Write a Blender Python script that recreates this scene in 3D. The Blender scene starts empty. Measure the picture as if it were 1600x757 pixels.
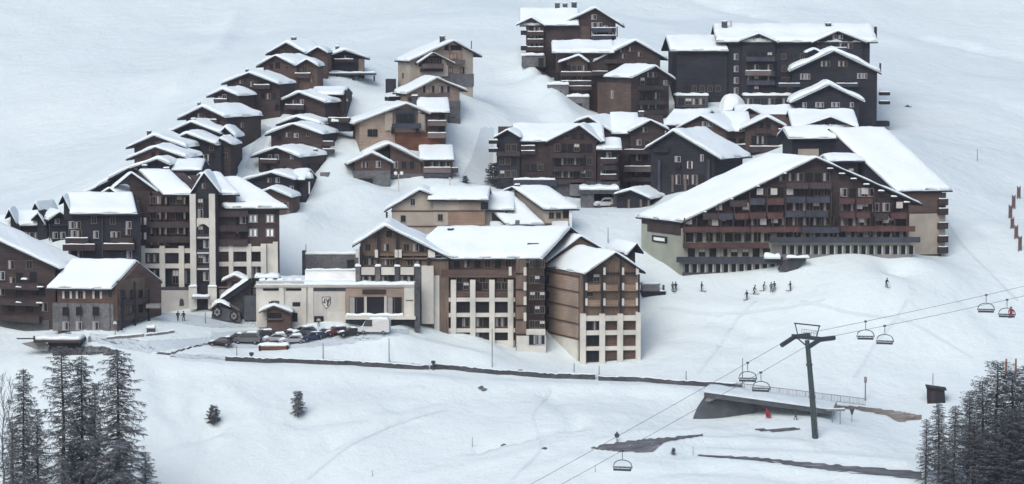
import bpy, bmesh, math, random
import numpy as np
from mathutils import Vector, Matrix
R = math.radians
random.seed(7); np.random.seed(7)
sc = bpy.context.scene
COL = sc.collection
# ---------------------------------------------------------------- camera, light, exposure
CZ = 110.0; F = 4300.0; PITCH = R(5)
cam_d = bpy.data.cameras.new('camera'); cam = bpy.data.objects.new('camera', cam_d); COL.objects.link(cam)
cam_d.lens = 36 * F / 1600; cam_d.sensor_width = 36; cam_d.clip_start = 1; cam_d.clip_end = 6000
cam.location = (0, 0, CZ); cam.rotation_euler = (R(90) - PITCH, 0, 0)
sc.camera = cam
SUN_EL, SUN_AZ = R(48), R(205)      # azimuth measured clockwise from +Y
w = bpy.data.worlds.new('World'); sc.world = w; w.use_nodes = True
nt = w.node_tree; bg = nt.nodes['Background']
sky = nt.nodes.new('ShaderNodeTexSky'); sky.sky_type = 'NISHITA'; sky.sun_disc = False
sky.sun_elevation = SUN_EL; sky.sun_rotation = SUN_AZ; sky.air_density = 1.0; sky.dust_density = 3.4; sky.ozone_density = 1.0
nt.links.new(sky.outputs[0], bg.inputs[0]); bg.inputs[1].default_value = 0.15
sd = bpy.data.lights.new('sun', 'SUN'); sd.energy = 0.95; sd.angle = R(42); sd.color = (0.98, 0.99, 0.99)
so = bpy.data.objects.new('sun', sd); COL.objects.link(so)
sdir = Vector((math.sin(SUN_AZ) * math.cos(SUN_EL), math.cos(SUN_AZ) * math.cos(SUN_EL), math.sin(SUN_EL)))
so.rotation_euler = sdir.to_track_quat('Z', 'Y').to_euler(); so.location = (0, 300, 300)
sc.view_settings.view_transform = 'Standard'; sc.view_settings.look = 'None'
sc.view_settings.exposure = 0.17; sc.view_settings.gamma = 1.0
sc.cycles.max_bounces = 5; sc.cycles.diffuse_bounces = 3; sc.cycles.volume_bounces = 0

# ---------------------------------------------------------------- measuring from the photograph
def P(px, py, Y):
    xc = (px - 800) / F; yc = -(py - 378.5) / F
    dy = math.cos(PITCH) + yc * math.sin(PITCH); dz = -math.sin(PITCH) + yc * math.cos(PITCH)
    s = Y / dy
    return Vector((xc * s, Y, CZ + dz * s))
class Frame:
    """vertical plane: x along the facade, y into the building, z up"""
    def __init__(s, px, py, Y, deg=0, O=None, th=None):
        s.O = P(px, py, Y) if O is None else Vector(O)
        s.th = R(deg) if th is None else th
        s.c, s.s = math.cos(s.th), math.sin(s.th)
    def w(s, x, y, z):
        return Vector((s.O.x + x * s.c - y * s.s, s.O.y + x * s.s + y * s.c, s.O.z + z))
    def px(s, px, py):
        d = P(px, py, 1.0) - Vector((0, 0, CZ))
        n = Vector((-s.s, s.c, 0))
        t = n.dot(s.O - Vector((0, 0, CZ))) / n.dot(d)
        q = Vector((0, 0, CZ)) + d * t - s.O
        return q.x * s.c + q.y * s.s, q.z

# ---------------------------------------------------------------- materials
MATS = {}
def mat(name, col, rough=0.8, kind='plain', var=0.25, scale=1.0, bump=0.3, spec=0.3, metal=0.0):
    if name in MATS: return MATS[name]
    m = bpy.data.materials.new(name); m.use_nodes = True; n = m.node_tree; b = n.nodes['Principled BSDF']
    b.inputs['Roughness'].default_value = rough; b.inputs['Specular IOR Level'].default_value = spec
    b.inputs['Metallic'].default_value = metal; b.inputs['Base Color'].default_value = (*col, 1)
    MATS[name] = m
    if kind == 'flat': return m
    tc = n.nodes.new('ShaderNodeTexCoord'); mp = n.nodes.new('ShaderNodeMapping')
    n.links.new(tc.outputs['Object'], mp.inputs[0])
    sx = {'planks': (0.35, 0.35, 3.2), 'boards': (3.0, 3.0, 0.3), 'stone': (1.6, 1.6, 2.2)}.get(kind, (1, 1, 1))
    mp.inputs['Scale'].default_value = [v * scale for v in sx]
    no = n.nodes.new('ShaderNodeTexNoise'); no.inputs['Scale'].default_value = 1.0; no.inputs['Detail'].default_value = 6; no.inputs['Roughness'].default_value = 0.65
    n.links.new(mp.outputs[0], no.inputs[0])
    cr = n.nodes.new('ShaderNodeValToRGB')
    cr.color_ramp.elements[0].position = 0.3; cr.color_ramp.elements[1].position = 0.72
    cr.color_ramp.elements[0].color = (*[c * (1 - var) for c in col], 1)
    cr.color_ramp.elements[1].color = (*[min(1, c * (1 + var)) for c in col], 1)
    n.links.new(no.outputs[0], cr.inputs[0])
    out = cr.outputs[0]
    if kind in ('planks', 'boards', 'plaster', 'stone'):      # broad weathering over the fine grain
        n2 = n.nodes.new('ShaderNodeTexNoise'); n2.inputs['Scale'].default_value = 0.22 * scale; n2.inputs['Detail'].default_value = 3
        n.links.new(tc.outputs['Object'], n2.inputs[0])
        mx = n.nodes.new('ShaderNodeMix'); mx.data_type = 'RGBA'; mx.blend_type = 'MULTIPLY'; mx.inputs[0].default_value = 1
        c2 = n.nodes.new('ShaderNodeValToRGB'); a = 0.72 if kind != 'plaster' else 0.88
        c2.color_ramp.elements[0].position = 0.35; c2.color_ramp.elements[0].color = (a, a, a, 1)
        c2.color_ramp.elements[1].position = 0.65; c2.color_ramp.elements[1].color = (1.15, 1.13, 1.1, 1)
        n.links.new(n2.outputs[0], c2.inputs[0]); n.links.new(out, mx.inputs[6]); n.links.new(c2.outputs[0], mx.inputs[7]); out = mx.outputs[2]
    if kind in ('planks', 'boards'):                              # board joints
        wv = n.nodes.new('ShaderNodeTexWave'); wv.bands_direction = 'Z' if kind == 'planks' else 'X'
        wv.inputs['Scale'].default_value = 1.1; wv.inputs['Distortion'].default_value = 0.4
        n.links.new(tc.outputs['Object'], wv.inputs[0])
        c3 = n.nodes.new('ShaderNodeValToRGB'); c3.color_ramp.elements[0].position = 0.0; c3.color_ramp.elements[0].color = (0.6, 0.6, 0.62, 1)
        c3.color_ramp.elements[1].position = 0.25; c3.color_ramp.elements[1].color = (1, 1, 1, 1)
        n.links.new(wv.outputs[0], c3.inputs[0])
        m3 = n.nodes.new('ShaderNodeMix'); m3.data_type = 'RGBA'; m3.blend_type = 'MULTIPLY'; m3.inputs[0].default_value = 0.8
        n.links.new(out, m3.inputs[6]); n.links.new(c3.outputs[0], m3.inputs[7]); out = m3.outputs[2]
    n.links.new(out, b.inputs['Base Color'])
    if bump:
        bp = n.nodes.new('ShaderNodeBump'); bp.inputs['Strength'].default_value = bump; bp.inputs['Distance'].default_value = 0.08
        n.links.new(no.outputs[0], bp.inputs['Height']); n.links.new(bp.outputs[0], b.inputs['Normal'])
    return m
def snow_mat(name, col, s1, s2, dist):
    m = bpy.data.materials.new(name); m.use_nodes = True; n = m.node_tree; b = n.nodes['Principled BSDF']
    b.inputs['Roughness'].default_value = 0.65; b.inputs['Specular IOR Level'].default_value = 0.2
    tc = n.nodes.new('ShaderNodeTexCoord')
    a = n.nodes.new('ShaderNodeTexNoise'); a.inputs['Scale'].default_value = s1; a.inputs['Detail'].default_value = 7; a.inputs['Roughness'].default_value = 0.55
    c = n.nodes.new('ShaderNodeTexNoise'); c.inputs['Scale'].default_value = s2; c.inputs['Detail'].default_value = 4
    n.links.new(tc.outputs['Object'], a.inputs[0]); n.links.new(tc.outputs['Object'], c.inputs[0])
    cr = n.nodes.new('ShaderNodeValToRGB'); cr.color_ramp.elements[0].position = 0.35; cr.color_ramp.elements[1].position = 0.65
    cr.color_ramp.elements[0].color = (*[v * 0.95 for v in col], 1); cr.color_ramp.elements[1].color = (*col, 1)
    n.links.new(c.outputs[0], cr.inputs[0]); n.links.new(cr.outputs[0], b.inputs['Base Color'])
    bp = n.nodes.new('ShaderNodeBump'); bp.inputs['Strength'].default_value = 0.5; bp.inputs['Distance'].default_value = dist
    fine = n.nodes.new('ShaderNodeTexNoise'); fine.inputs['Scale'].default_value = 1.7; fine.inputs['Detail'].default_value = 3; n.links.new(tc.outputs['Object'], fine.inputs[0])
    b2 = n.nodes.new('ShaderNodeBump'); b2.inputs['Strength'].default_value = 0.35; b2.inputs['Distance'].default_value = 0.22
    n.links.new(a.outputs[0], bp.inputs['Height']); n.links.new(fine.outputs[0], b2.inputs['Height']); n.links.new(bp.outputs[0], b2.inputs['Normal']); n.links.new(b2.outputs[0], b.inputs['Normal'])
    MATS[name] = m
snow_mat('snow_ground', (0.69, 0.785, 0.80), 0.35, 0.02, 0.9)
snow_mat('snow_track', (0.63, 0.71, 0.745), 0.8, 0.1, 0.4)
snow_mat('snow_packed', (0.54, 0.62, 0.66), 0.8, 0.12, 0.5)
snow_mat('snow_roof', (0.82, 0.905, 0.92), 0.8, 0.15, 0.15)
mat('wood_black', (0.031, 0.032, 0.043), 0.85, 'planks', 0.3)
mat('wood_dark', (0.060, 0.045, 0.045), 0.85, 'planks', 0.3)
mat('wood_brown', (0.118, 0.082, 0.072), 0.85, 'planks', 0.3)
mat('wood_rust', (0.17, 0.075, 0.05), 0.85, 'planks', 0.3)
mat('wood_tan', (0.30, 0.215, 0.16), 0.85, 'planks', 0.18)
mat('wood_greige', (0.37, 0.295, 0.24), 0.85, 'planks', 0.15)
mat('wood_gable', (0.18, 0.135, 0.108), 0.85, 'boards', 0.3)
mat('beam', (0.026, 0.026, 0.035), 0.85, 'planks', 0.2)
mat('bargeboard', (0.16, 0.13, 0.125), 0.85, 'planks', 0.2)
mat('rail_wood', (0.062, 0.05, 0.053), 0.85, 'boards', 0.3)
mat('rail_red', (0.10, 0.056, 0.055), 0.85, 'boards', 0.3)
mat('rail_grey', (0.06, 0.065, 0.09), 0.8, 'boards', 0.2)
mat('cream', (0.57, 0.565, 0.525), 0.85, 'plaster', 0.06)
mat('cream_grey', (0.50, 0.49, 0.46), 0.85, 'plaster', 0.06)
mat('plaster_green', (0.33, 0.355, 0.30), 0.85, 'plaster', 0.06)
mat('plaster_beige', (0.40, 0.36, 0.31), 0.85, 'plaster', 0.06)
mat('plaster_white', (0.80, 0.83, 0.84), 0.8, 'plaster', 0.04)
mat('stone', (0.15, 0.155, 0.165), 0.9, 'stone', 0.4)
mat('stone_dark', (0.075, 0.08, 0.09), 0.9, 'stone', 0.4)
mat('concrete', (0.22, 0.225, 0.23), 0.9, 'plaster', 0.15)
mat('concrete_dark', (0.075, 0.085, 0.10), 0.9, 'plaster', 0.25)  # darker concrete; on the bridge abutment it carries the shade as colour
mat('asphalt', (0.105, 0.11, 0.12), 0.9, 'plain', 0.5, 0.6)
mat('mud_road', (0.19, 0.17, 0.15), 0.9, 'plain', 0.5, 0.5)
for nm_ in ('asphalt', 'mud_road'):      # slush: snow left lying in patches on the road
    for nd_ in MATS[nm_].node_tree.nodes:
        if nd_.type == 'VALTORGB':
            e_ = nd_.color_ramp.elements.new(0.8); e_.color = (0.62, 0.70, 0.73, 1); nd_.color_ramp.elements[1].position = 0.6
        if nd_.type == 'MAPPING': nd_.inputs['Scale'].default_value = (.28, .9, 1)
mat('glass', (0.018, 0.022, 0.028), 0.15, 'flat', spec=0.5)
mat('curtain', (0.33, 0.33, 0.34), 0.9, 'plain', 0.1)
mat('frame_wood', (0.17, 0.14, 0.12), 0.8, 'plain', 0.2)
mat('frame_white', (0.40, 0.40, 0.42), 0.7, 'plain', 0.06)
mat('shutter', (0.55, 0.52, 0.5), 0.8, 'plain', 0.12)
mat('metal_dark', (0.06, 0.075, 0.085), 0.5, 'plain', 0.15, metal=0.4)
mat('metal_grey', (0.25, 0.26, 0.27), 0.5, 'plain', 0.15, metal=0.4)
mat('steel_green', (0.06, 0.085, 0.09), 0.5, 'plain', 0.15, metal=0.3)
mat('cable', (0.10, 0.11, 0.12), 0.6, 'plain', 0.1)
mat('rubber', (0.015, 0.015, 0.016), 0.9, 'plain', 0.2)
mat('bark', (0.055, 0.048, 0.046), 0.95, 'boards', 0.35)
mat('frost', (0.36, 0.40, 0.43), 0.9, 'plain', 0.2)
mat('needles', (0.12, 0.13, 0.142), 0.95, 'plain', 0.4)
mat('needles_dark', (0.085, 0.095, 0.105), 0.95, 'plain', 0.4)
mat('twigs', (0.12, 0.122, 0.13), 0.95, 'plain', 0.35)
mat('red_cloth', (0.24, 0.03, 0.045), 0.8, 'plain', 0.15)
mat('orange', (0.28, 0.12, 0.08), 0.8, 'plain', 0.15)
mat('net_red', (0.2, 0.11, 0.105), 0.9, 'plain', 0.2)
mat('skin', (0.5, 0.33, 0.26), 0.7, 'plain', 0.1)

# ---------------------------------------------------------------- mesh helper
class MB:
    def __init__(s): s.v = []; s.f = []; s.m = []; s.mats = []
    def mi(s, m):
        if m not in s.mats: s.mats.append(m)
        return s.mats.index(m)
    def add(s, vs, fs, m):
        o = len(s.v); k = s.mi(m); s.v += [tuple(v) for v in vs]
        for f in fs: s.f.append([i + o for i in f]); s.m.append(k)
    def hexa(s, p, m):        # 8 points: bottom 4 then top 4
        s.add(p, [(0, 3, 2, 1), (4, 5, 6, 7), (0, 1, 5, 4), (1, 2, 6, 5), (2, 3, 7, 6), (3, 0, 4, 7)], m)
    def fbox(s, fr, x0, x1, y0, y1, z0, z1, m, k=0):
        T = lambda x, y, z: fr.w(x + k * y, y, z)
        s.hexa([T(x0, y0, z0), T(x1, y0, z0), T(x1, y1, z0), T(x0, y1, z0), T(x0, y0, z1), T(x1, y0, z1), T(x1, y1, z1), T(x0, y1, z1)], m)
    def box(s, x0, x1, y0, y1, z0, z1, m):
        s.hexa([(x0, y0, z0), (x1, y0, z0), (x1, y1, z0), (x0, y1, z0), (x0, y0, z1), (x1, y0, z1), (x1, y1, z1), (x0, y1, z1)], m)
    def prism(s, poly, M, e0, e1, m):     # poly [(a,z)], M(a,e,z)
        n = len(poly)
        vs = [M(a, e0, z) for a, z in poly] + [M(a, e1, z) for a, z in poly]
        s.add(vs, [list(range(n))[::-1], list(range(n, 2 * n))] + [(i, (i + 1) % n, (i + 1) % n + n, i + n) for i in range(n)], m)
    def tube(s, pts, rad, m, n=6, cap=True):
        pts = [Vector(p) for p in pts]
        if not isinstance(rad, (list, tuple)): rad = [rad] * len(pts)
        rings = []
        for i, p in enumerate(pts):
            t = (pts[min(i + 1, len(pts) - 1)] - pts[max(i - 1, 0)]).normalized()
            u = t.cross(Vector((0, 0, 1)) if abs(t.z) < 0.95 else Vector((1, 0, 0))).normalized(); q = t.cross(u)
            rings.append([p + (u * math.cos(2 * math.pi * j / n) + q * math.sin(2 * math.pi * j / n)) * rad[i] for j in range(n)])
        vs = [v for r in rings for v in r]; fs = []
        for i in range(len(pts) - 1):
            for j in range(n): fs.append((i * n + j, i * n + (j + 1) % n, (i + 1) * n + (j + 1) % n, (i + 1) * n + j))
        if cap: fs += [list(range(n))[::-1], [(len(pts) - 1) * n + j for j in range(n)]]
        s.add(vs, fs, m)
    def bar(s, a, b, w, m, n=4): s.tube([a, b], w, m, n)
    def mesh(s, name, smooth=False, off=None):
        me = bpy.data.meshes.new(name)
        v = s.v if off is None else [(a - off[0], b - off[1], c - off[2]) for a, b, c in s.v]
        me.from_pydata(v, [], s.f)
        for m in s.mats: me.materials.append(MATS[m])
        me.polygons.foreach_set('material_index', s.m)
        if smooth: me.polygons.foreach_set('use_smooth', [True] * len(s.f))
        me.update(); return me
    def obj(s, name, parent=None, off=None, smooth=False):
        if off is None and parent is not None: off = wloc(parent)
        o = bpy.data.objects.new(name, s.mesh(name, smooth, off)); COL.objects.link(o)
        if parent is not None: o.parent = parent
        elif off is not None: o.location = off
        return o
def wloc(o):
    p = Vector((0, 0, 0))
    while o is not None: p += o.location; o = o.parent
    return p
def tag(o, label=None, cat=None, group=None, kind=None):
    if label: o['label'] = label
    if cat: o['category'] = cat
    if group: o['group'] = group
    if kind: o['kind'] = kind
    return o
def empty(name, loc, label, cat, group=None, rz=0):
    o = bpy.data.objects.new(name, None); COL.objects.link(o); o.location = loc; o.rotation_euler = (0, 0, rz)
    o.empty_display_size = 0.5
    return tag(o, label, cat, group)
def dup(o, parent=None):
    c = o.copy(); COL.objects.link(c)
    if parent is not None: c.parent = parent
    for ch in list(o.children): dup(ch, c)
    return c

# ---------------------------------------------------------------- terrain: control points measured as (px, py, distance)
CTRL = []
def ctrl(*pts): CTRL.extend(pts)
ctrl((-60, 757, 436), (120, 757, 436), (240, 757, 436), (430, 757, 434), (600, 757, 434), (780, 757, 432), (1000, 757, 424), (1200, 757, 420), (1420, 757, 424), (1650, 757, 428),
     (120, 660, 450), (240, 650, 451), (430, 650, 454), (600, 650, 454), (780, 650, 455), (930, 660, 450),
     (60, 590, 462), (200, 560, 468), (270, 566, 468), (400, 572, 470), (600, 579, 471), (780, 590, 471), (930, 600, 470), (1060, 606, 469),
     (230, 530, 474), (320, 548, 474), (450, 548, 475), (620, 532, 478), (560, 524, 482), (420, 520, 489), (640, 512, 488), (700, 516, 492), (760, 545, 485), (880, 575, 481), (940, 578, 480), (1010, 560, 486), (780, 568, 476), (640, 560, 474),
     (280, 495, 492), (400, 500, 494), (340, 500, 492), (300, 478, 499), (240, 490, 490),
     (1050, 560, 482), (1150, 560, 480), (1300, 560, 480), (1450, 560, 482), (1600, 560, 482), (1060, 470, 500), (1200, 460, 501), (1400, 455, 503), (1560, 450, 506), (1700, 440, 508),
     (1560, 380, 524), (1560, 300, 560), (1560, 200, 615), (1520, 100, 680), (1560, 30, 730), (1420, 170, 625), (1700, 200, 620),
     (1110, 690, 444), (1140, 667, 451), (1222, 652, 452), (1260, 651, 450.5), (1290, 649, 449.5), (1240, 668, 447), (1110, 668, 449.5), (1150, 668, 449.2), (1185, 667, 449), (1198, 662, 450), (1000, 702, 438), (1280, 690, 440), (1380, 690, 442), (1320, 660, 452), (1430, 655, 456), (1320, 643, 452), (1345, 643, 457), (1480, 632, 462), (1570, 640, 460), (1000, 640, 458), (1420, 625, 465), (1560, 720, 436), (1200, 720, 432),
     (470, 390, 520), (520, 340, 533), (570, 300, 546), (500, 300, 544), (455, 330, 528), (930, 385, 522), (930, 338, 533), (970, 360, 527), (920, 328, 543), (1010, 330, 536),
     (735, 270, 560), (745, 220, 574), (760, 160, 600), (780, 110, 628), (790, 60, 664), (770, 20, 705), (830, 165, 604), (560, 215, 573), (580, 140, 600), (590, 100, 622), (390, 215, 562), (345, 262, 545),
     (60, 300, 590), (20, 325, 565), (100, 250, 622), (200, 200, 640), (100, 150, 668), (300, 120, 668), (100, 60, 722), (330, 40, 728), (500, 30, 725), (650, 20, 725), (-80, 200, 660), (-60, 340, 560), (-60, 520, 480),
     (1000, 20, 730), (1250, 10, 732), (860, 140, 625), (1140, 155, 612), (832, 108, 624), (850, 128, 614), (868, 160, 604), (800, 92, 636), (812, 130, 622), (830, 180, 596))
TRACKS = [([(600, 497), (650, 508), (700, 520), (760, 543)], 2.6, 1.0), ([(560, 525), (620, 531), (690, 545), (760, 560)], 2.2, .8), ([(940, 694), (1000, 680), (1100, 676)], 1.6, .8), ([(1030, 703), (1090, 690), (1170, 690), (1260, 700)], 2.0, .9), ([(1100, 722), (1250, 738), (1420, 757)], 1.8, .8), ([(1100, 705), (1250, 712), (1420, 726)], 1.6, .7), ([(280, 575), (420, 582), (560, 588), (700, 598)], 2.2, .8), ([(700, 598), (860, 606), (1000, 610), (1080, 616)], 2.2, .8), ([(250, 690), (330, 668), (420, 664), (560, 650)], 1.6, -.8), ([(640, 757), (760, 700), (900, 672)], 1.8, -.8), ([(300, 757), (330, 700), (300, 640), (330, 590)], 1.4, -.6), ([(440, 757), (520, 690), (640, 660)], 1.3, -.6), ([(1010, 470), (1080, 480), (1180, 480), (1300, 470)], 1.8, .6), ([(1040, 510), (1120, 500), (1200, 520)], 1.3, -.5), ([(820, 90), (850, 130), (880, 180)], 3.5, 1.8), ([(470, 345), (520, 312), (560, 297), (600, 300)], 2.2, .9), ([(560, 642), (620, 636), (690, 625)], 1.2, -.5), ([(1005, 522), (1060, 527), (1130, 536)], 1.2, -.4), ([(1420, 462), (1385, 510), (1330, 590)], 1.6, .35),
          ([(640, 610), (700, 604), (760, 606)], 1.0, .5), ([(250, 590), (265, 640), (300, 690)], 1.5, -.5), ([(340, 600), (400, 640), (420, 700)], 1.6, .5), ([(860, 620), (900, 660), (880, 720)], 1.4, -.45),
          ([(680, 520), (640, 512), (600, 520)], 2.0, .9), ([(690, 550), (640, 556), (600, 548)], 1.6, .5), ([(1440, 60), (1520, 75), (1600, 92)], 2.5, -.8), ([(1090, 0), (1180, 22), (1260, 50)], 2.5, -.8), ([(370, 20), (340, 80), (270, 140)], 3.0, 1.0),
          ([(620, 757), (780, 720), (900, 690)], 1.4, .4), ([(1100, 560), (1180, 520), (1240, 470)], 1.4, -.35), ([(1300, 520), (1380, 480), (1470, 440)], 1.4, -.3), ([(1500, 460), (1560, 520), (1600, 590)], 1.4, -.3), ([(1480, 330), (1540, 360), (1600, 420)], 1.6, -.4),
          ([(820, 740), (900, 715), (960, 730)], 1.2, .4), ([(1000, 740), (1100, 735), (1250, 752)], 1.2, -.4)]
def val_noise(x, y, s, seed):
    rs = np.random.RandomState(seed); L = rs.rand(256, 256)
    u = x / s + 1000.3; v = y / s + 1000.7
    i = np.floor(u).astype(int); j = np.floor(v).astype(int); a = u - i; b = v - j
    a = a * a * (3 - 2 * a); b = b * b * (3 - 2 * b)
    g = lambda p, q: L[p % 256, q % 256]
    return (g(i, j) * (1 - a) + g(i + 1, j) * a) * (1 - b) + (g(i, j + 1) * (1 - a) + g(i + 1, j + 1) * a) * b - 0.5
def build_terrain():
    global TX, TY, TZ
    pts = [P(*c) for c in CTRL]
    A = np.array([[p.x, p.y, p.z] for p in pts])
    # far slope that keeps climbing, valley that keeps falling
    far = []
    for x in (-700, -350, -150, 0, 150, 350, 700):
        far += [(x, 900, CZ + 52), (x, 1200, CZ + 160), (x, 1700, CZ + 330), (x, 385, CZ - 92), (x, 320, CZ - 118), (x, 240, CZ - 140)]
    for y, z in ((440, -76), (480, -62), (520, -46), (580, -26), (660, -10), (740, 2)):
        far += [(-700, y, CZ + z), (700, y, CZ + z), (-350, y, CZ + z), (350, y, CZ + z)]
    A = np.vstack([A, np.array(far, float)])
    xy = A[:, :2] / 100.0; n = len(A)
    def K(a, b):
        d2 = ((a[:, None, :] - b[None, :, :]) ** 2).sum(-1)
        return np.where(d2 > 1e-12, 0.5 * d2 * np.log(d2 + 1e-12), 0)
    M = np.zeros((n + 3, n + 3)); M[:n, :n] = K(xy, xy) + np.eye(n) * 0.0006
    M[:n, n] = 1; M[:n, n + 1:] = xy; M[n, :n] = 1; M[n + 1:, :n] = xy.T
    sol = np.linalg.solve(M, np.concatenate([A[:, 2], np.zeros(3)]))
    TX = np.concatenate([np.linspace(-800, -160, 30)[:-1], np.arange(-160, 160.1, 1.25), np.linspace(160, 800, 30)[1:]])
    TY = np.concatenate([np.linspace(240, 410, 20)[:-1], np.arange(410, 640, 1.1), np.linspace(640, 800, 70)[:-1], np.linspace(800, 1700, 40)])
    GX, GY = np.meshgrid(TX, TY)
    q = np.stack([GX.ravel(), GY.ravel()], 1) / 100.0
    Z = np.empty(len(q))
    for i in range(0, len(q), 20000):
        Z[i:i + 20000] = K(q[i:i + 20000], xy) @ sol[:n] + sol[n] + q[i:i + 20000] @ sol[n + 1:]
    Z = Z.reshape(GX.shape)
    MSK = 1 - .85 * np.exp(-((GX - 60) / 28) ** 2 - ((GY - 504) / 9) ** 2) - .6 * np.exp(-((GX - 37) / 9) ** 2 - ((GY - 451) / 5) ** 2)
    Z += MSK * (val_noise(GX, GY, 26, 1) * 1.3 + val_noise(GX, GY, 11, 2) * 1.1 + val_noise(GX, GY, 3.6, 3) * 0.28)
    Z += np.where(GY > 640, val_noise(GX, GY, 60, 4) * 5, 0) * np.clip((GY - 640) / 80, 0, 1)
    TZ = Z
    for path, wd, amp in TRACKS:                     # cut paths, ploughed ledges and ski tracks
        g = [ground(*p) for p in path]
        for a, b in zip(g[:-1], g[1:]):
            dx, dy = b.x - a.x, b.y - a.y; L2 = dx * dx + dy * dy + 1e-9
            t = np.clip(((GX - a.x) * dx + (GY - a.y) * dy) / L2, 0, 1)
            d = np.hypot(GX - a.x - t * dx, GY - a.y - t * dy)
            TZ = np.where(d < 3 * wd, np.minimum(TZ, TZ + amp * np.exp(-(d / wd) ** 2)) if amp < 0 else np.maximum(TZ, Z + amp * np.exp(-(d / wd) ** 2)), TZ)
    Z = TZ
    ny, nx = GX.shape
    me = bpy.data.meshes.new('snow_ground')
    v = np.stack([GX, GY, Z], -1).reshape(-1, 3)
    idx = np.arange(ny * nx).reshape(ny, nx)
    f = np.stack([idx[:-1, :-1], idx[:-1, 1:], idx[1:, 1:], idx[1:, :-1]], -1).reshape(-1, 4)
    me.from_pydata(v.tolist(), [], f.tolist()); me.polygons.foreach_set('use_smooth', [True] * len(f))
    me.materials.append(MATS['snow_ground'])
    o = bpy.data.objects.new('terrain', me); COL.objects.link(o); o['kind'] = 'structure'
def tz(x, y):
    i = int(np.clip(np.searchsorted(TX, x) - 1, 0, len(TX) - 2)); j = int(np.clip(np.searchsorted(TY, y) - 1, 0, len(TY) - 2))
    a = (x - TX[i]) / (TX[i + 1] - TX[i]); b = (y - TY[j]) / (TY[j + 1] - TY[j])
    return (TZ[j, i] * (1 - a) + TZ[j, i + 1] * a) * (1 - b) + (TZ[j + 1, i] * (1 - a) + TZ[j + 1, i + 1] * a) * b
def ground(px, py, y0=400):
    Y = y0; step = 0.6
    while Y < 1200:
        p = P(px, py, Y)
        if p.z < tz(p.x, p.y):
            p = P(px, py, Y - step / 2); return Vector((p.x, p.y, tz(p.x, p.y)))
        Y += step
    p = P(px, py, 900); return p
# ---------------------------------------------------------------- building kit
WCACHE = {}
def win_mesh(wd, h, style):
    key = (round(wd, 1), round(h, 1), style)
    if key in WCACHE: return WCACHE[key]
    wd, h = max(0.4, key[0]), max(0.4, key[1]); fm = {'wood': 'frame_wood', 'white': 'frame_white', 'dark': 'beam', 'shut': 'frame_wood', 'curt': 'frame_wood', 'wcurt': 'frame_white', 'blind': 'frame_wood'}[style]
    fm = fm if style != 'blind' else 'frame_wood'; b = MB(); t = 0.09; x = wd / 2; d = 0.10
    b.box(-x - t, x + t, -d, 0, h / 2, h / 2 + t, fm); b.box(-x - t - .05, x + t + .05, -d - .08, 0, -h / 2 - t, -h / 2, fm)
    b.box(-x - t, -x, -d, 0, -h / 2, h / 2, fm); b.box(x, x + t, -d, 0, -h / 2, h / 2, fm)
    b.box(-0.03, 0.03, -d + .02, -0.03, -h / 2, h / 2, fm)
    fr = b.mesh('window')
    p = MB(); p.box(-x, x, -0.03, 0.0, -h / 2, h / 2, 'glass')
    if style in ('curt', 'wcurt'):
        p.box(-x, -x + wd * .36, -0.055, -0.032, -h / 2, h / 2, 'curtain')
    if style == 'blind': p.box(-x, x, -0.055, -0.032, h * .08, h / 2, 'shutter')
    pane = p.mesh('pane'); sh = None
    if style == 'shut':
        q = MB(); q.box(-x - t - wd * .45, -x - t, -0.08, -0.01, -h / 2, h / 2, 'shutter'); q.box(x + t, x + t + wd * .45, -0.08, -0.01, -h / 2, h / 2, 'shutter'); sh = q.mesh('shutter')
    WCACHE[key] = (fr, pane, sh); return WCACHE[key]
class Roof:
    pass
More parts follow.
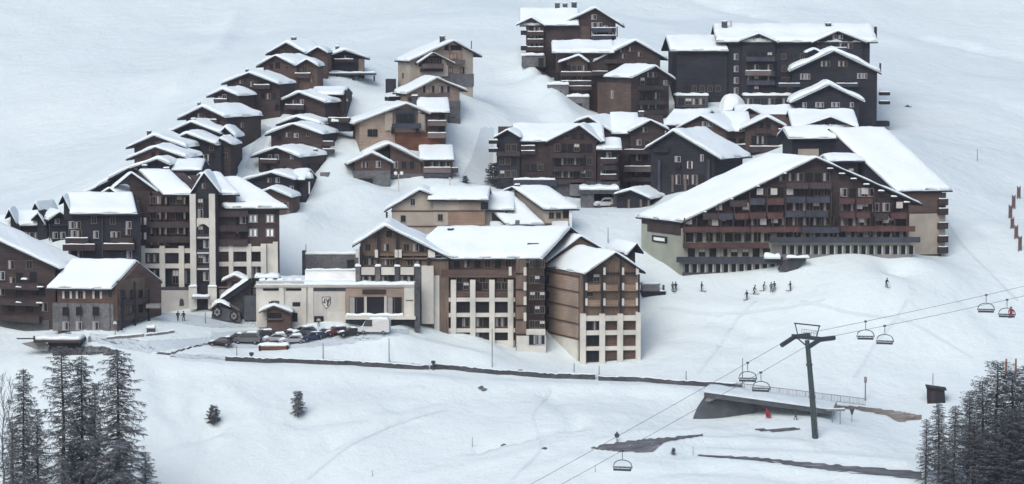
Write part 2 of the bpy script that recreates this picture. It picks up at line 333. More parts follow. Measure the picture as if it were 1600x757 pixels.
class Bld:
    def __init__(s, name, label, cat, px, py, Y, deg=0, group=None, base=True):
        s.fr = Frame(px, py, Y, deg); s.root = empty(name, s.fr.O.copy(), label, cat, group); s.name = name
        s.rng = random.Random(hash(label) % 1 + len(label) * 7 + int(px) * 13 + int(py))
        if base: ctrl((px, py, Y))
        s.last_roof = None; s.nw = 0
    def frame(s, px, py, Y, deg=0): return Frame(px, py, Y, deg)
    def side(s, fr, px, k=0, right=True):
        """frame of the side wall that starts at facade pixel px and runs back"""
        x, _ = fr.px(px, 0)
        a = math.atan2(1, k)
        return Frame(0, 0, 0, O=fr.w(x, 0, 0), th=(fr.th + a) if right else (fr.th + a + math.pi))
    def mbobj(s, name, mb, smooth=False, parent=None): return mb.obj(name, parent or s.root, smooth=smooth)
    # roof from a profile: M(a,e,z) -> world
    def roof(s, prof, e0, e1, M, roofmat='beam', snow=0.55, edge='bargeboard', thick=0.3):
        mb = MB()
        low = [(a, z - thick) for a, z in prof][::-1]
        mb.prism(prof + low, M, e0, e1, roofmat)
        ro = mb.obj('roof', s.root); s.last_roof = ro
        if edge:                                   # light rake boards on the front edge
            b2 = MB(); low2 = [(a, z - thick * .8) for a, z in prof][::-1]
            b2.prism([(a, z - .02) for a, z in prof] + low2, M, e0 - .09, e0 - .005, edge); b2.obj('bargeboard', ro)
        if snow:
            pr = np.array(prof); seg = np.r_[0, np.cumsum(np.hypot(*np.diff(pr, axis=0).T))]; L = seg[-1]
            na = max(10, int(L / 0.7)); ne = max(6, int((e1 - e0) / 0.9))
            def spread(n): # denser near both ends
                u = np.linspace(0, 1, n); return np.r_[0, 0.012, 0.035, u[1:-1] * 0.9 + 0.05, 0.965, 0.988, 1]
            A = spread(na) * L; E = spread(ne) * (e1 - e0)
            rs = np.random.RandomState(s.rng.randint(0, 9999)); ph = rs.rand(6) * 6.28
            vs = []; nA, nE = len(A), len(E)
            for a in A:
                x = np.interp(a, seg, pr[:, 0]); z = np.interp(a, seg, pr[:, 1])
                # round off ridge and valley lines
                z = 0.5 * z + 0.25 * (np.interp(max(0, a - .5), seg, pr[:, 1]) + np.interp(min(L, a + .5), seg, pr[:, 1]))
                for e in E:
                    d = min(a, L - a, e, e1 - e0 - e)
                    f = math.sqrt(max(0.0, 1 - (1 - min(1, d / 0.55)) ** 2))
                    n = 0.16 * math.sin(a * .9 + ph[0] + .5 * math.sin(e * .7)) + 0.12 * math.sin(e * .8 + ph[1] + a * .3) + 0.08 * math.sin(e * 2.1 + a * 1.7 + ph[2])
                    h = snow * (0.1 + 0.9 * f) * (1 + n)
                    lip = .13 * math.sin(e * 1.1 + ph[3]) + .09 * math.sin(e * 2.9 + ph[4]) + .06 * math.sin(e * 6.1 + ph[5])
                    vs.append(M(x + ((0.03 - lip) * max(0, 1 - a / .5) + (lip - 0.03) * max(0, 1 - (L - a) / .5)), e0 + e + (.04 if e < .01 else -.04 if e > e1 - e0 - .01 else 0), z + h))
            for a in A:   # skirt bottom row handled by boundary
                pass
            fs = [(i * nE + j, (i + 1) * nE + j, (i + 1) * nE + j + 1, i * nE + j + 1) for i in range(nA - 1) for j in range(nE - 1)]
            # boundary skirt down onto the roof
            ring = [i * nE for i in range(nA)] + [(nA - 1) * nE + j for j in range(1, nE)] + [i * nE + nE - 1 for i in range(nA - 2, -1, -1)] + [j for j in range(nE - 2, 0, -1)]
            o = len(vs)
            def prz(a): return np.interp(a, seg, pr[:, 1])
            for r in ring:
                i, j = divmod(r, nE); a = A[i]
                vs.append(M(np.interp(a, seg, pr[:, 0]), e0 + E[j], prz(a) + .004))
            m = len(ring)
            fs += [(ring[i], ring[(i + 1) % m], o + (i + 1) % m, o + i) for i in range(m)]
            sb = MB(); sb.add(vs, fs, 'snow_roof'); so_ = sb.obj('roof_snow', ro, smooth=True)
        return ro
    def gable(s, fr, el, ap, er, wl, wr, d, base=None, k=0, wall='wood_dark', roof='beam', oh=0.9, back=0.5, snow=0.5, drop=4.0, edge='bargeboard', wname='wall', zroof=0.0):
        T = lambda x, y, z: fr.w(x + k * y, y, z)
        prof = [fr.px(*el), fr.px(*ap), fr.px(*er)]
        xl = fr.px(wl, 0)[0]; xr = fr.px(wr, 0)[0]; zb = (fr.px(wl, base)[1] if base is not None else 0) - drop
        Rl = lambda x: float(np.interp(x, [p[0] for p in prof], [p[1] for p in prof])) - .25
        poly = [(xl, zb), (xr, zb), (xr, Rl(xr)), (prof[1][0], Rl(prof[1][0])), (xl, Rl(xl))]
        if not (xl < prof[1][0] < xr): poly = [(xl, zb), (xr, zb), (xr, Rl(xr)), (xl, Rl(xl))]
        mb = MB(); mb.prism(poly, lambda a, e, z: T(a, e, z), 0, d, wall); s.last_wall = mb.obj(wname, s.root)
        s.roof(prof, -oh, d + back, lambda a, e, z: T(a, e, z), roof, snow, edge)
        return prof
    def eave(s, fr, eL, eR, ridge, r, wl, wr, base=None, k=0, wall='wood_dark', roof='beam', oh=0.9, snow=0.5, drop=4.0, edge=None, back=1.0, kw=None):
        """ridge runs along the facade; eL/eR are the ends of the front eave, ridge the photo row of the ridge"""
        T = lambda x, y, z: fr.w(x + k * y, y, z)
        xL, ze = fr.px(*eL); xR, _ = fr.px(*eR); xm = (xL + xR) / 2
        q = T(xm, r, 0); xp = (eL[0] + eR[0]) / 2; zr = P(xp, ridge, q.y).z - fr.O.z
        sl = (zr - ze) / (r + oh)
        prof = [(-oh, ze), (r, zr), (r + r * back + oh * min(1, back * 2), zr - sl * (r * back + oh * min(1, back * 2)))]
        xl = fr.px(wl, 0)[0]; xr = fr.px(wr, 0)[0]; zb = (fr.px(wl, base)[1] if base is not None else 0) - drop
        yb = r + r * back
        poly = [(0, zb), (yb, zb), (yb, zr - sl * r * back - .25), (r, zr - .25), (0, ze + sl * oh - .25)]
        kk = k if kw is None else kw; mb = MB(); mb.prism(poly, lambda a, e, z: fr.w(e + kk * a, a, z), xl, xr, wall); s.last_wall = mb.obj('wall', s.root)
        s.roof(prof, xL, xR, lambda a, e, z: T(e, a, z), roof, snow, edge)
        return prof, zr
    def box(s, name, fr, x0, x1, yt, yb, y0, y1, m, k=0, parent=None, smooth=False):
        xm = (x0 + x1) / 2; a = fr.px(x0, yt)[0]; b_ = fr.px(x1, yb)[0]; zt = fr.px(xm, yt)[1]; zb = fr.px(xm, yb)[1]
        mb = MB(); mb.fbox(fr, min(a, b_), max(a, b_), y0, y1, zb, zt, m, k); return mb.obj(name, parent or s.root, smooth=smooth)
    def cap(s, fr, x0, x1, yt, t, y0, y1, k=0, parent=None, name='snow_cap'):
        """a soft pillow of snow on a ledge"""
        a, z = fr.px(x0, yt); b_, _ = fr.px(x1, yt); a, b_ = min(a, b_), max(a, b_); mb = MB()
        pillow(mb, lambda x, y, zz: fr.w(x + k * y, y, z + zz), a, b_, y0, y1, t, 'snow_roof'); return mb.obj(name, parent or s.root, smooth=True)
    def win(s, fr, px, py, w, h, style='wood', y=0.0, parent=None):
        if s.nw >= 98: return
        s.nw += 1
        x, z = fr.px(px, py); a, pn, sh = win_mesh(w, h, style)
        o = bpy.data.objects.new('window', a); COL.objects.link(o); o.parent = parent or s.root
        o.location = fr.w(x, y - 0.012, z) - wloc(o.parent); o.rotation_euler = (0, 0, fr.th)
        q = bpy.data.objects.new('pane', pn); COL.objects.link(q); q.parent = o
        if sh: t = bpy.data.objects.new('shutter', sh); COL.objects.link(t); t.parent = o
        return o
    def row(s, fr, x0, x1, n, py, w, h, styles=('wood',), y=0.0, jit=0.0):
        for i in range(n):
            t = (i + .5) / n
            st = s.rng.choice(styles); st = 'blind' if st == 'dark' and s.rng.random() < .22 else st
            s.win(fr, x0 + (x1 - x0) * t + s.rng.uniform(-jit, jit), py, w, h, st, y)
    def bal(s, fr, x0, x1, py, h=1.0, dep=1.2, m='rail_wood', snow=True, slab=True):
        """balcony: py is the photo row of its top rail"""
        a, z = fr.px(x0, py); b_, _ = fr.px(x1, py); mb = MB()
        mb.fbox(fr, a, b_, -dep, -dep + .08, z - h + .1, z - .06, m)
        mb.fbox(fr, a, a + .07, -dep + .08, -.01, z - h + .1, z - .06, m); mb.fbox(fr, b_ - .07, b_, -dep + .08, -.01, z - h + .1, z - .06, m)
        mb.fbox(fr, a - .04, b_ + .04, -dep - .03, -dep + .12, z - .06, z + .03, m)
        if slab: mb.fbox(fr, a, b_, -dep, -.01, z - h - .1, z - h + .1, m)
        n = max(2, int((b_ - a) / 2.5))
        for i in range(n + 1):
            x = a + (b_ - a) * i / n; mb.fbox(fr, x - .06, x + .06, -dep - .05, -dep - .005, z - h, z - .06, m)
        o = mb.obj('balcony', s.root)
        if snow:
            sb = MB(); pillow(sb, lambda x, y, zz: fr.w(x, y, z + .035 + zz), a, b_, -dep - .05, -dep + .16, 0.18, 'snow_roof'); sb.obj('balcony_snow', o, smooth=True)
        return o
    def chim(s, px, py, Y, w=0.9, h=2.0, m='stone_dark', parent=None):
        p = P(px, py, Y); mb = MB(); x = w / 2
        mb.box(p.x - x, p.x + x, p.y - x, p.y + x, p.z - h, p.z - .3, m)
        mb.box(p.x - x * 1.2, p.x + x * 1.2, p.y - x * 1.2, p.y + x * 1.2, p.z - .22, p.z - .12, m)
        for sx in (-1, 1): mb.box(p.x + sx * x * .7 - .08, p.x + sx * x * .7 + .08, p.y - x * .8, p.y + x * .8, p.z - .3, p.z - .22, m)
        o = mb.obj("chimney", s.root)
        sb = MB(); pillow(sb, lambda a, b, zz: Vector((p.x + a, p.y + b, p.z - .12 + zz)), -x * 1.15, x * 1.15, -x * 1.15, x * 1.15, 0.3, 'snow_roof'); sb.obj('chimney_snow', o, smooth=True)
        return o
def pillow(mb, T, x0, x1, y0, y1, t, m, nx=None, ny=5):
    nx = nx or max(5, min(24, int((x1 - x0) / .5))); vs = []; W = x1 - x0; D = y1 - y0; e = min(.4, W * .45, D * .45)
    us = [0, .02, .07] + [i / nx for i in range(1, nx)] + [.93, .98, 1]; us = sorted(set(us)); ws = [0, .06, .2, .5, .8, .94, 1]
    for u in us:
        for v in ws:
            d = min(u * W, (1 - u) * W, v * D, (1 - v) * D); f = math.sqrt(max(0, 1 - (1 - min(1, d / e)) ** 2))
            z = t * f * (1 + .18 * math.sin(u * W * 1.9 + x0 * 3) + .1 * math.sin(u * W * 4.3 + v * 3))
            vs.append(T(x0 + u * W, y0 + v * D, z))
    n = len(ws); fs = [(i * n + j, (i + 1) * n + j, (i + 1) * n + j + 1, i * n + j + 1) for i in range(len(us) - 1) for j in range(n - 1)]
    ring = [i * n for i in range(len(us))] + [(len(us) - 1) * n + j for j in range(1, n)] + [i * n + n - 1 for i in range(len(us) - 2, -1, -1)] + [j for j in range(n - 2, 0, -1)]
    mb.add(vs, fs + [ring[::-1]], m)
# ---------------------------------------------------------------- small dark chalets on the left
GL = 'dark wooden chalets stepping up the slope'
def chalet(label, Y, deg, el, ap, er, wl, wr, base, d, wall='wood_dark', bal=None, wins=(), sidewins=(), chim=None, edge=None, snow=0.62, k=0, name='chalet', group=GL, stone=None, roof='beam'):
    b = Bld(name, label, 'chalet', (wl + wr) / 2, base, Y, deg, group)
    b.gable(b.fr, el, ap, er, wl, wr, d, base, k=k, wall=wall, edge=edge, snow=snow, roof=roof)
    for x, y, w, h, st in wins: b.win(b.fr, x, y, w, h, st)
    if bal:
        for q in bal: b.bal(b.fr, *q)
    if sidewins:
        sf = b.side(b.fr, wr if deg < 0 else wl, k, deg < 0)
        for x, y, w, h, st in sidewins: b.win(sf, x, y, w, h, st)
    if chim: 
        for c in chim: b.chim(c[0], c[1], Y + c[2], c[3], c[4])
    if stone: b.box('stone_base', b.fr, wl - 1, wr + 1, stone, base, -.15, d * .5, 'stone_dark')
    return b
c = chalet('topmost dark chalet of the left row, with a tall chimney and small cross gable', 596, -27, (418, 85), (450, 67), (481, 84), 424, 478, 126, 9, 'wood_dark', wins=[(441, 82, .8, .8, 'wood'), (455, 95, .9, 1, 'wood')], chim=[(459, 58, 5, 1.1, 2.6)])
f2 = c.frame(497, 110, 594.5, -5); c.gable(f2, (480, 84), (497, 74), (513, 83), 483, 511, 7, 112, wall='wood_brown', edge=None); c.win(f2, 492, 94, .8, .9)
c = chalet('dark chalet at the right end of the top row, above a raised snow-covered deck', 602, 14, (514, 87), (537, 79), (577, 92), 519, 569, 116, 8, 'wood_black', bal=[(521, 551, 93, .5, 1.0, 'rail_wood')], wins=[(530, 90, .8, .8, 'dark'), (541, 90, .8, .8, 'curt'), (560, 105, .8, 1.4, 'dark')], chim=[(527, 72, 3, .8, 2.2)])
c.box('corner_post', c.fr, 560, 568, 92, 114, -.5, -.1, 'frame_wood')
dk = c.box('deck', c.fr, 492, 582, 114.5, 117, -4.5, -.02, 'rail_grey'); c.cap(c.fr, 492, 582, 114.3, .3, -4.5, -.1, parent=dk, name='deck_snow')
for x in (496, 520, 545, 578): c.box('deck_post', c.fr, x, x + 2, 117.4, 126, -4.3, -4.0, 'beam')
st = c.frame(540, 130, 597, 0)
mb = MB(); a = st.px(545, 119); q = st.px(534, 142)
mb.hexa([st.w(q[0], 0, q[1] - .3), st.w(q[0] + 1.6, 0, q[1] - .3), st.w(a[0] + 1.6, 2, a[1] - .3), st.w(a[0], 2, a[1] - .3), st.w(q[0], 0, q[1]), st.w(q[0] + 1.6, 0, q[1]), st.w(a[0] + 1.6, 2, a[1]), st.w(a[0], 2, a[1])], 'metal_grey'); mb.obj('outside_stair', c.root)
c = chalet('broad brown chalet below the top left one, with a snowy dormer on its right', 584, -24, (403, 104), (433, 87), (464, 103), 411, 463, 140, 9.5, 'wood_brown', wins=[(434, 102, .9, 1, 'dark'), (424, 104, .7, .8, 'dark'), (448, 106, .7, .8, 'wood')], chim=None)
f2 = c.frame(488, 132, 582.5, -8); c.gable(f2, (464, 103), (480, 93), (499, 104), 466, 495, 6, 140, wall='wood_brown', edge=None, snow=.6); c.bal(f2, 462, 487, 115, .9, 1, 'rail_wood'); c.box('corner_post', f2, 486, 489, 117, 129, -.6, -.2, 'frame_wood'); c.win(f2, 476, 108, .9, 1)
c = chalet('dark chalet with a snow-lined balcony rail under its wide left gable, fourth from the top', 574, -17, (348, 131), (391, 114), (438, 132), 354, 436, 190, 8.5, 'wood_dark', bal=[(399, 424, 133, .7, 1, 'rail_wood')], wins=[(377, 128, .7, .7, 'curt'), (394, 132, .7, 1, 'curt'), (411, 150, .7, 1.1, 'dark'), (420, 151, .7, 1.1, 'curt'), (428, 150, .7, 1.1, 'dark'), (407, 131, .8, .8, 'dark'), (370, 160, .9, 1, 'dark'), (395, 165, .9, 1, 'dark'), (433, 168, .7, 1, 'dark')], chim=[(386, 108, 4, .6, 1.5)])
c = chalet('small low chalet with one white-edged balcony window, left of the wide balconied chalet', 568, -27, (326, 151), (351, 140), (376, 150), 333, 373, 188, 6, 'wood_dark', bal=[(338, 358, 155, .5, .9, 'rail_wood')], wins=[(351, 152, .8, 1, 'white'), (344, 154, .8, .6, 'wcurt')])
c = chalet('wide dark chalet with two little roof vents standing at the left edge of the row', 556, -33, (281, 186), (320, 167), (356, 184), 289, 353, 226, 11, 'wood_dark', bal=[(304, 331, 186, .6, 1.0, 'rail_wood'), (331, 344, 187, .5, 1.2, 'rail_wood')], wins=[(312, 181, .8, .8, 'curt'), (325, 181, .8, .8, 'dark'), (330, 205, .9, 1, 'dark')], sidewins=[(368, 196, .8, .9, 'dark'), (378, 196, .8, .9, 'curt')], chim=[(311, 160, 4, .6, 1.6), (378, 171, 6, .5, 1.4)])
c = chalet('dark chalet whose roof peeks out left behind a twin roof with round snow lumps', 549, -16, (263, 208), (301, 191), (348, 209), 270, 344, 240, 8, 'wood_black', wins=[(300, 203, .7, .7, 'dark')], chim=[(302, 185, 1, .9, 1.6)])
f2 = c.frame(356, 240, 548, -10); c.gable(f2, (345, 208), (353, 199), (370, 215), 346, 366, 5, 240, wall='wood_dark', edge=None, snow=.7); c.bal(f2, 350, 364, 212, .7, 1.1)
c = chalet('tall dark chalet with three snow-topped balconies stacked at its left corner', 541, -14, (280, 214), (294, 209), (342, 227), 296, 343, 264, 9, 'wood_black', wins=[(322, 247, .5, 1.3, 'shut'), (333, 244, .8, .9, 'dark'), (308, 235, .7, .8, 'dark'), (331, 232, .8, .8, 'wood')])
f2 = c.frame(350, 262, 541.5, -8); c.gable(f2, (342, 222), (344, 216), (366, 227), 344, 358, 6, 262, wall='wood_dark', edge=None); c.win(f2, 352, 243, .8, .9)
for y in (222, 240, 258): c.bal(c.fr, 297, 306, y, .8, 1.6, 'beam', True)
c = chalet('uppermost of the three tightly stacked gables at the lower end of the left row', 536, -13, (199, 231), (243, 212), (294, 231), 207, 290, 256, 8, 'wood_dark', wins=[(238, 224, .7, .7, 'dark'), (250, 225, .7, .7, 'wood')], chim=[(233, 204, 5, .8, 1.9)])
c = chalet('middle of the three tightly stacked gables at the lower end of the left row', 528, -13, (199, 249), (245, 230), (294, 247), 207, 290, 274, 8, 'wood_brown', wins=[(240, 242, .7, .7, 'dark'), (252, 242, .7, .7, 'dark')])
c = chalet('lowest and smallest of the three stacked gables, half hidden behind the cream tower building', 521, -8, (204, 263), (247, 249), (268, 258), 212, 264, 290, 6, 'wood_black', wins=[(247, 256, .7, .6, 'dark')])
f2 = c.frame(288, 285, 521, 0); c.eave(f2, (268, 266), (316, 268), 250, 6, 271, 312, 285, wall='wood_black', snow=.5)
for i, (lx, ly, ax, ay, rx, ry, Y, t) in enumerate([(128, 305, 163, 287, 200, 298, 531, 'leftmost half-hidden roof poking out left of the cream tower building'), (152, 292, 186, 275, 222, 288, 527, 'half-hidden roof just above the leftmost one beside the cream tower building'), (170, 280, 204, 262, 232, 272, 524, 'highest of the half-hidden roofs left of the cream tower building')]):
    c = chalet(t, Y, -8, (lx, ly), (ax, ay), (rx, ry), lx + 7, rx - 5, ly + 20, 6, 'wood_black', wins=[(ax, ay + 7, .6, .6, 'dark')], snow=.7)
# second column, between the left row and the tan chalets
c = chalet('large dark chalet with a white corner post, uppermost of the middle column', 572, -22, (430, 162), (470, 145), (512, 161), 436, 507, 186, 9.5, 'wood_dark', bal=[(449, 478, 164, .8, 1.1, 'rail_wood')], wins=[(460, 160, .7, .9, 'curt'), (472, 160, .7, .9, 'wcurt'), (463, 174, .8, .9, 'dark'), (475, 174, .8, .9, 'dark')], sidewins=[(528, 174, .7, 1.1, 'wood')])
c.box('corner_post', c.fr, 434, 440, 164, 182, -.5, -.12, 'cream'); f2 = c.frame(520, 170, 576, -6); c.eave(f2, (484, 148), (538, 156), 138, 5, 490, 537, 175, wall='wood_dark', snow=.5); c.box('flue', c.frame(540, 176, 576), 538.5, 541, 141, 178, -.15, .15, 'beam')
c = chalet('low dark chalet with a dark annex, tucked right under the uppermost middle-column chalet', 563, -16, (433, 195), (465, 183), (503, 195), 440, 500, 210, 7, 'wood_black', wins=[(466, 191, .6, .6, 'dark')])
f2 = c.frame(530, 205, 563, -6); c.box('annex', f2, 513, 548, 186, 206, 0, 6, 'wood_black'); c.bal(f2, 514, 548, 184.5, .8, 1.2, 'wood_dark'); c.cap(f2, 519, 531, 190, .9, -1.3, -.2)
c = chalet('dark chalet with a round-topped snow roof and faint windows, third in the middle column', 556, -17, (416, 211), (460, 194), (506, 210), 422, 502, 242, 8.5, 'wood_dark', wins=[(450, 211, .8, .9, 'curt'), (463, 212, .8, .7, 'wcurt'), (482, 210, .8, .8, 'wood'), (436, 216, .9, .9, 'dark'), (470, 226, .8, .9, 'dark')], sidewins=[(508, 222, .8, .8, 'dark')])
f2 = c.frame(518, 236, 556, -6); c.bal(f2, 505, 523, 221, .8, 1.6); c.bal(f2, 505, 523, 233, .8, 1.6, 'rail_wood')
c = chalet('big dark chalet with a stone ground floor and white-framed balcony, fourth in the middle column', 548, -27, (395, 245), (435, 231), (472, 246), 402, 470, 290, 9.5, 'wood_dark', bal=[(410, 437, 249, .6, 1, 'rail_wood')], wins=[(422, 246, .7, .9, 'white'), (433, 246, .7, .9, 'white'), (456, 246, .6, .6, 'wcurt'), (420, 262, .8, .9, 'dark'), (445, 264, .8, .9, 'dark')], sidewins=[(483, 262, .6, 1.2, 'dark'), (498, 262, .6, 1.2, 'dark')], chim=[(493, 233, 4, .8, 1.5)], stone=271)
sf = c.side(c.fr, 470); c.box('stone_base', sf, 471, 507, 272, 292, -.15, .3, 'stone'); 
f2 = c.frame(510, 290, 549, -10); c.box('side_annex', f2, 500, 513, 270, 292, 0, 4, 'stone')
c = chalet('dark blue-black chalet with a solar strip on its snowy roof, fifth in the middle column', 540, -16, (378, 283), (426, 270), (463, 281), 385, 458, 312, 8, 'wood_black', wins=[(421, 282, .7, .8, 'curt'), (434, 282, .7, .9, 'wcurt'), (456, 294, .6, .7, 'wcurt'), (462, 300, .6, .5, 'curt')], chim=[(441, 267, 4, .5, .9), (466, 270, 5, .5, .9)])
f2 = c.frame(478, 310, 540, -10); c.eave(f2, (452, 281), (478, 281), 266, 4, 455, 476, 310, wall='wood_black'); c.cap(f2, 480, 488, 279, 1.1, -.6, 1); c.box('drainpipe', f2, 484, 486, 284, 303, -1.0, -.7, 'cream')
c = chalet('smallest brown chalet at the foot of the middle column, next to the cream tower building', 532, -10, (398, 305), (424, 295), (458, 309), 408, 454, 336, 6, 'wood_brown', wins=[(446, 320, .6, .8, 'shut')])
c.box('corner_post', c.fr, 449, 453, 318, 335, -.4, -.05, 'frame_wood')

# ---------------------------------------------------------------- tan chalets in the middle
GT = 'tan plastered chalets up the middle street'
b = Bld('chalet', 'tan chalet with a balcony under a small front gable, topmost in the middle street', 'chalet', 690, 134, 588, 22, GT)
b.gable(b.fr, (636, 96), (707, 64), (751, 88), 640, 739, 7.5, 134, wall='plaster_beige', roof='beam', edge='bargeboard')
b.box('stone_base', b.fr, 690, 740, 116, 136, -.2, 1, 'stone'); b.box('timber_panel', b.fr, 681, 723, 76, 115, -.08, -.01, 'wood_greige')
b.win(b.fr, 704, 110, .8, 1.2, 'dark'); b.win(b.fr, 722, 110, .8, 1.2, 'dark'); b.bal(b.fr, 696, 723, 94, .9, 1.3, 'bargeboard', False); b.win(b.fr, 708, 88, 1.6, 1.2, 'dark'); b.box('loggia', b.fr, 694, 721, 71, 79, -.1, -.01, 'beam'); b.box('king_post', b.fr, 700, 703, 70, 80, -.5, -.12, 'bargeboard')
f2 = b.frame(676, 125, 586.4, 22); b.gable(f2, (650, 99), (675, 82), (709, 99), 654, 700, 1.6, 120, wall='plaster_beige', edge='bargeboard', snow=.25, drop=0)
b.box('timber_panel', f2, 654, 690, 88, 104, -.06, -.01, 'beam'); 
for x in (656, 667, 675, 684): b.win(f2, x, 96, .7, 1.2, 'wood', -.05)
b.bal(f2, 658, 690, 100, .9, 1.2, 'bargeboard', False); b.box('corbel', f2, 656, 690, 107, 112, -.9, -.02, 'beam')
sf = b.side(b.fr, 640, 0, False); b.win(sf, 630, 118, .7, .9, 'wood'); b.chim(691, 56, 591, 1.1, 1.9); b.box('antenna_mast', b.frame(742, 80, 594), 736, 737.5, 64, 92, -1.5, -1.4, 'metal_dark'); f3 = b.frame(608, 130, 590); b.box('side_shed', f3, 603, 618, 124, 146, -2, 3, 'wood_black')
b = Bld('chalet', 'tan chalet with four narrow gable windows, second from the top in the middle street', 'chalet', 680, 196, 575, 22, GT)
b.gable(b.fr, (632, 147), (681, 122), (728, 142), 636, 718, 7, 196, wall='wood_greige', edge='bargeboard')
for x in (661, 675, 689, 699): b.win(b.fr, x, 140, .9, 1.3, 'curt')
b.box('cross_beam', b.fr, 650, 702, 147, 151, -.35, -.02, 'bargeboard'); b.box('stone_base', b.fr, 700, 719, 158, 197, -.15, 1, 'stone'); b.win(b.fr, 706, 164, .8, 1.2, 'dark'); b.win(b.fr, 707, 180, .7, 1, 'dark'); b.bal(b.fr, 638, 662, 152, .7, 1, 'rail_wood', False)
b.bal(b.frame(612, 160, 579, 22), 601, 617, 151, .8, 3, 'beam')
b = Bld('chalet', 'large tan chalet with a wide grey-brown balcony and rust-red lower boarding in the middle street', 'chalet', 612, 236, 560, 12, GT)
b.gable(b.fr, (550, 194), (634, 162), (671, 178), 561, 665, 9, 238, wall='wood_greige', edge='bargeboard')
b.box('rust_boarding', b.fr, 617, 688, 207, 236, -.12, 3, 'wood_rust')
b.win(b.fr, 578, 208, .8, 1.3, 'dark'); b.win(b.fr, 586, 208, .8, 1.3, 'dark'); b.box('timber_bay', b.fr, 618, 648, 171, 199, -.6, -.01, 'rail_grey')
f2 = b.frame(633, 195, 559.2, 12)
for x in (624, 633, 642): b.win(f2, x, 184, .8, 1.4, 'dark', -.05)
b.bal(b.fr, 612, 655, 193, .9, 1.8, 'rail_grey', False)
for x0, x1 in ((601, 613), (653, 663)): b.box('side_panel', b.fr, x0, x1, 177 if x0 > 640 else 176, 204, -.4, -.02, 'plaster_beige')
for x in (611, 650): b.box('bracket', b.fr, x, x + 4, 198, 209, -1.2, -.13, 'beam')
f3 = b.frame(684, 215, 562, 4); b.eave(f3, (652, 176), (703, 178), 155, 6.5, 664, 696, 220, wall='wood_brown', snow=.6); b.chim(648, 149, 567, 1.2, 1.8)
for y in (189, 208): b.bal(f3, 668, 697, y, .9, 1.5, 'bargeboard')
b.win(f3, 690, 184, .9, 1.1, 'dark'); b.win(f3, 690, 203, .9, 1.1, 'dark')
b = Bld('chalet', 'brown double-gabled chalet with garage doors, lowest in the middle street', 'chalet', 600, 296, 551, 8, GT)
b.gable(b.fr, (541, 257), (580, 239), (615, 255), 553, 609, 6, 292, wall='wood_brown', edge='bargeboard'); b.box('stone_base', b.fr, 552, 610, 267, 296, -.15, 2, 'stone')
for x in (567, 573): b.win(b.fr, x, 258, .6, 1.1, 'curt')
b.win(b.fr, 591, 257, .8, 1.2, 'wcurt')
def garage(bb, fr, x0, x1, y0, y1, y=-.2):
    a, zt = fr.px(x0, y0); c_, zb = fr.px(x1, y1); mb = MB(); mb.fbox(fr, a, c_, y - .06, y + .02, zb, zt, 'wood_black')
    for i in range(1, 4): mb.fbox(fr, a, c_, y - .09, y - .06, zb + (zt - zb) * i / 4 - .03, zb + (zt - zb) * i / 4 + .03, 'beam')
    mb.fbox(fr, a - .15, c_ + .15, y - .15, y - .08, zt, zt + .2, 'stone'); mb.obj('garage_door', bb.root)
garage(b, b.fr, 560, 582, 279, 296, -.2)
f2 = b.frame(632, 298, 553.5, 6); b.gable(f2, (565, 243), (607, 225), (661, 252), 609, 657, 9, 298, wall='wood_brown', edge='bargeboard', snow=.6)
garage(b, f2, 612, 642, 279, 300, -.06); b.box('stone_base', f2, 610, 660, 272, 300, -.05, 1, 'stone'); b.row(f2, 612, 650, 3, 258, .7, 1.2, ('wcurt', 'dark'))
f3 = b.frame(684, 300, 554, 3); b.eave(f3, (655, 250), (710, 250), 229, 7, 658, 707, 300, wall='wood_brown', snow=.5)
b.bal(f3, 662, 704, 262, .9, 1.2, 'bargeboard'); b.bal(f3, 662, 704, 270, .8, 1.0, 'rail_grey', False); b.row(f3, 662, 704, 4, 257, .8, 1.0, ('dark', 'curt')); garage(b, f3, 655, 702, 280, 300, -.06); b.bal(b.frame(711, 270, 556), 706, 716, 262, .9, 2)

# ---------------------------------------------------------------- upper right chalets and the big dark hotel
GR = 'dark multi-storey chalets of the upper quarter'
b = Bld('apartment_chalet', 'three-chimneyed dark chalet block, the highest building in the village', 'chalet', 890, 104, 628, 0, GR)
b.gable(b.fr, (868, 42), (930, 13), (976, 42), 874, 962, 11, 104, wall='wood_dark', edge=None, snow=.6)
b.box('brown_boarding', b.fr, 864, 922, 41, 104, -.25, 2, 'wood_brown')
f2 = b.frame(834, 104, 627, 0); b.eave(f2, (812, 40), (905, 41), 15, 7, 824, 905, 104, wall='wood_dark'); b.gable(b.frame(834, 104, 626.4, 0), (807, 39), (830, 28), (852, 41), 822, 850, 5, 104, wall='wood_brown', edge=None)
f2 = b.frame(834, 104, 626.4, 0)
for y in (50, 62, 74): b.bal(f2, 824, 849, y, .8, .9, 'wood_dark'); b.row(f2, 826, 848, 3, y - 4, .7, 1.1, ('dark', 'curt'))
for y in (48, 72): b.bal(b.frame(819, 90, 628), 814, 823, y, .9, 2.5, 'beam', True)
for x, y, w, h in ((928, 27, 1.0, 1.0), (928, 40, 1.0, 1.2), (937, 40, .9, 1.2), (928, 53, 1, 1.1), (946, 45, .8, 1.2), (954, 55, .8, 1)): b.win(b.fr, x, y, w, h, 'wcurt')
for y in (44, 56): b.bal(b.fr, 925, 962, y, .9, 1.3, 'rail_grey')
b.box('corner_post', b.fr, 957, 959, 42, 62, -1.3, -1.0, 'frame_wood'); b.box('corner_post', b.fr, 963, 965, 42, 58, -1.3, -1.0, 'frame_wood')
b.chim(871, 4, 634, 1.1, 2.6); b.chim(883, 5, 635, 1.1, 2); b.chim(897, 3, 636, 1.2, 2.2)
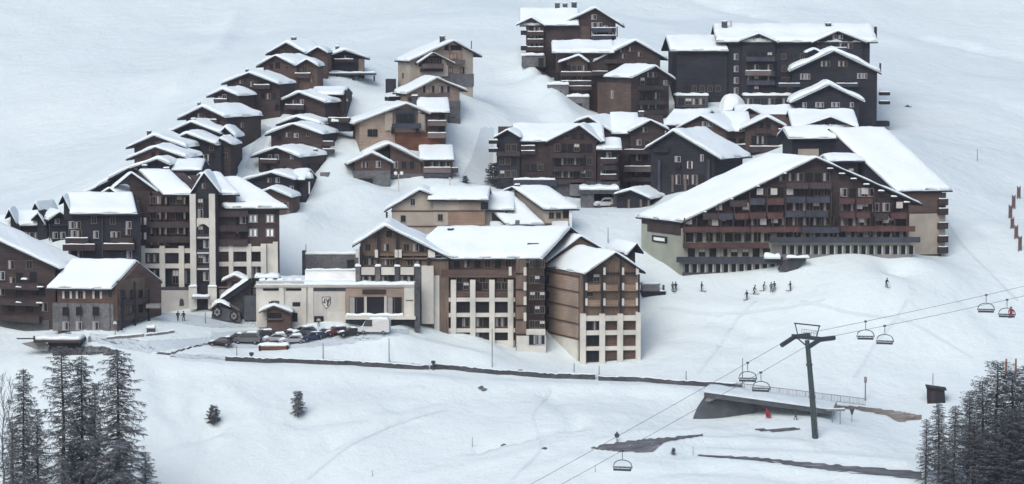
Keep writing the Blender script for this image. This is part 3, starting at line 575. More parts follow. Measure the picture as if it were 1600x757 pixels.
g = b.box('entrance_porch', f2, 815, 852, 88, 104, -3, -.3, 'stone'); b.cap(f2, 813, 851, 87, .6, -3.2, -.3, parent=g, name='porch_snow'); b.row(f2, 838, 852, 1, 98, 1, 2, ('dark',), -3)
b = Bld('apartment_chalet', 'dark chalet block with a scalloped snow roof edge, directly below the highest building', 'chalet', 930, 178, 612, 0, GR)
b.gable(b.fr, (925, 97), (991, 64), (1042, 93), 930, 1032, 12, 178, wall='wood_dark', edge=None, snow=.65, k=-.25)
f2 = b.frame(900, 178, 611.4, 0); b.eave(f2, (862, 83), (960, 97), 66, 8, 870, 950, 178, wall='wood_dark', snow=.65); f3 = b.frame(905, 178, 610.4, 0); b.gable(f3, (873, 98), (904, 87), (920, 98), 886, 918, 5, 178, wall='wood_brown', edge=None)
for y in (113, 127, 135): b.bal(f3, 876, 924, y, .8, 1.1, 'rail_wood'); b.row(f3, 884, 918, 4, y - 6, .8, 1.2, ('dark', 'curt', 'wood'))
for y in (112,): b.bal(f2, 925, 950, y, .8, 1, 'rail_wood')
for x, y in ((972, 78), (986, 77), (975, 88), (1000, 85)): b.win(b.fr, x, y, .8, 1, 'curt')
b.bal(b.fr, 945, 1010, 93, .8, 1.2, 'rail_wood', False)
for x0, x1, y in ((885, 920, 150), (855, 888, 131)):
    g = b.box('entrance_porch', f3, x0, x1, y + 2, 178 if x0 > 880 else 158, -3, -.2, 'stone'); b.cap(f3, x0 - 1, x1 + 1, y + 1.5, .7, -3.2, -.2, parent=g, name='porch_snow')
    b.box('doorway', f3, x0 + 9, x1 - 11, y + 11, 178 if x0 > 880 else 156, -3.06, -3.0, 'glass')
b.row(f2, 864, 888, 2, 120, 1, 1.6, ('dark',), -.3)
b = Bld('apartment_chalet', 'brown chalet with one tall white-framed window on its plain left wall', 'chalet', 1016, 188, 599, 32, GR)
b.gable(b.fr, (984, 122), (1021, 104), (1053, 125), 987, 1046, 10, 190, wall='wood_dark', edge=None, snow=.6)
sf = b.side(b.fr, 987, 0, False); b.win(sf, 957, 148, .7, 1.6, 'wcurt'); b.box('brown_boarding', sf, 934, 986, 130, 180, -.06, -.01, 'wood_brown')
for y in (134, 157, 172): b.bal(b.fr, 997, 1034, y, .9, 1.2, 'rail_wood', False); b.row(b.fr, 998, 1032, 3, y - 7, 1.0, 1.4, ('dark', 'dark', 'curt'))
b.row(b.fr, 1010, 1026, 2, 117, .9, 1, ('curt', 'wood')); b.win(b.fr, 1039, 130, .8, 1, 'wcurt')
b = Bld('dark_hotel', 'huge black timber hotel with two roof gables, filling the upper right of the village', 'hotel', 1220, 165, 612, 0)
b.eave(b.fr, (1118, 66), (1371, 67), 40, 9, 1137, 1360, 165, wall='wood_black', snow=.7, roof='beam')
f2 = b.frame(1185, 165, 611.4, 0); b.gable(f2, (1154, 65), (1185, 53), (1216, 67), 1160, 1212, 7, 165, wall='wood_black', edge=None, snow=.6)
f3 = b.frame(1309, 165, 611.2, 0); b.gable(f3, (1268, 67), (1309, 49), (1354, 67), 1275, 1349, 7, 165, wall='wood_black', edge=None, snow=.6)
f4 = b.frame(1100, 165, 611.0, 4); b.eave(f4, (1046, 80), (1138, 79), 58, 7, 1058, 1137, 165, wall='wood_black', snow=.75)
for x in (1044, 1047): b.box('corner_post', f4, x, x + 1.5, 80, 132, -.5, -.2, 'beam')
for y in (89, 108, 126, 142): b.row(b.fr, 1143, 1157, 1, y, .8, 1.2, ('wcurt',)); b.row(f2, 1166, 1208, 4, y - 2, .9, 1.3, ('dark', 'dark', 'curt')); b.row(b.fr, 1220, 1268, 5, y, .8, 1.2, ('dark', 'wood'))
b.row(f2, 1176, 1194, 2, 60, .7, .8, ('curt',)); b.row(f3, 1300, 1318, 2, 58, .8, .8, ('wcurt',))
for y in (89, 112, 126): b.bal(f2, 1166, 1210, y, .9, 1.2, 'rail_grey', False)
b.bal(f2, 1164, 1204, 111, .9, 1.4, 'bargeboard', True); b.bal(f3, 1290, 1322, 75, .8, 1.2, 'rail_grey', True)
b.row(f3, 1284, 1334, 4, 72, .9, 1.1, ('dark', 'curt')); b.row(f4, 1066, 1128, 5, 139, .9, 1.2, ('dark', 'wood'))
b.chim(1132, 33, 618, 1.2, 2.2); b.chim(1294, 36, 619, 1.2, 2.4); b.box('flue', b.frame(1144, 45, 618), 1141.5, 1143, 33, 48, 0, .15, 'metal_grey'); b.box('roof_rail', b.frame(1366, 66, 616), 1366, 1370, 42, 68, 0, .3, 'beam')
# low shop front with snow roof
for x0, x1 in ((1056, 1106), (1163, 1236)):
    f5 = b.frame(1100, 168, 606, 0); g = b.box('shop_front', f5, x0, x1, 150, 168, 0, 5, 'stone_dark'); b.cap(f5, x0 - 2, x1 + 2, 150, .5, -.4, 5, parent=g, name='shop_snow')
    b.row(f5, x0 + 3, x1 - 3, int((x1 - x0) / 12), 159, 1.2, 1.3, ('dark', 'curt'))
b = Bld('dark_hotel', 'black timber annex with bright paired windows under a broad white-edged gable', 'hotel', 1306, 196, 601, -4)
b.gable(b.fr, (1233, 112), (1303, 80), (1377, 115), 1240, 1372, 11, 196, wall='wood_black', edge=None, snow=.95)
for x in (1253, 1259, 1263): b.win(b.fr, x, 120, .6, 1.1, 'wcurt')
for x in (1342, 1348, 1352): b.win(b.fr, x, 119, .6, 1, 'wcurt')
b.row(b.fr, 1283, 1296, 2, 100, .9, 1.1, ('curt',)); b.row(b.fr, 1310, 1323, 2, 100, .9, 1.1, ('curt',)); b.bal(b.fr, 1306, 1340, 131, .6, .8, 'rail_grey', True); b.bal(b.fr, 1216, 1250, 131, .6, .8, 'rail_grey', True)
f2 = b.frame(1272, 112, 606, 0); b.gable(f2, (1259, 83), (1272, 77), (1292, 88), 1262, 1290, 4, 112, wall='wood_black', edge=None, drop=0)
for y in (144, 158): b.bal(b.frame(1382, 170, 603), 1373, 1388, y, .6, 2.4, 'beam', True)
b.box('lower_wall', b.frame(1382, 196, 602), 1370, 1390, 190, 198, 0, 4, 'wood_black'); b.box('flue', b.frame(1375, 120, 602), 1374, 1376.5, 99, 116, -.2, .1, 'beam')
b = Bld('chalet', 'black chalet with six lit-looking pale windows in a row, in front of the hotel annex', 'chalet', 1292, 190, 588, 0, GR)
b.gable(b.fr, (1235, 161), (1295, 133), (1351, 160), 1244, 1344, 8, 190, wall='wood_black', edge=None, snow=.95)
for x in (1257, 1277, 1284, 1302, 1309, 1331): b.win(b.fr, x, 164, .7, .9, 'wcurt')

f = Frame(1144, 168, 604, 0); hp = empty('snow_pile', f.O, 'tall round heap of cleared snow between the two shop fronts of the black hotel', 'snow pile')
sb = MB(); vs = [f.w(0, 1.5, 2.9)]; fs = []
for i in range(1, 9):
    for q in range(24):
        t = 2 * math.pi * q / 24; k_ = 1 + .12 * math.sin(3 * t + 1) + .07 * math.sin(5 * t); rr = 2.7 * math.sin(i / 8 * math.pi / 2) * k_; vs.append(f.w(rr * math.cos(t), 1.5 + rr * math.sin(t), 3.5 * math.cos(i / 8 * math.pi / 2) ** .8 - .6 + .12 * math.sin(t * 4 + i)))
fs += [(0, 1 + q, 1 + (q + 1) % 24) for q in range(24)] + [(1 + i * 24 + q, 1 + (i + 1) * 24 + q, 1 + (i + 1) * 24 + (q + 1) % 24, 1 + i * 24 + (q + 1) % 24) for i in range(7) for q in range(24)]
sb.add(vs, fs, 'snow_roof'); sb.obj('heap', hp, smooth=True)
# ---------------------------------------------------------------- dark chalets right of the middle street
GD = 'dark chalet blocks in the centre right'
b = Bld('apartment_chalet', 'long dark chalet block with a gable at each end and a sagging snow roof between', 'chalet', 870, 306, 555, 0, GD)
b.eave(b.fr, (800, 221), (945, 223), 196, 8, 778, 936, 306, wall='wood_dark', snow=.6)
f2 = b.frame(794, 306, 554, 0); b.gable(f2, (773, 215), (794, 203), (814, 215), 776, 812, 6, 306, wall='wood_black', edge=None, k=.2)
f3 = b.frame(898, 306, 553.5, 0); b.gable(f3, (854, 222), (906, 196), (940, 222), 858, 932, 7, 306, wall='wood_dark', edge=None, k=.15)
f4 = b.frame(950, 306, 554, 0); b.eave(f4, (931, 234), (972, 234), 219, 5, 934, 968, 306, wall='wood_dark', snow=.6)
for y in (219, 232): b.bal(b.frame(770, 280, 555), 764, 778, y, .6, 2, 'beam')
for y in (231, 252, 272): b.row(f2, 780, 808, 3, y, .8, 1.3, ('dark', 'wood')); b.row(f3, 866, 926, 6, y, .9, 1.4, ('dark', 'dark', 'curt', 'wood')); b.bal(f3, 862, 912, y + 8, .9, 1.2, 'rail_wood', False)
b.row(f3, 880, 915, 3, 213, .8, .9, ('dark', 'wood')); b.bal(f2, 776, 812, 237, .8, 1, 'rail_wood', False)
for y in (228, 236): b.bal(b.fr, 814, 836, y, .6, 1.1, 'rail_wood')
for y in (248, 258, 273): b.bal(f4, 938, 963, y, .9, 1.2, 'rail_wood', y != 258); b.row(f4, 938, 964, 3, y - 5, .8, 1.2, ('wcurt', 'dark', 'dark'))
b.row(b.fr, 818, 850, 3, 262, .9, 1.2, ('dark', 'wood')); g = b.box('stone_base', f3, 858, 968, 284, 308, -.5, .5, 'stone_dark'); b.box('stone_arch', f3, 890, 912, 285, 306, -1.2, -.5, 'stone'); g = b.box('terrace_wall', f2, 802, 870, 281, 290, -2, -.2, 'rail_grey'); b.cap(f2, 802, 868, 280.5, .4, -2.1, -.3, parent=g, name='terrace_snow')
b = Bld('apartment_chalet', 'dark chalet block with a broad plain snow slope and a chimney at its ridge', 'chalet', 1000, 300, 566, 0, GD)
b.eave(b.fr, (955, 209), (1000, 210), 178, 9, 940, 1040, 300, wall='wood_dark', snow=.6); b.gable(b.frame(922, 260, 567, 0), (900, 191), (922, 183), (966, 211), 905, 962, 8, 260, wall='wood_dark', edge=None, k=.5)
f2 = b.frame(1010, 300, 564.5, 0); b.gable(f2, (982, 206), (1015, 188), (1044, 203), 986, 1040, 9, 300, wall='wood_dark', edge=None, k=-.2, snow=.55)
b.row(f2, 992, 1030, 3, 223, .8, 1, ('wcurt', 'dark', 'wood')); b.row(f2, 992, 1036, 4, 246, .9, 1.3, ('dark', 'curt')); b.row(f2, 990, 1036, 4, 270, .9, 1.3, ('dark',)); b.row(f2, 1000, 1015, 1, 203, .8, 1, ('curt',))
b.bal(f2, 975, 1012, 234, .8, 1.3, 'rail_wood'); b.bal(f2, 975, 1024, 260, 1.0, 1.5, 'bargeboard'); b.bal(f2, 975, 1022, 277, .8, 1, 'rail_wood', False); b.chim(1002, 174, 574, 1.1, 1.8); b.box('corner_post', f2, 1029, 1033, 250, 300, -1.2, -.8, 'rail_grey')
b = Bld('chalet', 'black chalet with tall pale posts and a skewed snow roof', 'chalet', 1066, 300, 545, -20, GD)
b.gable(b.fr, (1010, 233), (1055, 205), (1130, 249), 1018, 1118, 11, 304, wall='wood_black', edge=None, snow=.6, k=.25)
b.win(b.fr, 1059, 249, 1, 1, 'wcurt'); b.bal(b.fr, 1054, 1064, 257, .6, .8, 'beam', False); b.win(b.fr, 1078, 258, .5, 1.4, 'shut'); b.win(b.fr, 1097, 247, .5, 1.2, 'wcurt')
for x in (1050, 1070, 1088): b.box('door_post', b.fr, x, x + 3.4, 274, 300, -.4, -.02, 'bargeboard')
for x in (1029, 1106): b.box('corner_post', b.fr, x, x + 4, 250, 302, -.6, -.2, 'rail_grey')
b.row(b.fr, 1053, 1104, 4, 281, .9, 1.8, ('dark', 'curt')); b.row(b.fr, 1036, 1046, 1, 262, .7, 1, ('dark',)); b.bal(b.fr, 1022, 1046, 232, .6, .8, 'beam', False)
b = Bld('apartment_chalet', 'brown chalet block with two gables and skylight, above the long sloping apartment roof', 'chalet', 1170, 242, 570, 0, GD)
b.eave(b.fr, (1130, 206), (1175, 204), 177, 8, 1105, 1242, 242, wall='wood_brown', snow=.6)
f2 = b.frame(1105, 242, 569, -14); b.gable(f2, (1058, 202), (1098, 181), (1142, 206), 1062, 1136, 9, 242, wall='wood_brown', edge=None, k=.35)
f3 = b.frame(1198, 242, 568.5, 0); b.gable(f3, (1155, 203), (1198, 183), (1230, 199), 1166, 1225, 8, 242, wall='wood_brown', edge=None, snow=.6)
b.row(f2, 1096, 1114, 2, 194, .8, .9, ('curt', 'wcurt')); b.row(f3, 1174, 1222, 6, 219, .9, 1.6, ('curt', 'dark', 'wood')); b.row(f3, 1185, 1205, 2, 196, .8, .8, ('dark',)); b.bal(f3, 1180, 1205, 202, .8, 1, 'rail_wood', False); b.bal(f3, 1170, 1235, 229, 1.1, 1.3, 'rail_wood'); b.bal(f3, 1215, 1225, 202, .8, 1.6); b.bal(b.frame(1155, 240, 567), 1150, 1164, 226, .7, 1.2)
b.row(b.fr, 1140, 1164, 2, 222, .9, 1.2, ('dark',)); b.box('skylight', b.frame(1137, 191, 573), 1133, 1142, 189.5, 191.5, -.2, 1, 'glass')
b = Bld('chalet', 'low white roof with a dark notch, below the shop front of the black hotel', 'chalet', 1200, 195, 584, 0, GD)
b.eave(b.fr, (1150, 187), (1249, 188), 167, 7, 1168, 1238, 200, wall='wood_dark', snow=.6); b.gable(b.frame(1172, 196, 583.5), (1150, 184), (1170, 169), (1190, 180), 1155, 1186, 5, 196, wall='wood_dark', edge=None)
b.row(b.fr, 1200, 1236, 3, 194, .8, .8, ('dark',))
b = Bld('chalet', 'chalet with only its pale left roof slope showing behind the skewed roof chalet', 'chalet', 1070, 205, 582, 8, GD)
b.eave(b.fr, (1036, 196), (1098, 197), 174, 7, 1042, 1095, 205, wall='wood_dark', snow=.6, k=.5); b.row(b.fr, 1050, 1066, 2, 201, .8, .8, ('dark',))
b = Bld('chalet', 'low dark gable under a flat-topped snow roof, above the big blank snow roof', 'chalet', 1295, 212, 566, 0, GD)
b.eave(b.fr, (1236, 199), (1342, 200), 174, 8, 1244, 1335, 214, wall='wood_dark', snow=.6); b.gable(b.frame(1297, 214, 565.4), (1243, 201), (1297, 183), (1342, 201), 1254, 1334, 6, 214, wall='wood_dark', edge=None, snow=.35); b.row(b.frame(1297, 214, 565.4), 1288, 1306, 2, 194, .6, .6, ('dark', 'curt'))
# small shed and carport below the dark blocks
b = Bld('garage_shed', 'low black shed with a drooping snow roof and pale door posts beside the covered car', 'shed', 1000, 328, 540, -10)
b.gable(b.fr, (960, 304), (988, 297), (1020, 311), 965, 1014, 8, 328, wall='wood_black', edge=None, k=.25, snow=.55)
for x in (981, 1000, 1012): b.box('door_post', b.fr, x, x + 3.4, 312, 327, -.3, -.02, 'frame_wood')
b.box('doorway', b.fr, 986, 998, 312, 327, -.06, -.01, 'glass')
b = Bld('carport', 'stone carport arch roofed with snow, sheltering a pale car', 'carport', 938, 328, 543, 0)
b.box('stone_wall', b.fr, 908, 928, 297, 330, 0, 6, 'stone'); b.box('stone_wall', b.fr, 958, 966, 300, 330, 0, 6, 'stone_dark'); b.box('back_wall', b.fr, 920, 962, 298, 330, 5, 6, 'stone_dark'); g = b.box('roof', b.fr, 905, 968, 297, 303, -.5, 6, 'stone_dark'); b.cap(b.fr, 905, 968, 297, .7, -.6, 6, parent=g, name='roof_snow')
# ---------------------------------------------------------------- long apartment house on the right
b = Bld('apartment_house', 'long apartment house with rows of balconies under one very wide sloping gable', 'apartment house', 1066, 430, 508, 0)
fr = b.fr; KE = -.62
def E_T(x, y, z): return fr.w(x + KE * y, y, z)
ctrl((1240, 408, 508), (1300, 410, 505.5), (1360, 408, 505.5), (1420, 405, 506.5), (1330, 424, 501), (1400, 420, 502))
pe = [fr.px(1058, 347), fr.px(1268, 246), fr.px(1434, 319)]
xl, xr = fr.px(1066, 0)[0], fr.px(1425, 0)[0]
Re = lambda x: float(np.interp(x, [p[0] for p in pe], [p[1] for p in pe])) - .3
zpl = fr.px(1200, 357)[1]
mb = MB(); mb.prism([(xl, zpl), (xr, zpl), (xr, Re(xr)), (pe[1][0], Re(pe[1][0])), (xl, Re(xl))], lambda a, e, z: E_T(a, e, z), 0, 11, 'wood_dark'); mb.obj('wall', b.root)
mb = MB(); zb = fr.px(1066, 432)[1] - 3; mb.prism([(xl, zb), (xr, zb), (xr, zpl), (xl, zpl)], lambda a, e, z: E_T(a, e, z), .02, 11, 'plaster_green'); mb.obj('plaster_wall', b.root)
b.roof(pe, -1.2, 11.6, lambda a, e, z: E_T(a, e, z), 'beam', .45, 'beam')
sf = b.side(fr, 1066, KE, False)
a = MB(); 
# purple timber band and frame sign on the left wall
b.box('timber_band', sf, 1012, 1064, 348, 365, -.12, -.01, 'wood_dark')
g = b.box('sign_frame', sf, 1020, 1043, 369, 379, -.2, -.05, 'beam'); b.box('sign_panel', sf, 1023, 1040, 371.5, 376.5, -.26, -.21, 'plaster_white', parent=g)
b.box('snow_ledge', sf, 1008, 1042, 421, 425, -.8, -.05, 'concrete')
# balconies: (x0,x1,row of rail top,material)
for x0, x1, y, m in ((1067, 1170, 354, 'rail_red'), (1172, 1250, 354, 'rail_red'), (1252, 1310, 354, 'rail_grey'), (1312, 1428, 353, 'rail_red'), (1067, 1200, 379, 'rail_red'), (1202, 1436, 370, 'rail_grey'), (1057, 1222, 401, 'rail_grey'),
                     (1098, 1120, 333, 'rail_wood'), (1122, 1144, 333, 'rail_grey'), (1148, 1168, 333, 'rail_red'), (1171, 1195, 332, 'rail_red'), (1199, 1222, 332, 'rail_red'), (1228, 1256, 329, 'rail_grey'), (1258, 1292, 329, 'rail_grey'), (1312, 1334, 331, 'rail_red'), (1338, 1358, 331, 'rail_red'), (1366, 1386, 333, 'rail_wood'), (1392, 1416, 332, 'rail_red'), (1172, 1194, 310, 'rail_grey'), (1199, 1224, 310, 'rail_red'), (1228, 1258, 307, 'rail_grey'), (1260, 1295, 307, 'rail_grey'), (1312, 1334, 309, 'rail_red'), (1338, 1362, 309, 'rail_red'), (1228, 1262, 285, 'rail_wood'), (1264, 1298, 285, 'rail_wood'), (1140, 1166, 313, 'rail_wood')):
    b.bal(fr, x0, x1, y, .9 if x1 - x0 > 60 else 1.05, 1.3, m, False)
rn = random.Random(5)
for x0, x1, n, y, st in ((1216, 1298, 6, 277, ('dark', 'dark', 'curt')), (1168, 1300, 9, 300, ('dark', 'curt', 'wood')), (1312, 1366, 4, 301, ('wcurt', 'dark')), (1140, 1300, 10, 323, ('dark', 'curt', 'dark')), (1310, 1410, 6, 324, ('wcurt', 'dark', 'curt')), (1072, 1300, 14, 346, ('dark', 'curt', 'dark')), (1310, 1418, 6, 346, ('wcurt', 'dark', 'curt')), (1070, 1206, 9, 371, ('dark', 'wood')), (1212, 1420, 15, 364.5, ('dark', 'curt')), (1072, 1206, 8, 395, ('dark', 'curt'))):
    b.row(fr, x0, x1, n, y, 1.05, 1.35, st, 0, .8)
# ground storeys right and left: openings with pale piers, each a door
for i in range(17):
    x = 1222 + i * 12.4
    o = b.box('terrace_door', fr, x, x + 6.5, 384, 397.5, -.06, -.01, 'glass'); b.box('door_frame', fr, x + 6.7, x + 8.4, 384, 397.5, -.12, -.01, 'cream_grey', parent=o)
for i in range(12):
    x = 1070 + i * 12.2
    o = b.box('terrace_door', fr, x, x + 6.5, 413, 428, -.06, -.01, 'glass'); b.box('door_frame', fr, x + 6.7, x + 8.6, 413, 428, -.12, -.01, 'cream_grey', parent=o)
b.box('lower_plinth', fr, 1066, 1236, 426, 432, -.2, 0, 'stone_dark')
b.box('grey_wall_zone', fr, 1206, 1424, 383, 416, -.02, .5, 'concrete')
b.box('grey_wall_zone', fr, 1067, 1232, 411, 432, -.025, .5, 'concrete')
# pale sun blinds and shutters hanging in the timber storeys
for x, y in ((1071, 346), (1112, 348), (1187, 347), (1118, 324), (1182, 300), (1204, 300), (1229, 300), (1346, 299), (1337, 322), (1400, 321), (1378, 344), (1340, 343), (1160, 323), (1205, 344)):
    b.box('sun_blind', fr, x, x + 10, y - 5.5, y + 4.5, -.5, -.3, 'shutter')
for t in (.14, .25, .36, .48, .62, .74, .86):   # outlookers with snow under the right rake
    x = 1268 + 166 * t; y = 246 + 73 * t + 7; g = b.box('outlooker', fr, x, x + 9, y, y + 2.5, -1.3, -.02, 'beam'); b.cap(fr, x, x + 10, y, .25, -1.35, -.5, parent=g)
for t in (.2, .4, .6, .8): x = 1268 - 208 * t; y = 246 + 100 * t + 5; g = b.box('outlooker', fr, x - 3, x + 2, y, y + 2, -1.3, -.02, 'beam'); b.cap(fr, x - 3, x + 2, y, .25, -1.35, -.5, parent=g)
for x, y0, y1 in [(x, 340, 378) for x in range(1068, 1200, 19)] + [(x, 338, 368) for x in range(1206, 1428, 19)] + [(x, 300, 338) for x in (1170, 1197, 1226, 1297, 1310, 1336, 1364)] + [(x, 318, 340) for x in (1121, 1146, 1390, 1418)]:
    b.box('divider', fr, x, x + 1.4, y0, y1, -1.25, -.02, 'wood_dark')
# dark covered stair going down right of the low balcony
mb = MB(); p = [fr.px(1214, 420), fr.px(1236, 428), fr.px(1258, 404), fr.px(1250, 396), fr.px(1224, 408)]
mb.prism([(x, z) for x, z in p][::-1], lambda a, e, z: fr.w(a, e, z), -2.4, -.4, 'stone_dark'); mb.obj('stair_wall', b.root)
b.cap(fr, 1192, 1218, 403, 1.0, -2.6, -.5); b.cap(fr, 1226, 1262, 401, .5, -3.4, -2.2)
# ---------------------------------------------------------------- big blank snow roof behind it
b = Bld('apartment_house', 'apartment house with a huge blank snow roof and beige wall, at the far right', 'apartment house', 1440, 396, 519, 14)
b.eave(b.fr, (1394, 299), (1483, 299), 201, 17, 1400, 1476, 396, wall='wood_black', k=-.38, snow=.5, edge=None, roof='beam')
b.box('plaster_front', b.fr, 1401, 1476, 334, 398, -.15, .5, 'plaster_beige')
b.box('timber_band', b.fr, 1390, 1477, 302, 333, -.25, -.02, 'wood_brown')
f2 = b.frame(1270, 250, 531, 8); b.eave(f2, (1230, 217), (1322, 217), 202, 4, 1240, 1316, 262, wall='wood_black', snow=.8, edge=None); b.box('plaster_panel', f2, 1247, 1279, 233, 252, -.1, -.01, 'plaster_beige')
f3 = b.frame(1330, 290, 524, 8); b.eave(f3, (1290, 252), (1350, 254), 245, 2.5, 1296, 1344, 300, wall='wood_black', snow=.7, edge=None); b.row(f3, 1305, 1338, 2, 268, .8, 1, ('dark',))
sf = b.frame(1478, 396, 522, 0)
for y in (311, 326, 348, 369, 386): b.bal(b.fr, 1464, 1478, y, 1.1, 1.0, 'wood_dark'); 
for y in (320, 341, 360, 380): b.box('balcony_recess', b.fr, 1467, 1476, y, y + 5, -.06, -.005, 'plaster_white')
b.row(b.fr, 1440, 1462, 1, 318, .8, 1, ('dark',))
rk = MB(); tr = b.fr
x0, z0 = tr.px(1483, 298); q0 = tr.w(x0, -.9, z0); 
# ---------------------------------------------------------------- rear tan houses behind the central hotel
b = Bld('tan_house', 'tan rendered house with one small gable window and brown belt lines, behind the central hotel', 'house', 690, 366, 521, 0)
b.gable(b.fr, (600, 330), (656, 297), (712, 318), 611, 676, 9, 366, wall='plaster_beige', edge='beam', snow=.55)
b.win(b.fr, 645, 316, .8, 1.2, 'white'); f2 = b.frame(720, 366, 519.6, -3)
b.eave(f2, (668, 312), (764, 311), 294, 5, 676, 757, 366, wall='plaster_beige', snow=.55, edge=None)
f3 = b.frame(782, 366, 522, 0); b.eave(f3, (757, 328), (804, 328), 303, 7, 757, 794, 366, wall='plaster_beige', snow=.5)
for y in (329, 353): b.box('belt_line', f2, 676, 757, y, y + 2.2, -.1, -.005, 'wood_brown'); b.box('belt_line', b.fr, 611, 676, y, y + 2.2, -.1, -.005, 'wood_brown')
b.box('timber_panel', f2, 717, 752, 316, 328, -.1, -.01, 'wood_greige'); b.box('timber_panel', f2, 700, 757, 332, 352, -.1, -.01, 'wood_tan'); b.box('corner_post', b.fr, 603, 606, 331, 350, -.5, -.2, 'beam')
b.win(f2, 757, 322, 1.2, 1.2, 'dark'); b.win(f3, 776, 340, 1.6, 1.6, 'dark'); b.bal(f3, 766, 794, 347, .9, 1.2, 'plaster_white'); b.chim(686, 290, 528, .9, 1.2); b.chim(716, 291, 529, .8, 1.0); b.box('corner_post', f3, 790, 793, 330, 362, -.6, -.2, 'wood_brown'); b.win(f2, 688, 340, .8, 1.1, 'wood'); b.win(b.fr, 630, 342, .8, 1.1, 'wood')
b = Bld('tan_house', 'tan house with a white corner post and a blank slanted snow roof', 'house', 868, 362, 522, 8)
b.eave(b.fr, (845, 327), (901, 327), 292, 9, 852, 890, 364, wall='plaster_beige', k=-.48, snow=.5, edge=None)
f2 = b.frame(800, 362, 519.5, 8); b.eave(f2, (786, 351), (846, 352), 303, 9, 800, 838, 366, wall='plaster_beige', k=-.5, snow=.5, edge=None)
b.box('corner_post', b.fr, 889, 893, 330, 362, -.5, -.1, 'plaster_white'); b.bal(b.fr, 862, 886, 347, .9, 1.2, 'plaster_white'); b.win(b.fr, 884, 335, .9, 1.3, 'dark'); b.win(b.fr, 884, 357, .9, 1.3, 'dark'); b.row(b.fr, 856, 878, 2, 337, .8, 1, ('wood',)); b.chim(808, 288, 530, 1, 1.6); b.box('chimney', b.frame(808, 366, 516), 805, 812, 345, 368, 0, 1, 'stone'); b.box('timber_band', b.fr, 850, 890, 349, 353, -.1, -.01, 'wood_brown')

# ---------------------------------------------------------------- central cream-and-timber hotel
b = Bld('hotel', 'central hotel with a cream grid of balconies below brown timber floors and sweeping snow roofs', 'hotel', 740, 530, 490, 0)
ctrl((690, 520, 490), (800, 545, 489))
fw = b.frame(625, 500, 489.2, 0)
b.gable(fw, (551, 384), (602, 353), (706, 404), 561, 700, 13, 500, wall='wood_gable', edge='beam', snow=.6, oh=1.2)
b.eave(b.fr, (640, 404), (853, 406), 356, 8.5, 735, 851, 530, wall='wood_brown', k=.55, kw=0, snow=.6, edge=None, oh=1.1); b.box('front_wall', b.fr, 676, 736, 404, 565, 0, 2, 'wood_brown')
# timber end gable over the corner block
fm = b.fr
# left gable details
for x in (562, 589, 619, 668): b.box('gable_post', fw, x, x + 4, 362 if 580 < x < 630 else 385, 416, -.9, -.4, 'beam')
for x, st in ((575, 'wood'), (604, 'curt'), (650, 'wcurt'), (658, 'dark'), (635, 'wood')): b.win(fw, x, 387, .9, 1.2, st)
for x in (573, 580, 605, 613, 641, 655): b.win(fw, x, 409, .9, 1.2, b.rng.choice(('wood', 'dark', 'curt')))
b.win(fw, 608, 366, .8, .8, 'dark')
for x in (556, 586, 617, 623, 669): b.box('corbel_block', fw, x, x + (5 if x < 660 else 11), 390, 402, -1.0, -.05, 'cream')
for x0, x1 in ((592, 618), (623, 668)): b.bal(fw, x0, x1, 396, .95, .5, 'wood_gable', False)
b.box('gable_tie', fw, 566, 690, 400, 402.5, -.5, -.02, 'beam')
for x in (556, 587, 617, 648):
    g = b.box('stone_pier', fw, x, x + (8 if x < 640 else 11), 416, 500, -1.2, -.3, 'stone_dark' if x > 600 else 'stone'); b.cap(fw, x - 1, x + 9, 416, .45, -1.3, -.2, parent=g)
for x0 in (565, 596, 626): b.box('balcony_panel', fw, x0, x0 + 21, 417, 429, -1.0, -.8, 'cream')
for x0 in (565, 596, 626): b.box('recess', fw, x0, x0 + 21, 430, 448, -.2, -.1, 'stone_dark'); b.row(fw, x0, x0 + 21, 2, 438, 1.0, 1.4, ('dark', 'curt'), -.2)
b.box('white_pier', fw, 659, 678, 415, 505, -1.4, -.05, 'cream_grey')
# main front: posts and bands standing proud of the timber
for i, x in enumerate((682, 708, 738, 768, 797)): b.box('cream_post', fm, x - 3.5, x + 5, 437 if i else 430, 560, -.95, -.05, 'cream')
for y0, y1 in ((465, 471), (489, 495), (513, 519)): b.box('cream_band', fm, 680, 805, y0, y1, -.75, -.06, 'cream')
for i, x0 in enumerate((688, 714, 744, 774)):
    x1 = (703, 733, 763, 793)[i]
    for y in (480, 504, 526): b.box('recess_wall', fm, x0, x1 + 1, y - 8, y + 9, -.04, -.01, 'wood_brown'); b.row(fm, x0 + 1, x1 - 1, 2, y, 1.05, 1.5, ('dark', 'dark', 'curt'))
    b.bal(fm, x0, x1, 455, 1.1, .5, 'wood_brown', False); b.row(fm, x0, x1, 2, 447, .9, 1.2, ('dark', 'wood'))
b.box('cream_base', fm, 680, 805, 532, 565, -.2, -.05, 'cream')
b.row(fm, 690, 850, 10, 412, .9, 1.3, ('dark', 'curt', 'wood', 'dark')); b.bal(fm, 690, 806, 421, 1.3, .9, 'wood_brown', False); b.row(fm, 690, 800, 6, 436, .9, 1.2, ('dark', 'wood'))
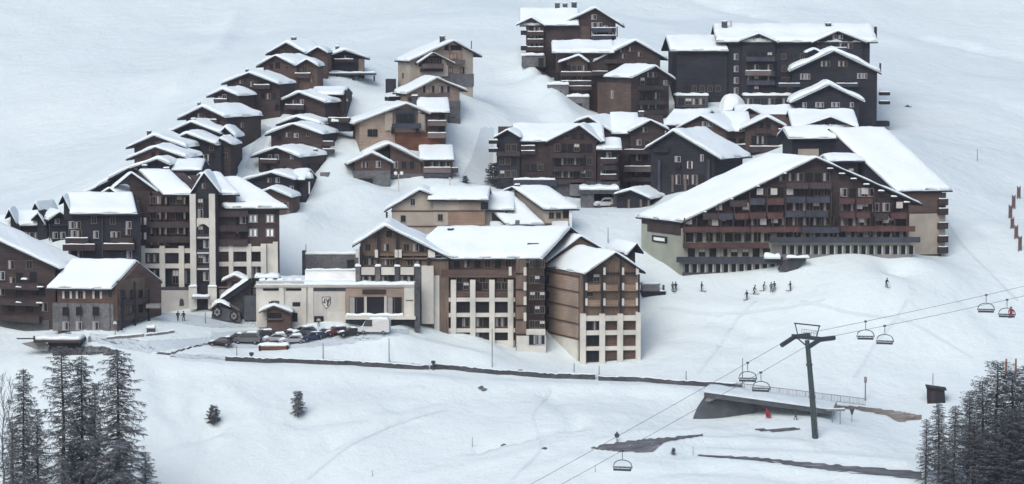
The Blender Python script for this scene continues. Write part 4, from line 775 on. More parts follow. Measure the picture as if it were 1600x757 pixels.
# recessed link to the corner block
fl = b.frame(830, 556, 488.4, 0)
for x in (796, 819): 
    for y in (417, 440, 463, 488): b.box('corbel_block', fm if x < 810 else fl, x - 1, x + 3.5, y, y + 13, -1.1, -.1, 'cream')
b.box('link_wall', fl, 806, 822, 406, 556, -.9, -.1, 'wood_gable')
for y in (412, 437, 462, 484, 507): b.row(fl, 828, 851, 3, y, .8, 1.2, ('dark', 'wood'), -.02); b.box('belt_line', fl, 806, 822, y + 14, y + 16, -1.05, -.91, 'beam')
b.box('link_base', fl, 807, 853, 524, 562, -1.0, -.05, 'cream'); b.box('link_band', fl, 822, 852, 514, 523, -.8, -.06, 'cream'); b.row(fl, 828, 850, 3, 530, 1, 1.6, ('wcurt', 'dark'), -1.02)
# corner block
fc = b.frame(906, 569, 485, 4); ctrl((906, 568, 485), (996, 562, 485.3), (860, 556, 487))
b.gable(fc, (909, 428), (958, 394), (1004, 425), 909, 998, 12, 569, wall='wood_gable', edge='beam', snow=.5, k=-.42, oh=1.0)
# timber gable of the main roof end, standing behind the corner block
fg = b.frame(900, 430, 497.5, 0); b.gable(fg, (850, 410), (904, 369), (946, 393), 853, 938, 3, 430, wall='wood_tan', edge='beam', snow=.5, k=-.5, drop=1)
sf = b.side(fc, 909, -.42, False)
b.box('plank_wall', sf, 853, 904, 430, 524, -.1, -.01, 'wood_greige'); b.box('cream_base', sf, 853, 904, 526, 575, -.25, -.01, 'cream')
for y in (426, 451, 475, 500, 523): b.box('belt_line', sf, 853, 906, y, y + 2.2, -.22, -.11, 'wood_brown')
for y in (437, 461, 485, 508, 532): b.win(sf, 857, y, .8, 1.2, 'dark', -.12)
b.box('corner_trim', sf, 853, 855, 430, 560, -.3, -.11, 'beam')
for x, y0 in ((908, 490), (938, 490), (966, 490), (995, 487)): b.box('cream_post', fc, x - 2, x + 6.5 if x < 990 else x + 5, y0, 575, -1.0, -.05, 'cream')
for y0, y1 in ((493, 501), (516, 523), (541, 547)): b.box('cream_band', fc, 908, 998, y0, y1, -.8, -.06, 'cream')
for x0, x1 in ((917, 937), (946, 965), (974, 994)):
    for y in (509, 532, 557): b.box('recess_wall', fc, x0, x1, y - 9, y + 9, -.05, -.02, 'wood_brown'); b.row(fc, x0 + 1, x1 - 1, 2, y, 1.0, 1.5, ('dark', 'dark', 'curt'), -.04)
    for y in (440, 464): b.bal(fc, x0 - 3, x1, y + 5, 1.0, .6, 'wood_tan', False)
    for y in (434, 457, 481): b.row(fc, x0, x1, 2, y, 1.0, 1.3, ('dark', 'dark', 'wood'))
for x, y0 in ((911, 428), (939, 412), (968, 404), (996, 428)): b.box('gable_post', fc, x, x + 2.6, y0, 488, -1.0, -.5, 'beam')
for x in (913, 941, 970, 993):
    for y in (418, 442, 466):
        if not (y == 418 and x in (913,)): b.box('corbel_block', fc, x, x + 4.4, y, y + 11, -.95, -.05, 'cream')
b.row(fc, 946, 964, 2, 412, 1.0, 1.2, ('curt',))
b.box('gable_tie', fc, 914, 996, 426, 428, -.6, -.02, 'beam')
# small turret roof right of the corner block
ft = b.frame(985, 400, 496, -20); b.gable(ft, (975, 398), (991, 380), (1001, 394), 977, 994, 6, 400, wall='wood_dark', edge='beam', snow=.5, k=-.9)
b.chim(704, 356, 497, 1.0, 1.6); b.box('roof_window', b.frame(834, 383, 493), 824, 842, 380, 384, -.5, .5, 'beam')
# ---------------------------------------------------------------- low conference wing, with its emblem
b = Bld('conference_wing', 'low cream wing with a shield emblem, a white roof screen and a big glazed bay', 'building', 520, 505, 487, 0)
f = b.fr
g = b.box('wall', f, 400, 650, 449, 512, 0, 13, 'cream')
g = b.box('roof', f, 398, 653, 446, 449, -.4, 13, 'cream_grey'); b.cap(f, 398, 654, 446, .55, -.5, 13, parent=g, name='roof_snow')
b.box('roof_screen', f, 474, 556, 426, 446, 4, 4.3, 'plaster_white'); b.cap(f, 474, 556, 426, .3, 3.8, 4.5)
b.box('parapet', f, 400, 474, 440, 446.4, -.1, .3, 'cream_grey')
for x0, x1 in ((411, 436), (447, 473)): b.box('slit_window', f, x0, x1, 451, 454.5, -.08, -.01, 'glass')
for x0, x1, y0, y1 in ((420, 434, 472, 476), (457, 469, 472.5, 479), (456, 465, 489, 503)): b.box('slit_window', f, x0, x1, y0, y1, -.08, -.01, 'glass')
for x in (439, 474, 485): b.box('pilaster', f, x - 3, x + 5, 449.5, 512, -.35, -.01, 'cream')
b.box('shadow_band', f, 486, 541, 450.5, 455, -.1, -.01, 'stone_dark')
b.box('facing_panel', f, 488, 540, 456, 506, -.22, -.02, 'cream_grey')
# shield emblem
def shield(xc, yt, yb, w, y, m, s):
    a, zt = f.px(xc, yt); _, zb = f.px(xc, yb); W = f.px(xc + w, yt)[0] - a
    pts = [(-W * s, zt - (1 - s) * .3), (-W * .5 * s, zt + .05 - (1 - s) * .3), (0, zt - (1 - s) * .3), (W * .5 * s, zt + .05 - (1 - s) * .3), (W * s, zt - (1 - s) * .3), (W * s, zt * .45 + zb * .55), (W * .5 * s, zt * .2 + zb * .8 + (1 - s) * .2), (0, zb + (1 - s) * .4), (-W * .5 * s, zt * .2 + zb * .8 + (1 - s) * .2), (-W * s, zt * .45 + zb * .55)]
    mb = MB(); mb.prism([(a + x, z) for x, z in pts][::-1], lambda p, e, z: f.w(p, e, z), y - .05, y, m); return mb
em = shield(510, 464, 483, 7, -.23, 'stone_dark', 1.0).obj('emblem', b.root); shield(510, 464.6, 482.4, 7, -.285, 'cream', .82).obj('emblem_field', em)
mk = MB(); a0, zt = f.px(505.5, 466); a1, zb = f.px(509.5, 474)
def epoly(pts, name='emblem_mark'):
    mb = MB(); mb.prism([f.px(x, y) for x, y in pts], lambda p, e, z: f.w(p, e, z), -.38, -.345, 'stone_dark'); mb.obj(name, em)
epoly([(505, 474), (508.6, 474), (508.6, 466.5), (506.6, 466.5), (506.6, 471), (505, 471)]); epoly([(510.5, 478), (512.4, 478), (514.8, 470), (516, 466.5), (513.6, 466.5), (512.2, 470), (510.6, 466.5), (509.4, 466.5), (511.2, 473)])
b.box('doorway', f, 491, 506, 494, 509, -.3, -.23, 'glass'); b.box('roller_shutter', f, 512, 540, 487, 506, -.3, -.23, 'cream')
# glazed bay with timber surround
b.box('bay_frame', f, 541, 632, 450, 493, -1.6, -.05, 'wood_greige')
for x0, x1 in ((547, 569), (574, 600), (606, 628)): b.win(f, (x0 + x1) / 2, 476, (x1 - x0) / 8.9, 2.9, 'curt' if x0 != 574 else 'dark', -1.62)
for x in (570, 601): b.box('bay_post', f, x, x + 4, 462, 492, -1.9, -1.62, 'cream_grey')
b.box('name_board', f, 567, 604, 451, 458, -1.8, -1.65, 'wood_dark')
b.box('bay_pier', f, 632, 649, 449.5, 497, -1.9, -.05, 'cream')
sg = MB(); 
for i in range(6): x0 = 635 + i * 1.9; p0 = f.px(x0, 467 + (.7 if i % 2 else 0)); p1 = f.px(x0 + 1.6, 468 + (0 if i % 2 else .7)); sg.bar(f.w(p0[0], -1.95, p0[1]), f.w(p1[0], -1.95, p1[1]), .07, 'stone_dark')
sg.obj('lettering', b.root)
g = b.box('bay_ledge', f, 540, 650, 492, 497, -2.6, -.05, 'cream'); b.cap(f, 541, 632, 492, .5, -2.6, -1.9, parent=g)
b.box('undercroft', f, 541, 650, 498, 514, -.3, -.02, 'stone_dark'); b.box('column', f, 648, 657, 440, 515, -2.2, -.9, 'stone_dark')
w_ = Bld('retaining_wall', 'grey stone retaining wall under snow behind the white roof screen', 'wall', 516, 428, 507, 0, base=False)
g = w_.box('stonework', w_.fr, 474, 560, 398, 440, 0, 1.2, 'stone'); w_.cap(w_.fr, 473, 561, 398, .5, -.1, 1.4, parent=g, name='wall_snow'); w_.row(w_.fr, 540, 556, 1, 412, 1.2, 1.2, ('dark',)); w_.box('wall_pier', w_.fr, 472, 477, 392, 440, -.3, .9, 'stone_dark')
# terrace furniture on the flat roof
T1 = b.frame(420, 445, 490)
g = b.root
for i, (x, wd) in enumerate(((404, 10), (416, 9), (432, 11), (448, 10), (461, 9))):
    t = empty('terrace_table', T1.w(*[T1.px(x + 5, 440)[0], 1.2, T1.px(x, 446)[1]]), ('snow-covered terrace table on the low roof beside the cream tower building', 'snow-covered terrace table second from the cream tower building', 'snow-covered terrace table in the middle of the low roof', 'snow-covered terrace table second from the white roof screen', 'snow-covered terrace table right beside the white roof screen')[i], 'table', 'snowed-in tables on the roof terrace')
    o = t.location; mb = MB(); mb.box(o.x - .6, o.x + .6, o.y - .5, o.y + .5, o.z + .72, o.z + .78, 'beam'); to = mb.obj('table_top', t); sb = MB(); pillow(sb, lambda x_, y_, z_: Vector((o.x + x_, o.y + y_, o.z + .785 + z_)), -.6, .6, -.5, .5, .4, 'snow_roof'); sb.obj('table_snow', to, smooth=True)
    for sx in (-.5, .5):
        for sy in (-.4, .4): mb = MB(); mb.box(o.x + sx - .04, o.x + sx + .04, o.y + sy - .04, o.y + sy + .04, o.z, o.z + .72, 'beam'); mb.obj('leg', t)
t = Bld('parasol_bar', 'little terrace bar with a snow-laden awning beside the cream tower building', 'bar', 412, 446, 492.5, 0, base=False)
g = t.box('roof', t.fr, 396, 437, 434, 436, -1, 2, 'beam'); t.cap(t.fr, 398, 437, 434, .7, -1.1, 2, parent=g, name='roof_snow'); t.box('counter', t.fr, 402, 425, 440, 446, -.6, 0, 'wood_brown'); 
for x in (400, 418, 432): t.box('post', t.fr, x, x + 2, 436, 446, -.6, -.4, 'beam')

# ---------------------------------------------------------------- cream tower building on the left
b = Bld('hotel', 'cream and dark timber hotel with a pointed central gable between two tall cream pillars', 'hotel', 318, 478, 499, 0)
f = b.fr; ctrl((235, 492, 498), (430, 478, 499))
b.eave(f, (250, 304), (300, 304), 268, 8, 236, 318, 478, wall='wood_dark', k=-.6, snow=.55, oh=1.2, roof='beam', back=.03); b.box('side_wall', f, 216, 237, 300, 492, .05, 3, 'wood_dark')
fR = b.frame(385, 478, 498.8, 0); b.eave(fR, (343, 325), (441, 325), 279, 8, 318, 434, 478, wall='wood_dark', k=-1.05, snow=.6, oh=1.2, roof='beam')
b.eave(b.frame(350, 478, 498.4), (338, 304), (372, 304), 272, 8, 320, 366, 478, wall='wood_dark', snow=.5, k=-.5)
fgl = b.frame(230, 330, 500.5, 0); b.gable(fgl, (174, 296), (205, 270), (254, 306), 200, 250, 1.5, 330, wall='wood_dark', edge='beam', snow=.4, k=-.2)
ft = b.frame(318, 478, 496.6, 0); b.gable(ft, (296, 305), (319, 270), (346, 304), 301, 337, 8, 478, wall='wood_black', edge='beam', snow=.5, oh=.5)
for x0, x1 in ((297, 308), (327, 338)): b.box('tower_pillar', ft, x0, x1, 303, 470, -.9, -.05, 'cream')
for x0, x1 in ((296, 309), (326, 340)): g = b.box('pillar_base', ft, x0, x1, 448, 482, -1.3, -.92, 'cream'); b.cap(ft, x0, x1, 447.5, .4, -1.4, -.6, parent=g)
b.box('tower_bridge', ft, 308, 327, 341, 350, -.7, -.04, 'cream')
mb = MB(); n = 9; pa = [ft.px(308, 350)] + [ft.px(308 + 19 * i / n, 355.5 - 5.5 * math.sin(math.pi * i / n)) for i in range(n + 1)] + [ft.px(327, 350)]
mb.prism(pa, lambda a, e, z: ft.w(a, e, z), -.65, -.05, 'cream'); mb.obj('tower_arch', b.root)
for y in (367, 391, 416): b.bal(ft, 308, 327, y - 1, .9, .5, 'rail_grey', False); b.box('tower_band', ft, 308, 327, y + 3, y + 5.5, -.6, -.06, 'cream')
for y in (318, 334, 360, 381, 404, 432): b.row(ft, 309, 326, 2, y, .8, 1.5, ('dark', 'wcurt'), -.02)
b.win(ft, 318, 291, .5, .8, 'curt')
b.box('porch_roof', ft, 302, 329, 462, 465, -2.6, -.4, 'metal_grey'); b.cap(ft, 302, 329, 462, .35, -2.6, -.4); b.box('entrance', ft, 308, 327, 466, 482, -.3, -.05, 'glass')
for x in (223, 254, 284): b.box('cream_post', f, x - 4, x + 5, 384, 449, -.95, -.05, 'cream')
for x in (361, 389): b.box('cream_post', fR, x - 3, x + 4.5, 381, 440, -.95, -.05, 'cream')
b.box('cream_pier', fR, 408, 417, 381, 445, -.95, -.05, 'cream'); b.box('cream_pier', fR, 427, 435, 378, 450, -.95, -.05, 'cream'); b.box('cream_wall', fR, 417, 428, 381, 446, -.3, -.05, 'cream')
for y0, y1 in ((388, 395), (412, 419)): b.box('cream_band', f, 219, 300, y0, y1, -.75, -.06, 'cream')
for y0, y1 in ((385, 393), (409, 416)): b.box('cream_band', fR, 338, 410, y0, y1, -.75, -.06, 'cream')
for x0, x1 in ((230, 249), (260, 279), (289, 297)): b.row(f, x0, x1, 2 if x1 - x0 > 12 else 1, 403.5, 1.0, 1.4, ('dark', 'curt', 'dark')); b.row(f, x0, x1, 2 if x1 - x0 > 12 else 1, 433, 1.05, 2.4, ('dark', 'curt', 'dark'))
for x0, x1 in ((339, 357), (366, 385), (394, 407)): b.row(fR, x0, x1, 2, 400.5, 1.0, 1.4, ('dark', 'dark')); b.row(fR, x0, x1, 2, 426, 1.0, 2.0, ('dark', 'curt'))
b.row(fR, 424, 430, 1, 400, .6, 1.4, ('dark',)); b.row(fR, 424, 430, 1, 424, .6, 1.4, ('dark',))
for x0, x1 in ((232, 297),):
    for y in (324, 348, 371): b.bal(f, x0, x1, y - 2, 1.0, 1.3, 'rail_wood', False)
for y in (313, 337, 360, 377): b.row(f, 234, 296, 6, y, .9, 1.3, ('dark', 'dark', 'curt', 'wood'))
for y in (330, 353, 375): b.bal(fR, 340, 388, y - 1, 1.0, 1.3, 'rail_wood', False); b.row(fR, 340, 385, 4, y - 9, .9, 1.3, ('dark', 'wcurt', 'dark'))
for y in (342, 364):
    for x in (392, 399, 419, 425): b.win(fR, x, y, .6, 1.3, 'white'); b.box('white_shutter', fR, x - 1.8, x + 1.8, y - 5, y + 5, -.2, -.13, 'plaster_white')
for y in (346, 369):
    for x in (219, 227): b.box('white_shutter', f, x - 2, x + 2, y - 5.5, y + 5.5, -.2, -.13, 'plaster_white')
for x in (250, 259, 288): 
    for y in (313, 336, 360): b.box('balcony_divider', f, x, x + 3, y - 5, y + 6, -1.2, -.02, 'frame_wood')
b.box('dark_plinth', f, 228, 298, 448, 453, -1.1, -.06, 'stone_dark'); b.box('base_wall', f, 222, 300, 453, 495, -1.3, -.06, 'cream_grey'); b.box('base_wall', fR, 338, 405, 452, 495, -1.2, -.06, 'cream_grey')
mb = MB(); mb.prism([ft.px(285 + 3.6 * math.cos(t), 472 - 6.5 * math.sin(t) if math.sin(t) > 0 else 477) for t in (-.01, .5, 1, 1.57, 2.1, 2.6, 3.15)], lambda a, e, z: f.w(a, e, z), -1.38, -1.31, 'stone_dark'); mb.obj('arched_niche', b.root)
b.chim(260, 262, 508, 1.0, 1.6); b.chim(226, 258, 510, .9, 1.2)
# ---------------------------------------------------------------- dark row houses at the left edge
GB = 'dark row houses at the left edge'
b = Bld('row_house', 'wide dark row house with a drainpipe and two long snow-lined balconies', 'house', 160, 410, 493, 0, GB, False)
b.eave(b.fr, (108, 334), (214, 333), 304, 6, 106, 216, 415, wall='wood_black', k=-.25, snow=.6, edge=None, oh=1.0, back=.05)
for x0, x1, y in ((100, 150, 382), (163, 211, 381)): b.bal(b.fr, x0, x1, y, 1, 1.2, 'wood_dark')
b.bal(b.fr, 104, 139, 372, .9, 1.1, 'wood_dark'); b.bal(b.fr, 174, 208, 371, .9, 1.1, 'wood_dark', False); b.box('drainpipe', b.fr, 159, 161.5, 338, 402, -.3, -.1, 'rail_grey')
for x, y, st in ((112, 352, 'wcurt'), (122, 352, 'curt'), (115, 366, 'wcurt'), (124, 366, 'curt'), (150, 367, 'wcurt'), (177, 368, 'wcurt'), (184, 368, 'curt'), (201, 352, 'wcurt'), (200, 362, 'curt'), (202, 398, 'wcurt'), (125, 397, 'curt'), (176, 345, 'wood'), (147, 344, 'wood'), (190, 399, 'dark'), (140, 400, 'dark')): b.win(b.fr, x, y, .8, 1.2, st)
fgs = b.frame(97, 345, 493.4, 0); b.gable(fgs, (93, 318), (99, 305), (113, 334), 95, 112, 5, 345, wall='wood_black', edge='beam', snow=.4, drop=0)
b = Bld('row_house', 'dark gabled row house tucked behind the wide one with the drainpipe', 'house', 195, 345, 499.3, -14, GB, False)
b.gable(b.fr, (154, 308), (175, 294), (216, 327), 160, 212, 5, 350, wall='wood_black', edge=None, snow=.6, k=.15); b.row(b.fr, 172, 190, 2, 312, .7, .8, ('dark', 'wood'))
b = Bld('row_house', 'dark row house with a pointed front gable, left of the wide one with the drainpipe', 'house', 92, 372, 510, 12, GB)
b.gable(b.fr, (74, 344), (92, 331), (110, 344), 77, 107, 8, 376, wall='wood_black', edge=None, snow=.6, k=-.15); b.gable(b.frame(64, 350, 513), (54, 326), (58, 317), (66, 332), 56, 65, 6, 350, wall='wood_black', edge=None, k=.3)
b.win(b.fr, 89, 346, .7, .8, 'wcurt'); b.row(b.fr, 80, 104, 2, 368, .8, 1.1, ('wcurt', 'curt')); b.box('brace', b.fr, 80, 106, 351, 353, -.3, -.05, 'rail_grey'); b.box('drainpipe', b.fr, 76, 78, 350, 376, -.3, -.05, 'rail_grey')
b = Bld('row_house', 'dark row house with a low level snow eave between two steep little gables', 'house', 50, 372, 513, 0, GB)
b.eave(b.fr, (25, 352), (72, 353), 333, 5, 28, 76, 376, wall='wood_black', k=-.3, snow=.6); b.gable(b.frame(16, 355, 512), (9, 340), (15, 327), (28, 352), 11, 26, 5, 355, wall='wood_black', edge=None); b.row(b.fr, 34, 72, 4, 368, .8, 1.0, ('wcurt', 'dark', 'curt')); b.gable(b.frame(60, 350, 512), (50, 343), (60, 333), (72, 352), 53, 69, 4, 350, wall='wood_black', edge=None, snow=.4)
b = Bld('row_house', 'snow-buried dark row house cut by the left frame edge', 'house', 2, 372, 514, 0, GB)
b.eave(b.fr, (-40, 356), (26, 355), 342, 4, -36, 24, 376, wall='wood_black', snow=.7); b.row(b.fr, 2, 22, 2, 366, .8, .9, ('dark',))
# ---------------------------------------------------------------- big dark houses in front at the left edge
b = Bld('apartment_house', 'dark brown apartment house cut by the left frame edge, its long snow slope falling right', 'apartment house', 40, 517, 482, -20)
b.gable(b.fr, (-230, 421), (-66, 344), (98, 420), -222, 80, 8.5, 519, wall='wood_dark', edge='beam', snow=.5, oh=1.1)
for y in (441, 466, 491): b.bal(b.fr, 2, 66, y, 1.0, 1.2, 'wood_dark', False)
for x, y, st in ((18, 414, 'curt'), (46, 414, 'wood'), (3, 431, 'wcurt'), (31, 433, 'dark'), (20, 440, 'curt'), (52, 432, 'dark'), (30, 455, 'dark'), (54, 455, 'dark'), (3, 455, 'curt'), (18, 480, 'dark'), (46, 481, 'dark'), (70, 480, 'curt'), (22, 508, 'wcurt'), (50, 508, 'wcurt'), (65, 455, 'dark')): b.win(b.fr, x, y, 1.1, 1.4, st)
b.box('stone_base', b.fr, -100, 78, 497, 520, -.2, 1, 'stone_dark')
for x, y in ((30, 454), (63, 454), (38, 442), (30, 478), (62, 479)): b.cap(b.fr, x, x + 9, y - 6, .3, -1.3, -.6)
b = Bld('house', 'house with a grey stone ground floor, brown upper floor and big blank snow roof', 'house', 130, 516, 476, -9)
b.eave(b.fr, (78, 450), (180, 450), 408, 6, 83, 178, 518, wall='wood_brown', k=.36, snow=.5, edge=None, oh=1.0)
b.box('stone_base', b.fr, 82.5, 178.5, 474, 518, -.25, .3, 'stone')
for x in (102, 122, 143, 168): b.box('stone_buttress', b.fr, x - 7, x + 5, 474, 517, -.5, -.24, 'stone')
for x in (103, 124, 150): 
    b.win(b.fr, x + 1, 486, .9, 1.3, 'dark', -.5); b.win(b.fr, x + 1, 509, .9, 1.3, 'wcurt', -.5); b.win(b.fr, x + 2, 461, .8, 1.3, 'shut')
b.win(b.fr, 172, 460, .7, 1.2, 'wood')
sf = b.side(b.fr, 178, .36, True); xe = 0
b.box('gable_infill', sf, 182, 227, 436, 516, -.06, -.01, 'wood_gable')
for y in (458, 481, 503): b.row(sf, 184, 226, 3, y + 2, .9, 1.3, ('dark', 'curt', 'dark'), -.07)
for y in (470, 493): b.bal(sf, 186, 224, y, .9, .9, 'rail_wood', False)
for x in (183, 204, 226): b.box('gable_post', sf, x - 1, x + 1.6, 440 if x == 204 else 452, 516, -1.0, -.7, 'beam')
b.box('stone_base', sf, 182, 227, 497, 518, -.16, -.08, 'stone_dark')
b.box('side_canopy', b.frame(238, 480, 480), 228, 250, 476, 482, 0, 2, 'metal_grey')
ctrl((1140, 606, 469), (1200, 600, 470), (1095, 640, 460))
build_terrain()
# ---------------------------------------------------------------- roads and sheets that follow the snow
def sheet(name, top, bot, m, lift=.10, n=40, k=6):
    def at(pl, t):
        xs = [p[0] for p in pl]; x = xs[0] + (xs[-1] - xs[0]) * t
        return x, float(np.interp(x, xs, [p[1] for p in pl]))
    vs = []
    for i in range(n + 1):
        a = at(top, i / n); c = at(bot, i / n)
        for j in range(k + 1):
            t = j / k; q = ground(a[0] + (c[0] - a[0]) * t, a[1] + (c[1] - a[1]) * t); vs.append((q.x, q.y, q.z + lift))
    mb = MB(); mb.add(vs, [(i * (k + 1) + j, (i + 1) * (k + 1) + j, (i + 1) * (k + 1) + j + 1, i * (k + 1) + j + 1) for i in range(n) for j in range(k)], m)
    o = mb.obj(name, None, smooth=True); o['kind'] = 'structure'; return o
sheet('road', [(924, 701), (960, 693), (1020, 686), (1098, 680)], [(924, 702), (960, 706), (1018, 708), (1040, 691), (1098, 682)], 'asphalt')
sheet('road', [(1290, 633), (1350, 637), (1400, 643), (1440, 650)], [(1290, 637), (1340, 641), (1385, 650), (1405, 660), (1440, 656)], 'mud_road')
sheet('road', [(1090, 711), (1180, 716), (1300, 727), (1440, 738)], [(1090, 713), (1180, 720), (1300, 736), (1440, 750)], 'asphalt', n=60, k=4)
sheet('path', [(1180, 671), (1215, 672), (1250, 669)], [(1180, 674), (1215, 676), (1250, 671)], 'asphalt', n=16, k=3)
sheet('road', [(244, 552), (262, 553), (300, 542), (330, 536)], [(244, 553.5), (262, 556), (300, 544), (330, 538)], 'asphalt', n=24, k=4, lift=.06)
sheet('path', [(140, 521), (230, 533), (330, 527)], [(140, 533), (230, 552), (330, 536)], 'snow_packed', lift=.05, n=50, k=8)
sheet('path', [(330, 520), (430, 514), (560, 512), (640, 515)], [(330, 543), (430, 545), (520, 541), (640, 522)], 'snow_packed', lift=.05, n=60, k=8)
sheet('path', [(382, 262), (394, 232), (410, 195)], [(398, 270), (410, 238), (424, 200)], 'snow_packed', lift=.06, n=24, k=6)
sheet('path', [(716, 285), (736, 250), (752, 200)], [(764, 290), (770, 250), (772, 200)], 'snow_packed', lift=.06, n=30, k=8)
sheet('path', [(240, 486), (330, 496), (400, 503)], [(240, 500), (330, 512), (400, 512)], 'snow_packed', lift=.05, n=40, k=5)
sheet('path', [(1100, 606), (1150, 610), (1200, 613)], [(1100, 611), (1150, 614), (1200, 616)], 'snow_packed', lift=.05, n=20, k=3)
sheet('road', [(266, 553), (400, 559), (540, 563), (670, 570), (800, 579), (930, 586), (1100, 597)], [(266, 559), (400, 565), (540, 569), (670, 576), (800, 585), (930, 592), (1100, 602)], 'snow_packed', lift=.05, n=120, k=4)
for pl in ([(1418, 470), (1400, 498), (1362, 545), (1335, 590)], [(1180, 470), (1150, 500), (1120, 545), (1090, 585)], [(1470, 330), (1500, 380), (1540, 420), (1590, 470)], [(1250, 470), (1330, 490), (1420, 500), (1520, 560)], [(700, 640), (620, 660), (540, 700), (480, 750)], [(860, 610), (830, 650), (850, 700), (800, 750)], [(1030, 480), (1100, 492), (1200, 486), (1290, 470)]):
    vs = []; N = 16 * (len(pl) - 1)
    g = [ground(*[pl[min(int(i / 16), len(pl) - 2)][a] + (pl[min(int(i / 16), len(pl) - 2) + 1][a] - pl[min(int(i / 16), len(pl) - 2)][a]) * (i / 16 - min(int(i / 16), len(pl) - 2)) for a in (0, 1)]) for i in range(N + 1)]
    for _ in range(14): g = [g[0]] + [(g[i - 1] + g[i] * 2 + g[i + 1]) / 4 for i in range(1, N)] + [g[-1]]
    for i, q in enumerate(g):
        d_ = (g[min(i + 1, N)] - g[max(i - 1, 0)]); d_.z = 0; d_.normalize(); s_ = Vector((-d_.y, d_.x, 0)) * .3 * random.uniform(.8, 1.2)
        for w_ in (-1, 1): v = q + s_ * w_; vs.append((v.x, v.y, tz(v.x, v.y) + .05))
    mb = MB(); mb.add(vs, [(i * 2, i * 2 + 1, i * 2 + 3, i * 2 + 2) for i in range(N)], 'snow_track'); o = mb.obj('path', None, smooth=True); o['kind'] = 'structure'
def wall_along(name, pts, h, th, m, label, cat, group=None, n=60, snow=0, low=.6):
    xs = np.linspace(pts[0][0], pts[-1][0], n); g = [ground(x, float(np.interp(x, [p[0] for p in pts], [p[1] for p in pts]))) for x in xs]
    zs = np.convolve(np.pad([q.z for q in g], 2, 'edge'), np.ones(5) / 5, 'valid'); ys = np.convolve(np.pad([q.y for q in g], 2, 'edge'), np.ones(5) / 5, 'valid')
    mb = MB(); vs = []
    for q, y, z in zip(g, ys, zs): 
        hh = h * random.uniform(.85, 1.1)
        vs += [(q.x, y, z - low), (q.x, y, z + hh), (q.x, y + th, z + hh), (q.x, y + th, z - low)]
    fs = [(i * 4 + j, i * 4 + (j + 1) % 4, (i + 1) * 4 + (j + 1) % 4, (i + 1) * 4 + j) for i in range(n - 1) for j in range(4)] + [(0, 1, 2, 3), tuple((n - 1) * 4 + j for j in (3, 2, 1, 0))]
    mb.add(vs, fs, m); o = mb.obj(name, None, off=g[0]); tag(o, label, cat, group)
    if snow:
        sb = MB(); v2 = []
        for i, (q, y, z) in enumerate(zip(g, ys, zs)):
            top = vs[i * 4 + 1][2] + .01
            v2 += [(q.x, y - .05, top), (q.x, y + th * .3, top + snow), (q.x, y + th * .8, top + snow), (q.x, y + th + .05, top)]
        sb.add(v2, [(i * 4 + j, i * 4 + j + 1, (i + 1) * 4 + j + 1, (i + 1) * 4 + j) for i in range(n - 1) for j in range(3)], 'snow_roof'); sb.obj('wall_snow', o, smooth=True)
    return o
wall_along('roadside_wall', [(352, 564), (400, 567), (470, 569), (540, 571), (600, 575), (670, 578)], .8, .5, 'stone_dark', 'long low dark wall along the road below the car park', 'wall', snow=.12)
wall_along('roadside_wall', [(672, 578), (700, 578), (740, 582), (800, 587), (850, 591), (930, 594)], .85, .5, 'stone_dark', 'low dark wall below the central hotel, running on to the bridge road', 'wall', snow=.12)
wall_along('roadside_wall', [(935, 595), (1000, 597), (1060, 602), (1110, 604), (1160, 608)], .8, .5, 'stone_dark', 'low dark wall that ends above the bridge abutment', 'wall', snow=.12, n=40)
wall_along('kerb_wall', [(166, 531), (195, 530), (224, 526)], .5, .6, 'concrete', 'low grey wall in front of the stone house, left of the pair', 'wall', 'low grey kerb walls by the junction', n=12, snow=.2)
wall_along('kerb_wall', [(228, 526), (250, 524), (272, 520)], .4, .6, 'concrete', 'low grey wall in front of the stone house, right of the pair', 'wall', 'low grey kerb walls by the junction', n=12, snow=.2)
# ---------------------------------------------------------------- bridge
B0, B1 = P(1100, 613, 456.5), P(1302, 641, 451)
br = empty('bridge', B0.copy(), 'flat concrete road bridge over a dark abutment, beside the ski lift tower', 'bridge')
bk = Vector((1.5, 8, .15))
mb = MB(); d = Vector((0, 0, -.55)); mb.hexa([B0 + d, B1 + d, B1 + bk + d, B0 + bk + d, B0, B1, B1 + bk, B0 + bk], 'concrete'); dk = mb.obj('deck', br)
sb = MB(); N = 30; vs = []
for i in range(N + 1):
    p = B0.lerp(B1, i / N)
    for t, z in ((-.02, .0), (.03, .22), (.3, .25), (.7, .3), (.97, .22), (1.0, 0)): q = p + bk * t; vs.append((q.x, q.y, q.z + .01 + z * (1 + .3 * math.sin(i * 1.3 + t * 5))))
sb.add(vs, [(i * 6 + j, i * 6 + j + 1, (i + 1) * 6 + j + 1, (i + 1) * 6 + j) for i in range(N) for j in range(5)], 'snow_ground'); sb.obj('deck_snow', dk, smooth=True)
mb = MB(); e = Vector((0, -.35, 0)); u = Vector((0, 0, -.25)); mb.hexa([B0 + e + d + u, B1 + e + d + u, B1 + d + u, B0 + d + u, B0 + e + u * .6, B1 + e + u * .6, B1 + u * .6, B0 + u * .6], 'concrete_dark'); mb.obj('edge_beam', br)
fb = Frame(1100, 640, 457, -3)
mb = MB(); mb.prism([fb.px(x, y) for x, y in ((1077, 663), (1102, 626), (1112, 617), (1180, 628), (1180, 674), (1100, 674))][::-1], lambda a, e_, z: fb.w(a, e_, z), 0, 5, 'concrete_dark'); mb.obj('abutment', br)  # abutment's shade under the deck is put into this darker concrete colour
fb2 = Frame(1100, 640, 457.6, -3); mb = MB(); mb.prism([fb2.px(x, y) for x, y in ((1179, 628), (1196, 631), (1200, 668), (1179, 674))][::-1], lambda a, e_, z: fb2.w(a, e_, z), 0, 4.5, 'stone'); mb.obj('wing_wall', br)
